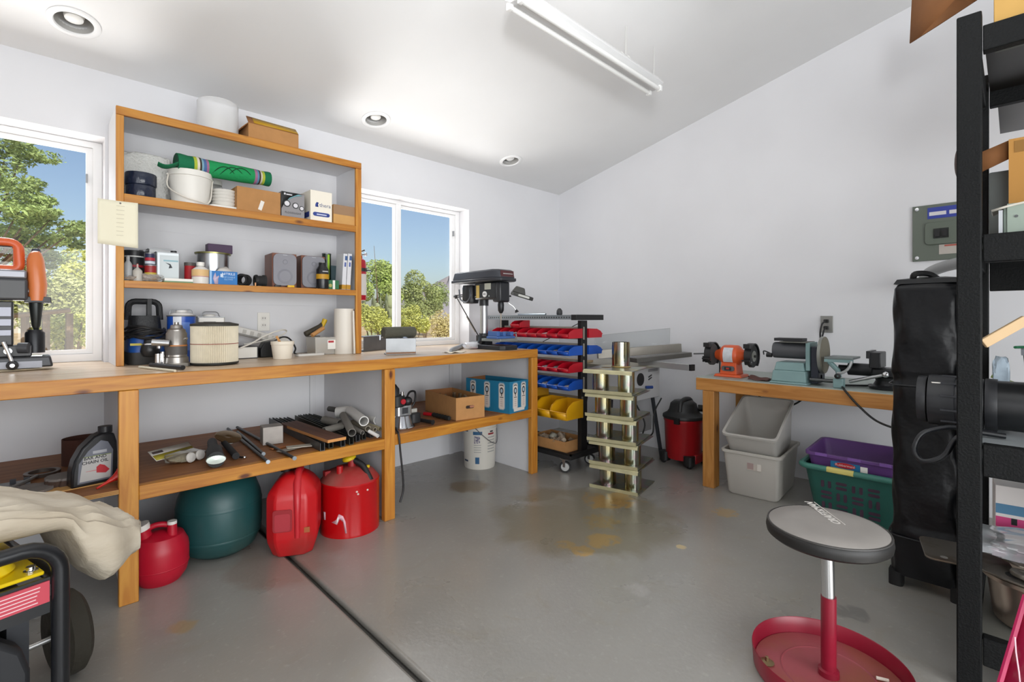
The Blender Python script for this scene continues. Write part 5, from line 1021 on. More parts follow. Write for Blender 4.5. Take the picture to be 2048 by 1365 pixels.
G().rbox((.105, .035, .085), (.05, .022, .022), .006).out('plug', M('b5b2aa', .4), t); G().rbox((.095, .0, .045), (.07, .05, .06), .02).out('dust_adapter', M('1c1d1f', .5), t, bevel=.005)
q0 = at_z(795, 866, S3); c0 = Vector((1.50, YF-.012, .49))
t = G().tube(smooth_path([(x-.06, y-.02, S3+.012), (1.50, YF+.02, S3+.012), (1.493, YF-.010, S3-.01), (1.50, YF-.014, .38), (1.515, YF-.014, .25), at_z(805, 960, 0)*.0+Vector((1.52, YF-.012, .16)), (1.50, YF-.012, .09)], 7), .006, 8).out('hanging_cable', M('17171a', .5)); tag(t, 'thin black cord hanging from the right bay shelf beside the second bench post', 'cord')
a, b, cc = at_z(848, 833, S3), at_z(866, 835, S3), at_z(899, 843, S3)
t = thing('bolt_cutter', 'red and black long handled tool lying before the cardboard box in the right bay', 'tool', b); up = Vector((0, 0, .018)); G().tube([a-b+up, up], .012, 12).out('red_handle', M('a8121e', .4), t); g = G(); dd = (cc-b); 
G().tube([up+dd*(i/12) for i in range(13)], [.013+.003*(i % 2) for i in range(13)], 12).out('black_grip', M('1a1b1a', .6), t)
a, b = at_z(838, 846, S3), at_z(866, 851, S3); t = thing('black_hook_tool', 'black hooked tool lying between the router and the red handle', 'tool', a); up = Vector((0, 0, .018)); G().tube(smooth_path([(-.03, .04, .034), (0, 0, .020), tuple((b-a)*.6+up), tuple(b-a+up)], 5), [.012]*15+[.016], 12).out('body', M('17181a', .5), t)
def box_at(name, label, cat, pL, pF, pR, pyt, z, mat, inner, th=.004, group=None):
    """open-topped carton from three foot corners (left, front, right) given as pixels"""
    a, f, b = at_z(*pL, z), at_z(*pF, z), at_z(*pR, z)
    d1 = a-f; d2 = b-f; a1 = math.atan2(d2.y, d2.x); n1 = Vector((-math.sin(a1), math.cos(a1), 0)); L2 = d2.length; L1 = max(.05, d1.dot(n1)); h = zat(pyt, f.x, f.y)-z
    t = thing(name, label, cat, f, rz=a1, group=group)
    G().box(0, L2, 0, L1, 0, th).out('bottom', inner, t)
    ws = [G().box(0, L2, 0, th, th, h).out('wall', mat, t), G().box(0, th, th, L1, th, h).out('wall', mat, t), G().box(L2-th, L2, th, L1, th, h).out('wall', mat, t), G().box(th, L2-th, L1-th, L1, th, h).out('wall', inner, t)]
    return t, L2, L1, h, ws
t, L2, L1, h, ws = box_at('cardboard_box', 'open brown cardboard box with a slotted handle in the right bay', 'box', (866, 820), (912, 843), (969, 835), 797, S3, CARD, CARDD)
G().rbox((L2*.48, -.0006, h*.55), (.062, .0015, .020), .009, ax='Y').out('hand_slot', M('2a1a10', .8), t); G().rbox((L2*.55, -.0012, h*.56), (.035, .0012, .014), .006, ax='Y').out('inner_glimpse', M('a06a50', .8), t)
rr = random.Random(4); g = G()
for i in range(26): g.cbox((rr.uniform(.03, L2-.03), rr.uniform(.03, L1-.03), h*.55+rr.uniform(0, .03)), (.05, .02, .015), (rr.uniform(0, 3), rr.uniform(0, 3), rr.uniform(0, 3)))
o = g.out('scrap_pieces', M('6d5a44', .7, var=.5, scale=30), t); o['kind'] = 'stuff'
t, L2, L1, h, ws = box_at('bottle_carton', 'open blue bottle carton with white oval printed panels in the right bay', 'box', (953, 812), (1019, 830), (1056, 821), 765, S3, M('1d6f92', .5), CARDD)
pw = M('cfc6bd', .6); pg = M('8fa2ad', .6); dk = M('2f3036', .6)
def panel(f, u0, face):
    w_ = .052; h0, h1 = h*.14, h*.95
    f_ = (lambda a, b, e: (a, -e, b)) if face == 0 else (lambda a, b, e: (-e, a, b))
    def pl(poly, e, m_, nm): G().rings([[f_(u0+a, b, 0.0) for a, b in poly], [f_(u0+a, b, e) for a, b in poly]]).out(nm, m_, f)
    def rr_(w, a, b, q): return [(-w+q, a), (w-q, a), (w, a+q), (w, b-q), (w-q, b), (-w+q, b), (-w, b-q), (-w, a+q)]
    pl(rr_(w_*.56, h0-.006, h1+.002, .012), .0006, pg, 'panel_border'); pl(rr_(w_*.46, h0, h1-.006, .010), .0011, pw, 'panel_print')
    c0 = h0+(h1-h0)*.70; ov = lambda w, hh, z: [(w*math.cos(2*PI*i/20), z+hh*math.sin(2*PI*i/20)) for i in range(20)]
    pl(ov(.017, .024, c0), .0015, dk, 'oval_print'); pl(ov(.010, .014, c0), .0019, M('9fb2c0', .6), 'oval_center'); pl([(-.003, c0-.038), (.003, c0-.038), (.004, c0-.022), (-.004, c0-.022)], .0015, dk, 'stem_print')
    pl([(-.018, c0+.030), (-.010, c0+.036), (.010, c0+.036), (.018, c0+.030), (.018, c0+.037), (.010, c0+.043), (-.010, c0+.043), (-.018, c0+.037)], .0015, dk, 'arched_lettering'); pl([(-.016, c0-.048), (.016, c0-.048), (.016, c0-.043), (-.016, c0-.043)], .0015, dk, 'lettering_bar')
    for i in range(4): pl([(-.011, h0+.02+.014*i), (.011, h0+.02+.014*i), (.011, h0+.024+.014*i), (-.011, h0+.024+.014*i)], .0014, M('a58f8d', .6), 'fine_print')
for u_ in (.30, .74): panel(ws[0], L2*u_, 0)
for u_ in (.17, .50, .83): panel(ws[1], L1*u_, 1)
G().box(L2*.22, L2*.78, -.0028, -.001, h*.06, h*.16).out('white_label', M('cfcac2', .6), t)
# bucket
t, r = spun('plastic_bucket', 'white five gallon bucket with blue and red print under the right bay', 'bucket', 961, 941, 33.5, None, RED)
t.location.x = min(t.location.x, 2.625-r*1.12); H = .37; G().lathe([(.001, .0), (r*.90, .0), (r*.92, .01), (r*1.0, H*.80), (r*1.03, H*.80), (r*1.03, H*.84), (r*1.01, H*.845), (r*1.02, H*.98), (r*1.05, H*.98), (r*1.05, H), (r*.97, H), (r*.88, .012), (.001, .01)], n=48).out('body', M('cfcbc2', .45), t)
ang0 = math.atan2(-t.location.y, -t.location.x)
def patch(a0, a1, z0, z1, m_, nm):
    R = lambda z: r*(.92+.08*(z/(H*.8)))+.0012
    G().grid(lambda u, v: (R(z0+(z1-z0)*v)*math.cos(ang0+a0+(a1-a0)*u), R(z0+(z1-z0)*v)*math.sin(ang0+a0+(a1-a0)*u), z0+(z1-z0)*v), 8, 2).out(nm, m_, t)
nb = M('2d5a80', .5)
patch(-.40, .15, .265, .29, nb, 'blue_print'); patch(-1.25, -.75, .285, .295, M('1c2f4a', .5), 'blue_band'); patch(-1.2, -.8, .055, .068, M('1c2f4a', .5), 'blue_band'); patch(-.28, -.02, .045, .095, nb, 'blue_print')
patch(-.34, .02, .20, .255, M('4a4870', .5, c2='bdb8b4', scale=60, thr=(.4, .6)), 'picture_print'); patch(.52, .95, .262, .275, M('8d2026', .5), 'red_lettering'); patch(.65, .88, .28, .292, M('35363a', .5), 'dark_lettering')
for i in range(6): patch(.50, 1.05, .24-.022*i, .246-.022*i, M('8f9290', .6), 'fine_print')
for i in range(4): patch(-.36, .08, .185-.018*i, .19-.018*i, M('9a9a98', .6), 'fine_print')
u_ = Vector((math.cos(ang0), math.sin(ang0), 0)); v_ = Vector((-u_.y, u_.x, 0))
G().tube(smooth_path([u_*.12*0+v_*(-.03)+u_*r*1.03+Vector((0, 0, .315)), v_*.04+u_*r*1.06+Vector((0, 0, .25)), v_*.10+u_*r*.80+Vector((0, 0, .20)), v_*r*1.04+Vector((0, 0, .185)), v_*r*1.04-u_*.06+Vector((0, 0, .30))], 6), .003, 6).out('wire_handle', M('77767a', .4, .6), t)
# ================================================================ BIN RACK IN THE CORNER
BKM = M('151516', .5, bump=.1, bscale=200)
RX0, RX1, RY0, RY1 = 2.80, 3.18, 2.26, 3.22
rack = thing('bin_rack', 'black wheeled rack of red, blue and yellow bins between the workbench and the corner', 'rack', (2.99, 2.74, 0))
def R(): return G(Matrix.Translation((-2.99, -2.74, 0)))
R().box(RX0, RX1, RY0, RY1, .105, .135).out('base_tray', M('1c1c1d', .6), rack, bevel=.003)
g = R(); g.box(RX0, RX0+.012, RY0, RY1, .135, .15).box(RX1-.012, RX1, RY0, RY1, .135, .15).box(RX0, RX1, RY0, RY0+.012, .135, .15); g.out('tray_lip', BKM, rack)
for x, y in ((RX0+.02, RY0+.07), (RX1-.06, RY0+.07), (RX0+.02, RY1-.1), (RX1-.06, RY1-.1)):
    c_ = R().lathe([(.03, -.012), (.04, -.012), (.042, -.006), (.042, .006), (.04, .012), (.03, .012), (.03, -.012)], c=(x, y, .043), axis=(.8, .6, 0), n=24).out('caster', M('1a1a1a', .6), rack)
    R().cyl((x-.009, y-.007, .043), (x+.009, y+.007, .043), .03, n=20).out('wheel_disc', M('a7a7a5', .4, .3), c_); R().box(x-.025, x+.035, y-.02, y+.03, .096, .104).box(x-.02, x-.014, y-.012, y+.012, .043, .1).out('caster_fork', M('9a9a98', .35, .8), c_)
for y in (RY0+.03, RY1-.06): R().box(2.963, 3.037, y, y+.035, .135, 1.128).out('upright', BKM, rack, bevel=.002)
R().box(RX0+.04, RX1, RY0-.02, RY0+.03, 1.131, 1.172).out('end_bar', BKM, rack, bevel=.002)
R().box(RX0+.05, RX1-.01, RY0+.03, RY1, 1.1655, 1.1695).out('top_tray', M('9aa3ab', .35, .7), rack); 
fr = R(); fr.box(RX0+.045, RX0+.05, RY0+.03, RY1, 1.136, 1.170); f_ = fr.out('perforated_rail', M('8d949a', .35, .8), rack)
g = R()
for i in range(36): g.cyl((RX0+.0445, RY0+.05+i*.025, 1.151), (RX0+.0452, RY0+.05+i*.025, 1.151), .006, n=8)
o = g.out('holes', M('2a2c2e', .7), f_); o['kind'] = 'stuff'
R().tube([(3.0, RY0+.05, 1.12), (2.99, RY1-.1, .78)], .003, 6).out('brace', BKM, rack)
def make_bin(w, dp, h, mat, name='storage_bin'):
    """open-fronted hopper bin: front faces -X, near side at y=0"""
    t = bpy.data.objects.new(name, None); C.objects.link(t)
    th = .003; side = [(0, .0), (dp, 0), (dp, h), (dp*.38, h*.95), (dp*.10, h*.72), (0.0, h*.52)]
    for y0 in (0, w-th): G().prism(side, y0, y0+th, 'Y').out('bin_side', mat, t, bevel=.001)
    G().box(0, dp, th, w-th, 0, th).out('bin_floor', mat, t); G().box(dp-th, dp, th, w-th, th, h).out('bin_back', mat, t)
    G().mesh([(0, th, th), (0, w-th, th), (-.008, w-th, h*.40), (-.008, th, h*.40)], [(0, 1, 2, 3)]).out('front_lip', mat, t, solid=.004); G().tube([(-.009, 0, h*.41), (-.009, w, h*.41)], .0035, 6).out('lip_rim', mat, t)
    return t
rb1, bb1, yb1 = M('b80f24', .3, var=.05), M('1450b0', .3, var=.05), M('d9a010', .35, var=.05)
rows = [(.995, .072, 'red', 'upper red row', rb1, 8), (.868, .070, 'blue', 'upper blue row', bb1, 8), (.742, .070, 'red', 'lower red row', rb1, 8), (.612, .070, 'blue', 'lower blue row', bb1, 8)]
ordn = ['nearest bin', 'second bin from the near end', 'third bin from the near end', 'fourth bin from the near end', 'fifth bin from the near end', 'sixth bin from the near end', 'seventh bin from the near end', 'farthest bin']
rr = random.Random(9)
cont = [M(c, .5, .2, var=.5, scale=80) for c in ('b8b4ae', '8d8d90', 'c9c6c8', '6d675f')]
for (z, h, cn, rn, mt, nb_) in rows:
    proto = None
    R().box(2.985, 2.99, RY0+.02, RY1, z-.012, z+.085).out('bin_rail', M('b7b0a4', .5, .3), rack)
    for i in range(nb_):
        t = make_bin(.104, .165, h, mt, cn+'_bin') if proto is None else copy_tree(proto)
        proto = proto or t
        t.location = (2.795, RY0+.015+i*.106, z)
        tag(t, '%s in the %s of the wheeled rack' % (ordn[i], rn), 'bin', 'small bins on the wheeled rack')
        if i in (1, 3, 4) or rr.random() < .4:
            o = lumpy(.055, .032, .010+.008*rr.random(), 70+i, .25, 12, 8, pw=.8).out('loose_parts', cont[i % 4], None); o.location = (2.87, RY0+.015+i*.106+.052, z+.006); o['kind'] = 'stuff'; tag(o, 'loose small parts in the %s of the %s' % (ordn[i], rn), 'parts')
    if z > .8:
        t = make_bin(.104, .165, h, mt, cn+'_bin'); t.rotation_euler = (0, 0, PI); t.location = (3.206, RY0+.015+.104, z); tag(t, '%s bin facing the right wall at the back of the %s' % (cn, rn), 'bin', 'small bins on the wheeled rack')
t = make_bin(.104, .12, .060, rb1, 'red_bin'); t.location = (2.835, RY0+.56, 1.0685); t.rotation_euler = (0, 0, 0); tag(t, 'single red bin set above the upper red row under the perforated rail', 'bin', 'small bins on the wheeled rack')
proto = None
for i in range(3):
    t = make_bin(.152, .196, .135, yb1, 'yellow_bin') if proto is None else copy_tree(proto); proto = proto or t
    t.location = (2.765, RY0+.01+i*.158, .398); tag(t, ['nearest of the large yellow bins on the wheeled rack', 'second large yellow bin, behind the nearest one', 'farthest large yellow bin, mostly behind the workbench post'][i], 'bin', 'large yellow bins')
t = make_bin(.152, .19, .07, M('a87a14', .4), 'yellow_bin'); t.location = (2.765, RY0+.35, .536); tag(t, 'dull yellow bin stacked behind the front yellow bins', 'bin', 'large yellow bins')
R().box(2.966, 2.975, RY0+.02, RY1-.1, .39, .55).out('bin_rail', M('7d776c', .5, .3), rack)
a = at_z(1092, 916, .14); t = thing('cardboard_tray', 'cardboard tray of odds and ends on the base of the wheeled rack', 'tray', (2.825, RY0+.075, .1365))
G().box(0, .25, 0, .36, 0, .004).out('bottom', CARDD, t)
for q in ((0, .25, 0, .004), (0, .25, .356, .36), (0, .004, .004, .356), (.246, .25, .004, .356)): G().box(*q, .0042, .085).out('wall', CARD, t)
g = G(); rr = random.Random(12)
for i in range(16): g.cbox((rr.uniform(.04, .21), rr.uniform(.04, .31), .05+rr.uniform(0, .03)), (.08, .03, .03), (rr.uniform(0, 3), rr.uniform(-.5, .5), rr.uniform(0, 3)))
o = g.out('odds_and_ends', M('8d7a66', .7, var=.5, scale=30), t); o['kind'] = 'stuff'; G().tube([(.06, .06, .08), (.13, .16, .10)], .018, 10).out('pale_tube', M('b9a894', .5), t); G().sph((.10, .2, .075), (.04, .03, .03), 12, 8).out('clear_bag', M('a8a596', .3), t)
q = at_y(1128, 630, 2.55); t = G().lathe([(.001, 0), (.020, 0), (.024, .01), (.023, .035), (.012, .052), (.001, .055)], n=20).out('domed_knob', M('2f2f30', .5)); t.location = (2.98, 2.52, 1.170); tag(t, 'small dark domed knob standing on the rack top', 'knob')  # loose dark knob on the rack top
a, b = Vector((2.93, 2.62, 1.178)), Vector((2.95, 2.95, 1.178)); t = G().tube([a, b], .008, 8).out('metal_bar', M('8d9296', .3, .8)); tag(t, 'thin metal bar lying along the rack top', 'bar')
# ================================================================ STACK OF PLATED STEEL STANDS
def plated(name, rough=.26):
    m = bpy.data.materials.new('zinc_'+name); m.use_nodes = True; n = m.node_tree.nodes; L = m.node_tree.links; b = n['Principled BSDF']
    b.inputs['Metallic'].default_value = 1; b.inputs['Roughness'].default_value = rough
    tc = n.new('ShaderNodeTexCoord'); z = n.new('ShaderNodeTexNoise'); z.inputs['Scale'].default_value = 6; z.inputs['Detail'].default_value = 3; L.new(tc.outputs['Object'], z.inputs['Vector'])
    r = n.new('ShaderNodeValToRGB'); el = r.color_ramp.elements; el[0].position = .25; el[0].color = lin('b8a56e'); el[1].position = .8; el[1].color = lin('a9a48a')
    for p_, c_ in ((.40, 'bdb38c'), (.50, '9fa89a'), (.60, 'b39a9c'), (.68, '8fa8a0')): e = el.new(p_); e.color = lin(c_)
    L.new(z.outputs['Fac'], r.inputs[0]); L.new(r.outputs[0], b.inputs['Base Color']); return m
ZN = plated('plate', .34); ZP = plated('pipe', .2); ZL = M('c2bd98', .4, .45, var=.12, scale=12)
SX, SY, SR, SU = 2.90, 1.90, math.radians(-78.4+90+2), .1605
def make_stand():
    t = bpy.data.objects.new('steel_stand', None); C.objects.link(t); t.rotation_euler = (0, 0, SR)
    w = .168; H = SU-.002
    for z0, z1, lz0, lz1 in ((.0, .007, .0075, .023), (H-.007, H, H-.025, H-.0075)):
        pl = G().box(-w, w, -w, w, z0, z1).out('plate', ZN, t, bevel=.001)
        q = lz1 if z0 == 0 else lz0
        G().prism([(-w-.012, z0+.0005), (-w, z0+.0005), (-w, z1), (-w-.006, (z0+z1)/2+(.004 if z0 == 0 else -.004)), (-w-.010, q), (-w-.016, q)], -w, w, 'Y').out('lip', ZL, pl)
    for u_, v_ in ((-.055, .088), (-.055, -.092)): G().lathe([(.052, 0), (.056, 0), (.056, H-.0156), (.052, H-.0156), (.052, 0)], c=(u_, v_, .0078), n=28).out('pipe', ZP, t)
    return t
lbs = ['bottom', 'second from the bottom', 'middle', 'second from the top', 'top']
proto = None
for i in range(5):
    t = make_stand() if proto is None else copy_tree(proto); proto = proto or t
    t.location = (SX+.008*((i % 2)-.5)-.008*i+.012, SY+.009*i-.012, i*SU+.0005); t.rotation_euler = (0, 0, SR+.03*((i*37 % 5)-2)/2)
    top_stand = t
    tag(t, '%s stand in the tower of gold plated steel stands' % lbs[i].replace('bottom', 'bottom').strip(), 'stand', 'plated steel stands')
t = thing('steel_pipe', 'short shiny gold plated pipe standing on top of the tower of stands', 'pipe', (0, 0, 5*SU+.001)); p = at_z(1254, 735, 5*SU); t.location.x = p.x; t.location.y = p.y+.05
ph = zat(685, p.x, p.y+.03)-5*SU; G().lathe([(.057, 0), (.062, 0), (.062, ph), (.057, ph), (.057, 0)], n=40).out('pipe', plated('top', .14), t); G().lathe([(.062, 0), (.068, 0), (.062, .006)], n=40).out('weld', M('b59a5c', .5, .6), t)
p = at_z(1213, 735, 5*SU); h_ = G().lathe([(.001, .0), (.036, .0), (.036, .0012), (.001, .0014)], n=28).out('round_hole', M('6e5c30', .6, .4)); bpy.context.view_layer.update(); h_.parent = top_stand; h_.location = top_stand.matrix_world.inverted() @ Vector((p.x, p.y, 5*SU-.0018))
# ================================================================ TABLE SAW, SHEET, SHOP VAC
t = thing('table_saw', 'pale grey table saw on a leg stand behind the steel tower', 'table saw', (3.5, 2.25, 0)); m_ = Matrix.Translation((-3.5, -2.25, 0))
G(m_).rings([[(3.27, 2.05, .50), (3.70, 2.05, .50), (3.70, 2.55, .50), (3.27, 2.55, .50)], [(3.27, 2.05, .752), (3.70, 2.05, .752), (3.70, 2.55, .752), (3.27, 2.55, .752)]]).out('cabinet', M('b9b9ba', .5), t, bevel=.004)
G(m_).cyl((3.40, 2.044, .665), (3.40, 2.05, .665), .05, n=24).out('round_port', BLACK, t)
for z in (.66, .68): G(m_).cbox((3.545, 2.048, z), (.05, .006, .008), (0, -.3, 0)).out('vent_slot', BLACK, t)
G(m_).box(3.52, 3.66, 2.043, 2.05, .715, .735).out('switch_plate', M('7d7d7f', .5), t); G(m_).cyl((3.50, 2.0, .60), (3.45, 2.03, .60), .012, n=10).out('blue_knob', M('1c3a7a', .4), t)
G(m_).box(3.24, 3.74, 2.0, 2.62, .753, .775).out('saw_table', M('b5ae9c', .35, .5), t, bevel=.002)
for x, y, sx, sy in ((3.30, 2.10, -.04, -.05), (3.67, 2.10, .06, -.05), (3.30, 2.5, -.04, .06), (3.67, 2.5, .06, .06)): G(m_).tube([(x, y, .50), (x+sx, y+sy, .0)], .016, 4).out('leg', M('3d4045', .5, .3), t)
G(m_).box(3.30, 3.68, 2.12, 2.50, .33, .34).box(3.30, 3.68, 2.115, 2.125, .22, .34).out('stand_shelf', M('8d8d8c', .5), t)
a, b = at_z(1280, 722, .805), at_z(1386, 736, .79)
g = G(m_); d = (b-a); g.rbox((0, 0, 0), (.001, .001, .001), .0001) if False else None
ang = math.atan2(d.y, d.x); f = thing('fence_rail', 'silver square rail with a black end sticking out from the table saw', 'rail', b, rz=ang); 
G().box(-d.length, -.018, -.022, .022, -.022, .022).out('rail', M('b4b6b6', .35, .7), f, bevel=.002); G().box(-.018, 0, -.0225, .0225, -.0225, .0225).out('end_cap', BLACK, f)
a, b = at_y(1150, 722, 2.62), at_x(1361, 696, 3.88)
def bar(name, label, cat, a, b, w, h, mat, group=None):
    d = b-a; t = thing(name, label, cat, a, group=group); t.rotation_euler = d.to_track_quat('X', 'Z').to_euler(); G().box(0, d.length, -w/2, w/2, -h/2, h/2).out('bar', mat, t, bevel=.002); return t
bar('saw_fence', 'long grey saw fence rising toward the right wall behind the gold pipe', 'fence', Vector((3.35, 2.42, .845)), b, .05, .07, M('97928a', .35, .6))
bar('grey_angle', 'dark grey angle bar lying under the saw fence, pointing right', 'bar', Vector((3.30, 2.05, .822)), at_x(1376, 709, 3.80), .09, .035, M('6d6b66', .4, .6))
bar('wood_strip', 'long thin tan board lying over the saw behind the wheeled rack post', 'board', Vector((3.27, 2.95, .79)), Vector((3.30, 2.46, .786)), .10, .018, M('b59d7c', .6))
a, b = Vector((3.86, 2.83, .815)), Vector((3.86, 2.05, .815)); p1, p2 = at_x(1190, 672, 3.90), at_x(1340, 657, 3.90)
t = thing('clear_sheet', 'clear acrylic sheet leaning against the right wall behind the table saw', 'sheet', (3.87, 2.45, .80)); m2 = Matrix.Translation((-3.87, -2.45, -.80))
G(m2).mesh([a, b, p2, p1], [(0, 1, 2, 3)]).out('sheet', glassy('acrylic', tint=(.97, .98, .98), gloss=.05, rough=.05, density=.05, col=(.9, .9, .9)), t, solid=.004); G(m2).tube([p1, p2, b], .0022, 4).out('sheet_edge', M('a5a8a8', .3), t)
t, r = spun('shop_vacuum', 'red and black shop vacuum on casters by the right wall', 'vacuum', 1367, 938, 38, None, RED)
vr = M('9c1018', .35, var=.05); r = .148
G().lathe([(.001, .05), (r*.86, .05), (r*.90, .07), (r*.98, .335), (r*1.02, .345), (r*1.02, .36), (r*.98, .362)], n=44).out('drum', vr, t)
G().box(-.07, .07, -r*.93, -r*.6, .03, .10).out('drum_foot', vr, t, bevel=.01)
G().lathe([(r*1.03, .360), (r*1.07, .368), (r*1.06, .385), (r*.85, .402), (r*.74, .425), (r*.66, .475), (r*.48, .497), (.001, .50)], n=40).out('motor_head', M('1d1e1f', .45), t)
G().tube(smooth_path([(-.10, -.02, .42), (-.08, -.02, .49), (.0, -.02, .51), (.08, -.02, .49), (.10, -.02, .42)], 5), .018, 10).out('handle', M('232425', .45), t); G().cyl((.06, -.09, .44), (.075, -.125, .44), .026, n=18).out('hose_port', M('0f0f10', .6), t)
for a_ in (.5, 2.2, 3.9, 5.3): G().rbox((r*.95*math.cos(a_), r*.95*math.sin(a_), .06), (.075, .075, .07), .025).sph((r*1.02*math.cos(a_), r*1.02*math.sin(a_), .026), (.025, .025, .026), 12, 8).out('caster', M('19191a', .5), t)
for a_ in (3.3, 6.1): G().box(r*1.05*math.cos(a_)-.014, r*1.05*math.cos(a_)+.014, r*1.05*math.sin(a_)-.02, r*1.05*math.sin(a_)+.02, .335, .38).out('latch', BLACK, t)
t = G().tube(smooth_path([Vector((3.30, 2.02, .48)), Vector((3.28, 1.94, .36)), Vector((3.27, 1.95, .27)), Vector((3.36, 1.97, .235)), Vector((3.48, 1.985, .25)), Vector((3.50, 1.985, .40)), Vector((3.62, 1.99, .50))], 6), .006, 8).out('power_cord', M('161616', .5)); tag(t, 'black power cord looping between the table saw and the shop vacuum', 'cord')  # power cord between saw and vacuum
# ================================================================ RIGHT WORKBENCH
RZ = .742; BXF = 3.265; BY0, BY1 = .22, 1.535
t = thing('small_workbench', 'pine workbench with a grey top along the right wall', 'workbench', (3.6, .88, 0)); m_ = Matrix.Translation((-3.6, -.88, 0))
G(m_).box(BXF+.002, XB-.002, BY0, BY1-.002, RZ-.016, RZ).out('bench_top', M('9aa39c', .4, var=.10, scale=5), t, bevel=.002)
G(m_).box(BXF, BXF+.038, BY0, BY1, RZ-.088, RZ-.005).out('front_rail', wood('c1894a', 'a56c30', 'Y'), t, bevel=.003); G(m_).box(BXF+.04, XB-.01, BY1-.04, BY1-.002, RZ-.088, RZ-.017).out('end_rail', PINE, t, bevel=.003); G(m_).box(XB-.05, XB-.012, BY0, BY1-.045, RZ-.088, RZ-.017).out('rear_rail', PINEY, t)
for x0, y0 in ((BXF+.0, BY1-.125), (XB-.10, BY1-.125), (BXF+.0, BY0+.02), (XB-.10, BY0+.02)): G(m_).box(x0, x0+.088, y0, y0+.078, 0, RZ-.089).out('leg', wood('bd8748', '9e682e', 'Z'), t, bevel=.003)
# ---- bench grinder
Pc = at_x(1463, 711, 3.46); gx, gy = 3.46, Pc.y
t = thing('bench_grinder', 'orange bench grinder with two black wheels on the small workbench', 'grinder', (gx, gy, RZ+.0005)); zc = Pc.z-RZ
org2 = M('d5582a', .35, var=.04)
G().prism([(-.095, 0), (.095, 0), (.095, .014), (.055, .02), (.045, .085), (-.045, .085), (-.055, .02), (-.095, .014)], -.075, .075, 'Y') if False else None
G().frustum((0, 0, 0), (.15, .19, 0), (.14, .17, 0), .018).frustum((0, 0, .018), (.12, .115, 0), (.10, .10, 0), zc-.045-.018).out('base', org2, t, bevel=.004)
G().lathe([(.001, -.105), (.030, -.105), (.034, -.098), (.045, -.07), (.062, -.058), (.070, -.045), (.072, 0), (.070, .045), (.062, .058), (.045, .07), (.034, .098), (.030, .105), (.001, .105)], c=(0, 0, zc), axis=(0, 1, 0), n=32).out('motor', org2, t)
g = G(); g.grid(lambda u, v: (.0728*math.cos(2.3+1.5*u), -.032+.064*v, zc+.0728*math.sin(2.3+1.5*u)), 10, 2); g.out('label', M('c9ccd2', .4, var=.08, scale=40), t)
G().rbox((-.0605, 0, .058), (.006, .085, .034), .014, ax='X').out('switch_plate', M('55585a', .5), t); G().rbox((-.065, 0, .058), (.004, .045, .022), .005, ax='X').out('switch', M('26282b', .4), t); G().box(-.0685, -.0668, -.010, .010, .053, .064).out('red_rocker', M('b5342a', .4), t)
for s in (-1, 1):
    y0 = s*.135
    w_ = G().lathe([(.001, -.012), (.074, -.012), (.076, -.010), (.076, .010), (.074, .012), (.001, .012)], c=(0, y0, zc), axis=(0, 1, 0), n=36).out('wheel', M('3a3b3b' if s < 0 else '4a4a4a', .7), t)
    G().cyl((0, y0+s*.012, zc), (0, y0+s*.016, zc), .036, n=28).out('flange', M('9a9a92', .4, .3), w_); G().cyl((0, y0+s*.016, zc), (0, y0+s*.026, zc), .009, n=8).out('nut', M('4a4a48', .4, .6), w_)
    g = G(); rs = []
    for i in range(15):
        a = -.9+ (PI+1.6)*i/14; rs.append([(q*math.cos(a), y0+e, zc+q*math.sin(a)) for q, e in ((.080, -.022), (.088, -.022), (.088, .022), (.080, .022))])
    g.rings(rs); g.out('wheel_guard', M('212224', .45), t, bevel=.001)
    G().box(-.10, -.07, y0-.02, y0+.02, zc+.055, zc+.085).out('guard_flap', M('1d1e20', .4), t); G().box(-.115, -.082, y0-.024, y0+.024, zc-.03, zc-.02).box(-.10, -.06, y0-.026 if s < 0 else y0+.020, y0-.020 if s < 0 else y0+.026, zc-.05, zc-.01).out('tool_rest', M('1d1e20', .4), t)
    G().cyl((-.085, y0-.028, zc-.035), (-.085, y0-.022, zc-.035), .005, n=8).out('bolt', CHROME, t)
# ---- belt and disc sander
fR, fL = at_z(1615, 773, RZ), at_z(1546, 765, RZ); t = thing('disc_sander', 'grey green belt and disc sander at the middle of the small workbench', 'sander', (3.31, .97, RZ+.0005))
sg = M('7d9a9a', .45, var=.06); sy = .10
G().frustum((.11, 0, 0), (.25, .215, 0), (.24, .205, 0), .012).frustum((.11, 0, .012), (.225, .195, 0), (.21, .18, 0), .068).frustum((.11, 0, .080), (.20, .17, 0), (.18, .15, 0), .05).out('base', sg, t, bevel=.005)
zt = .20
G().rbox((.11, .005, zt), (.13, .21, .10), .045, ax='Y').out('motor', M('4a4b4f', .55), t, bevel=.004); G().box(.03, .19, -.095, .06, zt+.051, zt+.058).out('belt_bed', M('5d5d58', .6), t); G().box(.06, .16, -.06, .10, zt+.06, zt+.078).out('belt_stop', M('26272a', .5), t)
G().box(.03, .20, -.108, -.085, .085, zt+.055).out('frame_plate', sg, t, bevel=.003); G().cyl((.02, .13, zt-.03), (.02, .10, zt-.03), .014, n=12).out('cord_grommet', BLACK, t)
G().box(.04, .19, -.150, -.110, .01, zt+.03).out('dust_guard', M('1f2430', .5), t, bevel=.004); G().cyl((.11, -.168, zt-.02), (.11, -.152, zt-.02), .112, n=44).out('disc_plate', M('8a8c86', .4, .4), t); G().cyl((.11, -.1712, zt-.02), (.11, -.1685, zt-.02), .110, n=44).out('sanding_disc', M('7d786a', .9), t)
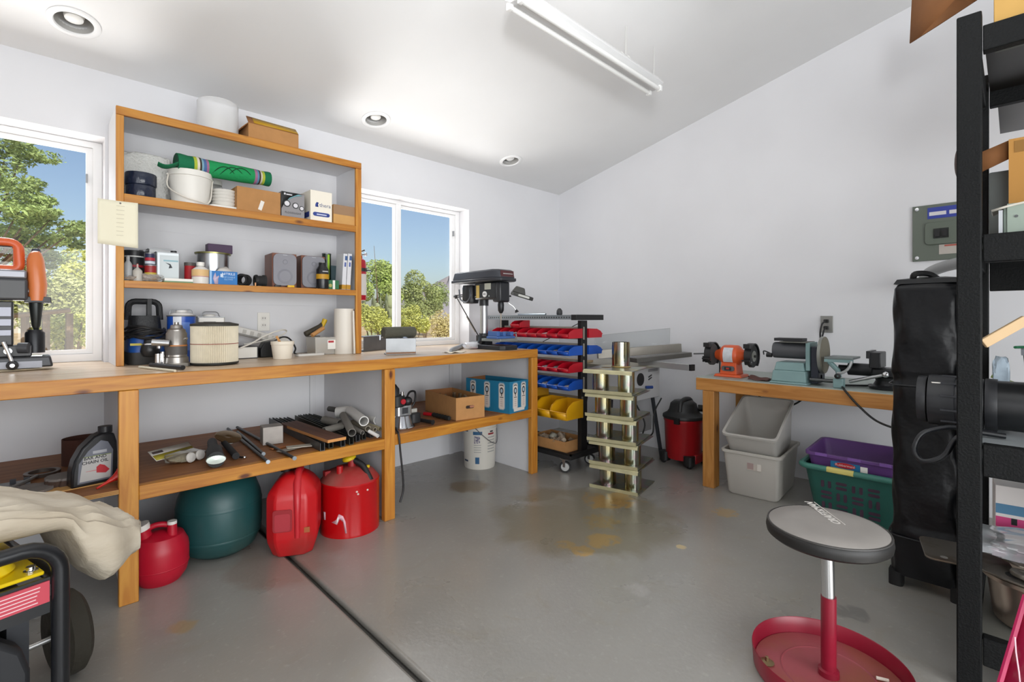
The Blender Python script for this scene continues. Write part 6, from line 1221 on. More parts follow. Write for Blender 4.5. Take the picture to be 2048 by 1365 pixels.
tb = G().box(.0, .20, -.33, -.19, zt-.035, zt-.023).out('work_table', M('7b8584', .4, .5), t, bevel=.002); G().box(.0, .02, -.33, -.19, zt-.052, zt-.0352).out('table_edge', sg, tb); G().box(.055, .065, -.33, -.19, zt-.0228, zt-.0222).out('miter_slot', DSTEEL, tb)
G().tube([(.02, -.21, zt-.05), (.02, -.255, .10), (.02, -.26, .06)], .014, 8).out('table_arm', sg, t); g = G()
pts = [(.0, -.255+.0-.07*math.sin(a), .085+.085*(1-math.cos(a))) for a in [i/10*1.45 for i in range(11)]]; g.tube(pts, .008, 6); g.out('quadrant', M('b9bcbc', .35, .7), t)
G().box(-.005, .05, -.285, -.235, .0, .055).out('arm_foot', sg, t, bevel=.004); G().cyl((.03, -.11, .035), (.03, -.255, .035), .011, n=12).out('support_rod', DSTEEL, t); G().lathe([(.006, 0), (.016, .004), (.016, .014), (.006, .018)], c=(-.004, -.26, .07), axis=(-1, 0, 0), n=10).out('knob', BLACK, t)
G().cyl((.11, -.105, .04), (.11, -.15, .04), .02, n=14).out('dust_port', sg, t)
# ---- vise
vx, vy = 3.47, .50; t = thing('bench_vise', 'black bench vise with a steel handle beside the hanging black bag', 'vise', (vx, vy, RZ+.0005)); t.scale = (1.2, 1.2, 1.2); vm = M('2a2b2d', .4, .3, var=.1)
G().lathe([(.001, 0), (.075, 0), (.078, .012), (.06, .02), (.05, .04), (.055, .055), (.001, .056)], n=32).out('swivel_base', vm, t); G().box(-.05, .05, -.10, .06, .056, .10).out('body', vm, t, bevel=.008)
G().box(-.07, .07, .02, .065, .10, .175).out('jaw', vm, t, bevel=.004); G().box(-.075, .075, .06, .075, .145, .18).out('jaw_plate', M('3b3c3e', .35, .6), t); G().cyl((0, .06, .085), (0, .16, .085), .030, n=20).cyl((0, .16, .085), (0, .20, .085), .018, n=16).out('screw_housing', vm, t)
G().tube([(-.08, .14, .030), (-.085, .0, .075)], .008, 10).out('handle', STEEL, t); G().sph((-.085, -.0, .075), .015, 12, 8).out('handle_knob', CHROME, t)
# ---- leather, outlet and cords
g = G(); g.grid(lambda u, v: (.11*v-.02, .12*(u-.5), .003+.022*math.sin(PI*v)**2*(.4+.6*u)+.004*math.sin(9*u)), 12, 10); t = g.out('leather_piece', M('5a3a34', .6, var=.1), solid=.003); p = at_z(1520, 762, RZ); t.location = (p.x-.0, p.y+.01, RZ+.002); tag(t, 'folded brown leather piece between the grinder and the sander', 'leather')
p = at_x(1654, 649, XB); t = thing('metal_outlet', 'steel covered outlet with two black plugs on the right wall', 'outlet', (XB-.001, p.y, p.z)); G().box(-.008, 0, -.037, .037, -.058, .058).out('cover_plate', M('9a9a96', .35, .7), t, bevel=.002)
for dz in (.022, -.024): G().rbox((-.022, .0, dz), (.028, .026, .024), .006, ax='X').out('plug', M('161617', .5), t)
for i, (z0, pts, lb) in enumerate(((.022, [(-.04, 0, .022), (-.075, .012, .0), (-.085, .02, -.06), (-.07, .02, -.14), (-.06, .03, -.26), (-.05, .05, -.318)], 'upper cord'), (-.024, [(-.04, 0, -.024), (-.07, .004, -.05), (-.078, .014, -.12), (-.06, .016, -.22), (-.05, .02, -.318)], 'lower cord'))):
    G().tube(smooth_path(pts, 6), .0055, 8).out('cord', M('141415', .5), t)
def cordw(label, pts, r=.006): return tag(G().tube(smooth_path(pts, 7), r, 8).out('power_cord', M('151515', .5)), label, 'cord')  # loose power cords of the bench tools
zb = RZ+.008
cordw('black cord running on the bench top from grinder to sander', [(gx+.0, gy-.115, zb), (gx-.06, gy-.17, zb), (3.40, 1.19, zb), (3.42, 1.12, zb), (3.36, 1.09, zb)])
cordw('thin black cord stretched from the grinder wheel to the sander motor', [(gx+.06, gy-.19, .90), (3.52, 1.18, .925), (3.42, 1.10, .915)], .004)
cordw('black cord looping below the small workbench from the sander to the black bag', [(3.34, .70, zb), (3.27, .675, zb), (BXF-.010, .66, RZ-.01), (BXF-.012, .60, .66), (BXF-.012, .52, .59), (BXF-.012, .42, .56), (BXF-.012, .33, .56)])
cordw('black cord hanging in a loop behind the clear tubs under the small workbench', [(3.87, 1.40, .65), (3.88, 1.32, .55), (3.88, 1.20, .50), (3.88, 1.10, .53), (3.87, 1.02, .60), (3.87, .99, .65)], .006)
cordw('black cord along the bench top behind the sander table', [(3.40, .72, zb), (3.50, .60, zb), (3.56, .60, zb), (3.6, .50, zb)])
cordw('black cord dropping behind the left end of the small workbench to the shop vacuum', [(3.88, 1.63, .92), (3.86, 1.62, .78), (3.85, 1.62, .64), (3.82, 1.64, .60), (3.70, 1.70, .60)])
t = bar('steel_rod', 'thin steel rod resting between the saw fence and the grinder', 'rod', at_x(1388, 708, 3.72), Vector((3.60, gy+.20, .885)), .012, .012, GREYM)
# ================================================================ TUBS UNDER THE SMALL BENCH
def tub_mesh(L0, W0, L1, W1, h, th=.003, q=.03):
    rs = []
    def outl(L_, W_):
        o = []
        for sx, sy, a0 in ((1, 1, 0), (-1, 1, PI/2), (-1, -1, PI), (1, -1, 1.5*PI)):
            for i in range(4): a = a0+PI/2*i/3; o.append((sx*(L_/2-q)+q*math.cos(a), sy*(W_/2-q)+q*math.sin(a)))
        return o
    for z, f, e in ((0.0, 0, -.02), (.012, .0, 0), (h-.02, 1, 0), (h-.018, 1, .022), (h, 1, .024), (h, 1, -th*2), (h-.02, 1, -th*2), (.014, 0, -th*2), (th, 0, -.02)):
        rs.append([(a, b, z) for a, b in outl(L0+(L1-L0)*f+e, W0+(W1-W0)*f+e)])
    return G().rings(rs)
a, b = at_z(1450, 985, 0), at_z(1551, 1008, 0); ang = math.atan2(b.y-a.y, b.x-a.x); nrm = Vector((-math.sin(ang), math.cos(ang), 0)); W_ = (b-a).length
def tubthing(name, label, cen, z, rz, L0, W0, L1, W1, h, mat, group=None, rot=None):
    t = thing(name, label, 'tub', (cen.x, cen.y, z), rz=rz, group=group, rot=rot); tub_mesh(L0, W0, L1, W1, h).out('tub', mat, t, bevel=.002); return t
c = Vector((3.490, 1.185, 0))
MK = glassy('milky_tub', tint=(.90, .89, .87), gloss=.14, rough=.22, density=.74, col=(.62, .59, .54)); MK2 = glassy('milky_tub_upper', tint=(.92, .91, .89), gloss=.16, rough=.2, density=.62, col=(.66, .64, .60))
t = tubthing('storage_tub', 'milky plastic tub standing on the floor under the small workbench', c, .0005, ang+PI/2, .30, .44, .335, .52, .295, MK, 'nested milky tubs'); t.rotation_euler = (0, 0, ang)
t.scale = (1, 1, 1)
G().box(-.02, .065, -.2520, -.2490, .185, .235).out('label', M('b9b0a6', .6), t); G().box(-.018, .018, -.2530, -.2520, .19, .23).out('picture_print', M('a08a86', .6), t); G().box(.04, .062, -.2530, -.2520, .188, .232).out('barcode_print', M('cfc9c0', .6), t)
for ch in t.children: pass
t = tubthing('storage_tub', 'milky plastic tub tipped up inside the lower one', c+Vector((.035, .0, 0)), .225, 0, .265, .40, .305, .47, .30, MK2, 'nested milky tubs', rot=(0, -.42, ang))
t.rotation_euler = (Matrix.Rotation(ang, 4, 'Z') @ Matrix.Rotation(.0, 4, 'Y') @ Matrix.Rotation(.40, 4, 'X')).to_euler()
q = at_z(1660, 1042, 0); gb = M('245c52', .45)
bc = Vector((3.475, .625, 0)); bz0 = .0005
t = thing('laundry_basket', 'green laundry basket with slotted sides and a yellow grip under the small workbench', 'basket', (bc.x, bc.y, bz0))
L0, W0, L1, W1, h = .42, .36, .50, .44, .29     # L along y
rs = []
tm = Matrix.Rotation(PI/2, 4, 'Z'); g = tub_mesh(L0, W0, L1, W1, h, q=.05); g.b.transform(tm); g.out('basket', gb, t, bevel=.002)
rm = [(a_, b_) for a_, b_ in ((-W1/2-.012, -L1/2-.012), (W1/2+.012, -L1/2-.012), (W1/2+.012, L1/2+.012), (-W1/2-.012, L1/2+.012))]
pts = []
for (cx, cy, a0) in ((W1/2-.04, L1/2-.04, 0), (-W1/2+.04, L1/2-.04, PI/2), (-W1/2+.04, -L1/2+.04, PI), (W1/2-.04, -L1/2+.04, 1.5*PI)): pts += [(cx+.055*math.cos(a0+PI/2*i/4), cy+.055*math.sin(a0+PI/2*i/4), h-.008) for i in range(5)]
G().tube(pts, .017, 10, loop=True).out('rim', M('3f7a6e', .45), t)
G().rbox((-W1/2-.016, .06, h-.006), (.032, .13, .030), .008, ax='Y').out('yellow_grip', M('d6c872', .45), t, bevel=.003)
def xs(z): return -(W0/2+(W1-W0)/2*(z/h))-.0035
slots = M('3a2336', .6)
for r_ in range(3):
    for c__ in range(4):
        cy = .135-c__*.075; cz = h*.66-r_*.066
        for s in (-1, 1):
            if (r_+c__) % 2 == 0: y0, z0, w2, h2 = cy+s*.017, cz, .016, .046
            else: y0, z0, w2, h2 = cy, cz+s*.014, .054, .016
            G().rbox((xs(z0)+.0015, y0, z0), (.004, w2, h2), .0075, ax='X').out('slot', slots, t)
pm = M('6a4684', .4, var=.05)
t = thing('purple_tub', 'purple tub with a printed label set inside the green laundry basket', 'tub', (bc.x, bc.y+.02, .165), rot=(0, -.05, 0)); g = tub_mesh(.37, .30, .435, .37, .205, q=.035); g.b.transform(tm); g.out('tub', pm, t, bevel=.002)
for y_, w_ in ((.14, .06), (-.02, .06), (-.16, .05)): G().box(-.203, -.193, y_-w_/2, y_+w_/2, .192, .208).out('rim_notch', M('7d56a0', .4), t)
lbx = -.1880; lb = G().box(lbx-.003, lbx, -.045, .095, .118, .172).out('blue_label', M('1f6f9e', .5), t); G().box(lbx-.0032, lbx-.0005, -.080, -.047, .118, .166).out('white_label', PAPER, t)
g = G(Matrix.Translation((lbx-.0034, .025, .156)) @ Matrix.Rotation(PI/2, 4, 'Y')); g.lathe([(.001, -.0015), (.5, -.0015), (.5, .0015), (.001, .0015)], n=28, sq=(.030, .10)); g.out('red_oval', M('b01828', .5), lb)
txt('Rubbermaid', .019, M('e0c8c8', .6), lb, (lbx-.0055, .025, .156), FX)
# ================================================================ TALL BLACK BAG
t = thing('equipment_bag', 'tall black nylon bag standing on feet between the small workbench and the rack', 'bag', (2.775, .258, 0))
bm_ = M('0c0d10', .32, bump=.6, bscale=11, var=.2, spec=.35); H = 1.30
def bagf(u, v):
    a = 2*PI*u; c_, s_ = math.cos(a), math.sin(a); sg = lambda q, e: math.copysign(abs(q)**e, q)
    z = .05+v*(H-.05); hx, hy = .122, .118
    f = 1+.012*math.sin(9*v+2)+(-.04 if .655 < v < .68 else 0)+(.05 if v < .16 else 0)
    f *= 1 - .25*max(0, v-.985)/.015
    wr = .0035*math.sin(17*v+5*a)*math.sin(3*a+11*v)+.0025*math.sin(31*v-4*a)
    return ((hx*f+wr)*sg(c_, .38), (hy*f+wr)*sg(s_, .38), z)
G().grid(bagf, 64, 90, True).out('body', bm_, t)
G().rings([[(x_*k_, y_*k_, z_) for x_, y_ in ((-.11, -.11), (.11, -.11), (.11, .11), (-.11, .11))] for z_, k_ in ((H-.008, 1), (H+.012, .9), (H+.02, .5))]).out('top_cap', bm_, t)
G().tube(smooth_path([(-.06, .05, H+.012), (-.07, .04, H+.035), (-.04, -.0, H+.035), (-.03, -.03, H+.012)], 5), .012, 8).out('strap', M('131314', .6), t)
for z_ in (.215, .86): 
    G().tube([(.135*math.copysign(abs(math.cos(a))**.38, math.cos(a)), .130*math.copysign(abs(math.sin(a))**.38, math.sin(a)), z_) for a in [2*PI*i/48 for i in range(48)]], .0035, 5, loop=True).out('seam', M('1d1e21', .5), t)
for x_, y_ in ((-.10, .10), (-.10, -.10), (.10, .10), (.10, -.10)): G().rbox((x_, y_, .03), (.07, .05, .06), .015).out('foot', M('0d0d0e', .6), t)
# ================================================================ ELECTRIC PANEL AND HOSE
p0, p1 = at_x(1825.5, 415.1, XB), at_x(1825.5, 524.1, XB)
t = thing('breaker_box', 'grey electrical breaker panel on the right wall beside the rack', 'panel', (XB-.001, p0.y, p1.z)); PH = p0.z-p1.z; PWd = .42
pgm = M('626a60', .45)
G().box(-.012, 0, -PWd, 0, 0, PH).out('cover', pgm, t, bevel=.002); G().rbox((-.017, -.23, PH*.48), (.010, .34, PH*.40), .02, ax='X').out('door', M('5f685d', .4), t, bevel=.002)
G().box(-.0135, -.0121, -.38, -.072, PH*.745, PH*.945).out('blue_label', M('2f3f9a', .5), t)
for i in range(3): G().box(-.0145, -.0136, -.158-.092*i, -.080-.092*i, PH*.80, PH*.865).out('white_field', M('d5d3d6', .6), t)
G().box(-.0245, -.0222, -.170, -.100, PH*.385, PH*.56).out('breaker_well', M('1f2220', .6), t)
for i in range(2): G().rbox((-.029, -.118-.035*i, PH*.47), (.010, .024, PH*.12), .004, ax='X').out('breaker', M('101112', .4), t)
G().box(-.0245, -.0222, -.290, -.215, PH*.42, PH*.58).out('open_slot', M('0e0e0e', .6), t); G().prism([(-.288, PH*.44), (-.218, PH*.44), (-.225, PH*.50), (-.24, PH*.52), (-.255, PH*.49), (-.288, PH*.47)], -.0262, -.0246, 'X').out('torn_card', M('c0a070', .8), t)
G().box(-.0135, -.0121, -.31, -.125, PH*.10, PH*.27).out('warning_label', M('b9b2aa', .6), t); G().box(-.0143, -.0136, -.30, -.150, PH*.235, PH*.262).out('red_print', M('b0584a', .6), t)
for y_, z_ in ((-.022, PH*.94), (-.022, PH*.06)): G().lathe([(.011, 0), (.010, .005), (.001, .006)], c=(-.012, y_, z_), axis=(-1, 0, 0), n=16).out('screw', CHROME, t)
t = G().tube(smooth_path([(3.88, .40, 1.30), (3.80, .38, 1.37), (3.66, .34, 1.405), (3.45, .24, 1.425), (3.25, .10, 1.43), (3.1, -.02, 1.43)], 8), .030, 14).out('grey_conduit', M('9a9c9c', .4)); tag(t, 'thick grey bent conduit tube between the black bag and the breaker panel', 'conduit')
# ================================================================ BLACK STEEL RACK
RX, RD, RYE = 2.05, .61, .127
rk = thing('steel_rack', 'tall black steel storage rack along the right edge of the view', 'shelving', (RX, 0, 0)); m_ = Matrix.Translation((-RX, 0, 0))
bs = M('090b0c', .65, spec=.25, bump=.25, bscale=160); zt = zat(36, RX, RYE)
RL = -1.25
for x0 in (RX, RX+RD-.05): 
    for y1 in (RYE, RL+.055): G(m_).box(x0, x0+.05 if x0 > RX else x0+.045, y1-.057, y1, 0, zt if x0 == RX else zt).out('post', bs, rk, bevel=.004)
lev = [(zat(50, RX, .07), zat(101.5, RX, .07)), (zat(468.8, RX, .07), zat(525, RX, .07)), (zat(889.3, RX, .07), zat(954, RX, .07)), (zat(1276.7, RX, .07), zat(1333, RX, .07))]
brd = [M('1d1a17', .35, var=.2), M('6d706c', .5), M('8f9496', .4), M('55554f', .5)]
for i, (z1, z0) in enumerate(lev):
    G(m_).box(RX+.004, RX+.040, RL+.06, RYE-.059, z0, z1).out('front_beam', bs, rk, bevel=.003); G(m_).box(RX+RD-.045, RX+RD-.01, RL+.06, RYE-.059, z0-(.065 if i == 1 else 0), z1).out('rear_beam', bs, rk, bevel=.003)
    G(m_).box(RX+.05, RX+RD-.052, RYE-.05, RYE-.012, z0, z1).out('end_beam', bs, rk, bevel=.003)
    G(m_).box(RX+.041, RX+RD-.046, RL+.06, RYE-.051 if i else RYE-.06, z1-.022, z1).out('deck', brd[i], rk)
zs = lev[0][0]-.0225
G(m_).box(RX+.09, RX+.19, -.035, .045, zs-.001, zs).out('sticker', M('5d5f5a', .6), rk)
for i in range(5): G(m_).box(RX+.155, RX+.172, -.02+.012*i, -.013+.012*i, zs-.0016, zs-.001).box(RX+.105, RX+.135, -.025+.013*i, -.018+.013*i, zs-.0016, zs-.001).out('sticker_print', BLACK, rk)
LZ = [l[0]+.001 for l in lev]
# ---- top of the rack
t = thing('cardboard_box', 'large cardboard box with a dark hand hole on top of the rack', 'box', (RX+.03, -.30, LZ[0])); open_box_col = M('c39a55', .85, var=.05)
G().box(0, .45, -.30, .345, 0, .36).out('body', open_box_col, t, bevel=.002); G().rbox((-.001, .235, .055), (.003, .09, .032), .014, ax='X').out('hand_hole', M('2a2318', .8), t)
f1 = at_y(1820, 88, .0); 
pa, pb, pc, pd_ = at_x(1826, -30, 2.75), at_x(1820, 87, 2.75), at_x(1940, -2, 2.60), at_x(1930, -30, 2.6)
t = thing('cardboard_flap', 'brown cardboard sheet hanging out over the left end of the rack top', 'cardboard', pc); G(Matrix.Translation(-pc)).mesh([pa, pb, pb*.5+pc*.5+Vector((0, .0, -.012)), pc+Vector((0, -.05, .0)), pd_], [(0, 1, 2, 3, 4)]).out('sheet', CARDD, t, solid=.005)
t = thing('dark_backing', 'wide dark backing sheet added on the rack top, seen from below beyond the sticker', 'board', (RX+.5, -.5, LZ[0]+.0005)); G().box(-.0, .78, -.6, .55, -.0, .018).out('board', M('2b221c', .3, var=.2), t)  # made-up sheet, added to keep the area behind the top deck dark
# ---- second compartment: boxes and cabinet
Z_ = LZ[1]
t = thing('cabinet_drawer', 'pale green metal drawer unit with a rounded plastic cover on the second rack shelf', 'drawer unit', (RX+.06, -.02, Z_))
y0 = .025; hh = zat(408, RX+.08, 0)-Z_
G().box(0, .26, -.55, y0+.02, 0, hh*.92).out('case', M('87958a', .4), t, bevel=.003); G().box(-.008, -.0005, y0-.028, y0+.012, 0, hh*.98).out('corner_strip', M('8f9c90', .4), t, bevel=.001); G().cyl((-.011, y0-.008, hh*.55), (-.008, y0-.008, hh*.55), .004, n=10).out('screw', DSTEEL, t)
g = G(); g.grid(lambda u, v: (-.012+.10*u, y0+.045-.50*v, hh*(.80+.42*min(1, v*2.2)**.8)+.012*math.sin(v*14)*u), 8, 18); g.out('plastic_cover', M('cfc9bd', .3), t, solid=.006)
G().box(-.004, .2, y0+.021, y0+.030, 0, hh*.8).out('cover_skirt', M('c5c8cc', .25), t)
q = at_x(2019, 279, 2.40); t = thing('cardboard_box', 'brown cardboard box with raised flaps behind the green drawer unit', 'box', (2.40, q.y, Z_+.001)); hx = q.z-Z_
G().box(.002, .19, -.45, .0, 0, hx*.90).out('body', M('b5803e', .85, var=.05), t, bevel=.002); G().box(-.004, .001, -.45, .002, hx*.05, hx*.995).out('front_flap', M('c08c48', .85), t); G().box(-.0055, -.0045, -.45, -.012, hx*.86, hx*.97).out('flap_fold', M('9a7038', .85), t)
f = [at_x(1960, 306, 2.42), at_x(2018, 281, 2.42), at_x(2018, 318, 2.42), at_x(1960, 346, 2.42)]; G(Matrix.Translation(-t.location)).mesh(f, [(0, 1, 2, 3)]).out('side_flap', CARDD, t, solid=.005)
q = at_x(1978, 346, 2.47); t = thing('grey_case', 'dark grey case standing left of the cardboard box on the second rack shelf', 'case', (2.47, q.y, Z_+.0005)); G().box(0, .05, -.16, .0, 0, q.z-Z_).out('body', M('5a605e', .5), t, bevel=.004)
o = G().sph((0, 0, 0), (.03, .014, .06), 16, 10).out('brown_grip', M('3a241c', .5)); q = at_x(1918, 327, 2.60); o.location = q; tag(o, 'dark brown rounded end sticking out behind the rack post', 'handle')
# ---- third compartment: pipe, wood, boxes
Z3 = LZ[2]; pr_ = .083
t = thing('black_pipe', 'thick black pipe with a clamped coupling sticking out of the rack', 'pipe', (RX+.26, -.055, Z3+pr_*1.08))
pm_ = M('17181a', .32, var=.1)
G().lathe([(pr_*.9, -.10), (pr_*.98, -.10), (pr_*.98, 1.0), (.001, 1.0)], axis=(0, -1, 0), n=44).out('pipe', pm_, t)
for a_, b__, r_ in ((.095, .125, 1.03), (.128, .20, 1.0), (.20, .27, 1.06), (.275, .30, .985)): G().lathe([(pr_*.9, -b__), (pr_*r_, -b__), (pr_*(r_+.01), -b__+.005), (pr_*(r_+.01), -a_-.005), (pr_*r_, -a_), (pr_*.9, -a_)], axis=(0, -1, 0), n=44).out('coupling', M('232427', .4), t)
G().lathe([(.001, -.298), (pr_*.9, -.298), (pr_*.9, -.29), (.001, -.29)], axis=(0, -1, 0), n=32).out('end_face', BLACK, t)
for i in range(6): a_ = 1.2+i*.55; G().box(-.004, .004, .19, .235, -.003, .003).out('clip', M('2e2f33', .4), t).matrix_local = Matrix.Translation((pr_*1.07*math.cos(a_), 0, pr_*1.07*math.sin(a_)))
G().rbox((-.055, .245, .062), (.012, .03, .012), .003).out('white_tag', PLW, t)
t = G().tube(smooth_path([(RX+.13, .02, Z3+.010), (RX+.12, .09, Z3+.012), (RX+.10, .132, Z3-.01), (RX+.09, .165, Z3-.075), (RX+.09, .215, Z3-.10), (RX+.11, .24, Z3-.07), (RX+.13, .22, Z3-.015), (RX+.155, .16, Z3+.012), (RX+.16, .10, Z3+.012), (RX+.16, .04, Z3+.010)], 8), .0085, 10).out('cable_loop', M('15171b', .35)); tag(t, 'black cable loop hanging below the clamped end of the thick pipe', 'cable')
a, b = at_x(1968, 688, RX+.10), at_x(2052, 640, RX+.16)
bar('timber_strip', 'pale wooden slat sloping up to the right above the thick black pipe', 'slat', a+Vector((0, .002, 0)), b, .012, .030, M('c6a880', .7))
t = thing('wood_board', 'tan wooden upright board at the right edge above the thick black pipe', 'board', (RX+.36, -.125, Z3)); G().box(0, .02, -.10, .0, 0, .36).out('board', wood('b98a50', 'a2733c', 'Z', False), t)
t = thing('grey_bin', 'grey plastic bin behind the thick black pipe on the rack', 'bin', (RX+.475, -.03, Z3)); G().frustum((0, -.12, 0), (.10, .22, 0), (.12, .26, 0), .25).out('body', M('5b6068', .5), t, bevel=.004); G().frustum((0, -.12, .251), (.13, .27, 0), (.13, .27, 0), .02).out('lid', M('6a6e74', .5), t)
t = thing('pale_bag', 'pale blue crumpled bag left of the grey bin on the rack', 'bag', (RX+.46, .035, Z3)); lumpy(.035, .022, .12, 91, .10).out('bag', M('a9b9c6', .5, bump=.4, bscale=30), t)
t = G().tube([(RX+.44, .06, Z3+.17), (RX+.45, -.02, Z3+.14)], .006, 8).out('green_pen', M('8fa05a', .5)); tag(t, 'thin olive green stick lying before the grey bin', 'stick')
t = G().tube(smooth_path([(RX+.42, .0, Z3+.278), (RX+.47, -.03, Z3+.278), (RX+.52, -.10, Z3+.278), (RX+.48, -.18, Z3+.278)], 5), .005, 6).out('green_twine', M('1d6b45', .6)); tag(t, 'thin green cord lying on the lid of the grey bin', 'cord')
# ---- fourth compartment: steel plates in a pan, bags, trays
Z4 = LZ[3]
t = thing('steel_pan', 'deep stainless steel pan on the lowest rack shelf', 'pan', (RX+.30, -.20, Z4)); ph = zat(1166, RX+.06, .03)-Z4
def panf(z, e): return [(a_*e, b_*e, z) for a_, b_ in [(.235*math.copysign(abs(math.cos(q))**.5, math.cos(q)), .27*math.copysign(abs(math.sin(q))**.5, math.sin(q))) for q in [2*PI*i/48 for i in range(48)]]]
G().rings([panf(0, .9), panf(.01, .94), panf(ph-.012, 1.0), panf(ph-.012, 1.06), panf(ph, 1.06), panf(ph, .97), panf(.012, .9)]).out('pan', M('a89a8c', .28, .9), t)
stl = M('7b756c', .4, .8, c2='5a4636', scale=9, thr=(.5, .7))
def plate(name, label, cx, cy, z, w_, d_, rz, holes, rot=(0, 0)):
    t = thing(name, label, 'plate', (cx, cy, z), rot=(rot[0], rot[1], rz), group='steel plates in the pan'); G().rbox((0, 0, .003), (w_, d_, .006), min(w_, d_)*.12).out('plate', stl, t, bevel=.001)
    for hx, hy, r_ in holes: G().cyl((hx, hy, .0058), (hx, hy, .0066), r_, n=20).out('hole', M('14110f', .8), t)
    return t
zp = Z4+ph
plate('steel_plate', 'pale flat steel plate sticking out left of the rack post', RX+.20, .12, zp+.004, .20, .22, .2, [(-.07, .06, .010)]); C.objects['steel_plate'].children[0].data.materials[0] = M('a8a49e', .35, .6, var=.08)
plate('steel_plate', 'long steel strap with two holes at the right edge of the pan', RX+.12, -.12, zp+.010, .07, .22, .35, [(.0, .06, .013), (0, -.05, .013)], (.05, 0))
plate('steel_plate', 'rusty steel plate with a large hole lying over the pan rim', RX+.11, .0, zp+.008, .10, .12, -.4, [(0, 0, .022)])
plate('steel_plate', 'small rusty tab plate in front of the clear bags', RX+.20, -.02, zp+.022, .10, .10, .6, [(.0, .02, .016)], (.15, .1))
for i, (x_, y_, lb) in enumerate(((.10, -.025, 'steel ring lying on the plates right of the rack post'), (.17, -.10, 'second steel ring under the clear bags'))):
    o = G().lathe([(.020, 0), (.036, 0), (.038, .006), (.036, .012), (.020, .012), (.020, 0)], n=28).out('steel_ring', stl); o.location = (RX+x_, y_, zp+.02); o.rotation_euler = (.1, .08, 0); tag(o, lb, 'ring', 'steel rings in the pan')
bagm = glassy('poly_bag', tint=(.95, .96, .97), gloss=.5, rough=.12, density=.30, col=(.75, .78, .80))
for i, (x_, y_, z_, rx_, ry_, rz_, sd, lb) in enumerate(((.26, -.06, zp+.036, .12, .17, .030, 5, 'large crumpled clear bag heaped on the steel plates'), (.10, -.17, zp+.036, .05, .10, .022, 6, 'smaller clear bag with a white cap in front of the large clear bag'))):
    t = thing('clear_bag', lb, 'bag', (RX+x_, y_, z_), rz=.3, group='clear bags in the pan'); lumpy(rx_, ry_, rz_, sd, .2, 40, 24, pw=.8).out('film', bagm, t)
    if i: G().cyl((-.05, -.10, .03), (-.07, -.13, .03), .014, n=14).out('white_cap', PLW, t)
t = thing('pink_box', 'white box printed with pink and blue behind the clear bags', 'box', (RX+.43, -.09, zp+.02), rot=(0, .0, .1)); h3 = .19
G().box(0, .10, -.20, .14, 0, h3).out('body', M('d9d3cf', .5), t, bevel=.002); G().box(-.0012, 0, -.18, .139, h3*.05, h3*.42).out('pink_print', M('c8417a', .5), t); G().box(-.0012, 0, -.18, .139, h3*.48, h3*.66).out('blue_print', M('4a7a9a', .5), t); G().box(-.0014, 0, .02, .06, h3*.74, h3*.86).out('grey_print', M('7a7c78', .5), t); G().box(-.0016, -.0005, .085, .10, h3*.3, h3*.42).out('dark_print', BLACK, t)
t = thing('milky_tray', 'milky plastic scoop tray tilted on the clear bags', 'tray', (RX+.18, -.16, zp+.10), rot=(.5, -.5, .3)); t.location.z += .05; t.location.x -= .02; tub_mesh(.24, .16, .30, .22, .11, q=.05).out('tray', glassy('scoop', tint=(.93, .95, .97), gloss=.2, rough=.2, density=.34, col=(.80, .84, .88)), t)
# ---- pink board leaning at the right edge
a, b, c_, d_ = at_x(2052, 1190, 1.66), at_x(1996, 1380, 1.58), at_x(2110, 1400, 1.55), at_x(2120, 1180, 1.62)
t = thing('pink_board', 'scratched pink red board leaning at the bottom right corner', 'board', a)
G(Matrix.Translation(-a)).mesh([a, b, c_, d_], [(0, 1, 2, 3)]).out('board', M('b5244c', .35, c2='c05a6a', scale=40, thr=(.55, .7), stretch=(1, 1, .3)), t, solid=.008)
G(Matrix.Translation(-a)).tube([a+Vector((-.006, -.0, -.0)), b+Vector((-.006, 0, 0))], .006, 6).out('edge', M('c01f5a', .35), t)
pts = [at_x(2030, 1270, 1.60), at_x(2032, 1300, 1.59), at_x(2038, 1340, 1.575), at_x(2041, 1370, 1.57)]; G(Matrix.Translation(-a)).tube([q-Vector((.012, 0, 0)) for q in pts], .0016, 5).out('scratch', M('e8c0c8', .5), t)
# ================================================================ ROLLING STOOL
SX0, SY0 = 1.806, .413
t = thing('shop_stool', 'round grey topped stool with a chrome post and a red tray base', 'stool', (SX0, SY0, 0)); rt = M('84142a', .35, var=.08); r = .215
G().lathe([(.001, .012), (r*.985, .012), (r*.99, .018), (r, .062), (r*1.015, .066), (r*1.02, .062), (r*1.0, .006), (.001, .006)], n=64).out('tray', rt, t)
G().lathe([(.001, .0125), (r*.97, .0125), (r*.97, .0135), (.001, .0135)], n=64).out('tray_floor', M('93444a', .5, c2='8d5038', scale=4, thr=(.45, .7)), t); G().lathe([(.128, .0136), (.132, .0155), (.136, .0136)], n=48).out('ring_emboss', M('93444a', .5), t)
for i in range(5): a_ = i*1.2566+.5; G().lathe([(.001, 0), (.012, .0), (.012, .006), (.001, .006)], c=(r*.85*math.cos(a_), r*.85*math.sin(a_), 0), n=14).out('caster', BLACK, t)
zt_ = .492
G().lathe([(.030, .0135), (.029, .03), (.0215, .034), (.0215, zat(1193, SX0, SY0)), (.001, zat(1193, SX0, SY0))], n=28).out('red_post', rt, t); G().cyl((0, 0, .2), (-.004, .004, zt_-.03), .0185, n=28).out('chrome_post', M('c9cacb', .2, .95), t)
sr = .172; sc = Vector((-.004, .004, 0)); zb_ = zt_-.045
G().lathe([(.001, zb_-.004), (sr*.93, zb_-.004), (sr*.985, zb_+.004), (sr*1.0, zb_+.018), (sr*.985, zb_+.034), (sr*.95, zb_+.040)], c=sc, n=64).out('seat_side', M('1a1918', .5, var=.1), t)
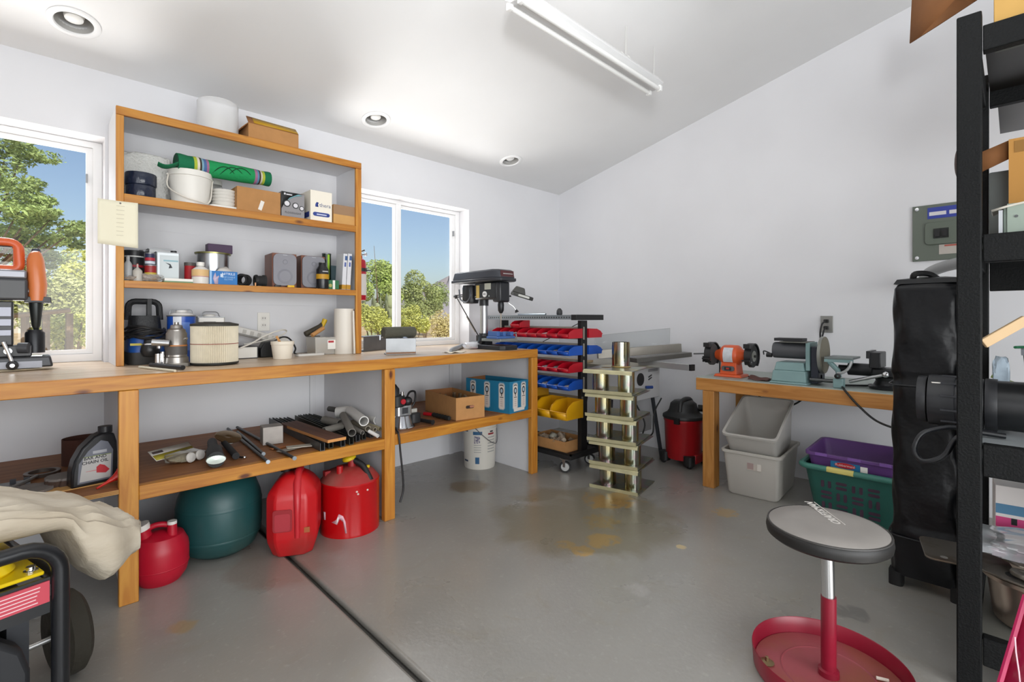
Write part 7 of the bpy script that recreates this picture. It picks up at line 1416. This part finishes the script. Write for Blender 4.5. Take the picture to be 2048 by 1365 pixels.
G().tube([(sc.x+sr*.965*math.cos(a), sc.y+sr*.965*math.sin(a), zb_+.038) for a in [2*PI*i/64 for i in range(64)]], .0035, 6, loop=True).out('piping', M('3a3836', .5), t)
st_ = M('8f8a85', .6, var=.08, scale=6); rr = random.Random(1)
G().lathe([(sr*.955, zb_+.039), (sr*.93, zb_+.0425), (sr*.6, zb_+.047), (.001, zb_+.048)], c=sc, n=64).out('seat_pad', st_, t)
la, lb_ = at_z(1616, 1005, zt_), at_z(1680, 1053, zt_); mid = (la+lb_)/2-Vector((SX0, SY0, 0)); ang = math.atan2(la.y-lb_.y, la.x-lb_.x)
txt('CRAFTSMAN', .033, M('d6d1cb', .6), t, (mid.x, mid.y, zb_+.0482), (0, 0, ang), shear=.25, bold=.0010)
dv = Vector((math.cos(ang), math.sin(ang), 0)); pv = Vector((-dv.y, dv.x, 0)); G().tube([mid-dv*.095-pv*.018+Vector((0, 0, zb_+.0478-mid.z)), mid+dv*.095-pv*.018+Vector((0, 0, zb_+.0478-mid.z))], .0016, 5).out('underline', M('cfcac4', .6), t)
o = G().lathe([(.001, 0), (.020, 0), (.022, .003), (.012, .006), (.006, .007), (.005, .02), (.001, .021)], n=20).out('brass_bolt', M('8d7a5a', .4, .7)); q = at_z(1543, 1316, .0135); q.x = SX0-.135; q.y = SY0+.105; o.location = (SX0-.085, SY0+.155, .0145); tag(o, 'brass bolt with a washer lying in the red stool tray', 'bolt')
o = G().tube([(0, 0, 0), (.012, -.03, 0)], .005, 8).out('chalk_stub', M('ddd2c4', .6)); o.location = (SX0+.08, SY0-.11, .020); tag(o, 'pale stub lying right of the post in the red stool tray', 'stub')
# ================================================================ GENERATOR IN FRONT LEFT
GO = Vector((.045, 1.615, 0)); ga = math.radians(15)
gen = thing('generator', 'portable generator with a black tube frame and yellow tank at the lower left', 'generator', GO, rz=ga)     # local x runs left to right along its long face, y away from the camera
fb = M('131417', .28); tr = .0175; FH = .605; FW = .44; FL = .68
def frame(y0, nm='frame_tube'):
    q = .07
    pts = [(0, y0, .05), (0, y0, FH-q)]+[(-q+q*math.cos(a), y0, FH-q+q*math.sin(a)) for a in [PI/2*i/6 for i in range(1, 6)]]+[(-q, y0, FH), (-FL+q, y0, FH)]+[(-FL+q-q*math.sin(a), y0, FH-q+q*math.cos(a)) for a in [PI/2*i/6 for i in range(1, 6)]]+[(-FL, y0, FH-q), (-FL, y0, .05)]
    return G().tube(pts, tr, 14).out(nm, fb, gen)
frame(0); frame(FW)
for x_ in (0, -FL): G().tube([(x_, 0, .09), (x_, FW, .09)], tr, 12).out('cross_tube', fb, gen); G().tube([(x_+(.0), 0.01, FH-.10), (x_, FW-.01, FH-.10)], tr*.8, 12).out('cross_tube', fb, gen)
G().tube([(0, 0, .09), (-FL, 0, .09)], tr, 12).tube([(0, FW, .09), (-FL, FW, .09)], tr, 12).out('bottom_tube', fb, gen)
for x_, y_ in ((0, 0), (-FL, 0)): G().cyl((x_, y_, 0), (x_, y_, .05), .022, n=16).out('rubber_foot', RUBBER, gen)
yt = M('e0c010', .25)
tk = []
for z_, f in ((.536, 1.0), (.542, 1.02), (.552, 1.0), (.575, .95), (.592, .86), (.598, .7)): tk.append([((-.30)+.245*f*math.copysign(abs(math.cos(a))**.35, math.cos(a)), .20+.15*f*math.copysign(abs(math.sin(a))**.35, math.sin(a)), z_) for a in [2*PI*i/48 for i in range(48)]])
G().rings(tk).out('fuel_tank', yt, gen); G().box(-.62, -.022, .025, .375, .526, .5355).out('tank_flange', yt, gen, bevel=.003)
for x_ in (-.04, -.60): G().lathe([(.014, 0), (.014, .003), (.009, .004), (.009, .012), (.001, .013)], c=(x_, .05, .536), n=14).out('tank_bolt', CHROME, gen)
G().box(-FL+.02, -.018, .004, .012, .440, .525).out('front_rail', M('1c1d1f', .4), gen); lbm = G().box(-FL+.03, -.020, .0, .0038, .468, .518).out('warning_label', M('b8404e', .5), gen)
wm = M('d9b9bc', .6)
for c__ in range(5):
    x0 = -.125-c__*.105; rr = random.Random(c__); g = G()
    for i in range(5): w2 = rr.uniform(.065, .09); g.box(x0+.045-w2/2, x0+.045+w2/2, -.0006, .0, .508-.0085*i, .5103-.0085*i)
    g.box(x0-.012, x0-.0105, -.0006, 0, .477, .513); g.mesh([(x0-.0155, -.0006, .480), (x0-.007, -.0006, .480), (x0-.0112, -.0006, .472)], [(0, 1, 2)]); g.out('warning_text', wm, lbm)
# muffler side cover with oval flange
G().rbox((-.225, .06, .285), (.36, .07, .27), .11, ax='Y').out('muffler_cover', M('222326', .55), gen, bevel=.012); G().rbox((-.225, .0235, .275), (.26, .006, .18), .07, ax='Y').out('cover_emboss', M('1d1e21', .6), gen, bevel=.003)
g = G(); 
pts = []
for i in range(40):
    a = 2*PI*i/40; rr_ = .026+.026*abs(math.cos(a))**3; pts.append((-.175+rr_*1.12*math.cos(a+.0), .325+rr_*.75*math.sin(a)))
m9 = Matrix.Translation((-.175, 0, .325)) @ Matrix.Rotation(-.22, 4, 'Y') @ Matrix.Translation((.175, 0, -.325))
fl = G(m9).prism(pts, .0155, .0205, 'Y').out('exhaust_flange', M('c9cbcd', .25, .9), gen, bevel=.001); G(m9).cyl((-.175, .0135, .325), (-.175, .0154, .325), .019, n=24).out('exhaust_bore', BLACK, fl)
for s in (-1, 1): G(m9).cyl((-.175+s*.044, .0135, .325), (-.175+s*.044, .0154, .325), .0075, n=14).out('stud_hole', M('4a4a4a', .5), fl)
G().box(-.60, -.08, .11, .34, .10, .44).out('engine_block', M('25262a', .5), gen, bevel=.01); G().box(-.07, -.03, .10, .20, .11, .46).out('side_plate', M('2c2e33', .5), gen)
wl = G().lathe([(.06, -.03), (.11, -.034), (.128, -.02), (.130, 0), (.128, .02), (.11, .034), (.06, .03), (.06, -.03)], c=(.165, FW+.06, .1302), axis=(1, 0, 0), n=44).out('wheel', M('2f2b22', .85, bump=.4, bscale=50), gen)
G().cyl((-.2, FW+.06, .13), (.225, FW+.06, .13), .009, n=12).out('axle_bolt', M('c6c6c4', .3, .8), wl); G().cyl((.207, FW+.06, .13), (.216, FW+.06, .13), .015, n=6).out('axle_nut', M('d2d2d0', .3, .8), wl)
# canvas cushion on top
tc_ = thing('canvas_cushion', 'worn off white canvas cushion draped over the generator frame', 'cushion', GO, rz=ga)
cm = M('aca08d', .9, c2='c0b6a5', scale=5, thr=(.35, .65), bump=.35, bscale=30, stretch=(.5, 1.6, 1.6))
def cushf(u, v):
    a = 2*PI*u; cy, sz = math.cos(a), math.sin(a); sg = lambda q, e: math.copysign(abs(q)**e, q)
    x = -.75+.985*v
    def lerp(tab):
        for (xa, za), (xb, zb) in zip(tab, tab[1:]):
            if x <= xb: q = (x-xa)/(xb-xa); q = q*q*(3-2*q); return za+(zb-za)*q
        return tab[-1][1]
    top = lerp([(-.76, .705), (-.30, .715), (-.08, .70), (.08, .645), (.18, .585), (.236, .535)])
    bot = lerp([(-.76, .604), (-.10, .604), (.03, .600), (.075, .47), (.12, .415), (.20, .455), (.236, .515)])
    hw = lerp([(-.76, .175), (.0, .18), (.12, .19), (.20, .14), (.236, .06)])
    zc, th = (top+bot)/2, (top-bot)/2
    wr = .0045*math.sin(30*cy+12*x+3*sz)+.003*math.sin(55*x+6*cy)
    return (x, .225+hw*sg(cy, .7), zc+th*sg(sz, .75)+wr*(.4+.6*(sz > -.3)))
G().grid(cushf, 48, 60, True).out('cover', cm, tc_)
# ================================================================ HANGING FLUORESCENT FIXTURE
fe = at_z(1313, 170, 2.60); zf = 2.60
e = at_z(1310, 172, zf); 
fx = thing('fluorescent_fixture', 'white fluorescent strip light hanging from the sloped ceiling by strings', 'ceiling light', (e.x, e.y, zf))
fw = M('dedede', .35)
FL_ = 1.24
G().prism([(-.058, .0), (-.020, -.028), (.020, -.028), (.058, .0), (.058, .004), (.024, .045), (-.024, .045), (-.058, .004)], -FL_, 0, 'X').out('housing', fw, fx)
for y_, nm in ((-.036, 'tube'), (.036, 'tube')): G().cyl((-FL_+.02, y_, -.036), (-.02, y_, -.036), .0128, n=18).out('lamp_tube', M('e6e6e4', .2), fx)
for x_ in (-.012, -FL_+.012): 
    for y_ in (-.036, .036): G().rbox((x_, y_, -.032), (.018, .03, .036), .006, ax='X').out('lamp_holder', M('f0f0ee', .4), fx)
def string(px): 
    xx = px; zc_ = ceil_z(e.y); return G().tube([(xx, 0, .045), (xx, 0, (zc_-zf)*.5), (xx, 0, zc_-zf-.001)], .002, 6).out('hanging_string', M('c9c9c6', .7), fx)
string(-.012); string(-.33); string(-1.15)
g = G(); 
for s in (-1, 1): g.tube(smooth_path([(-.33, 0, .06), (-.33+s*.03, .01, .085), (-.33+s*.045, .0, .07), (-.33+s*.02, 0, .05), (-.33, 0, .06)], 5), .0022, 6)
g.out('bow_knot', M('d2d2cf', .7), fx)
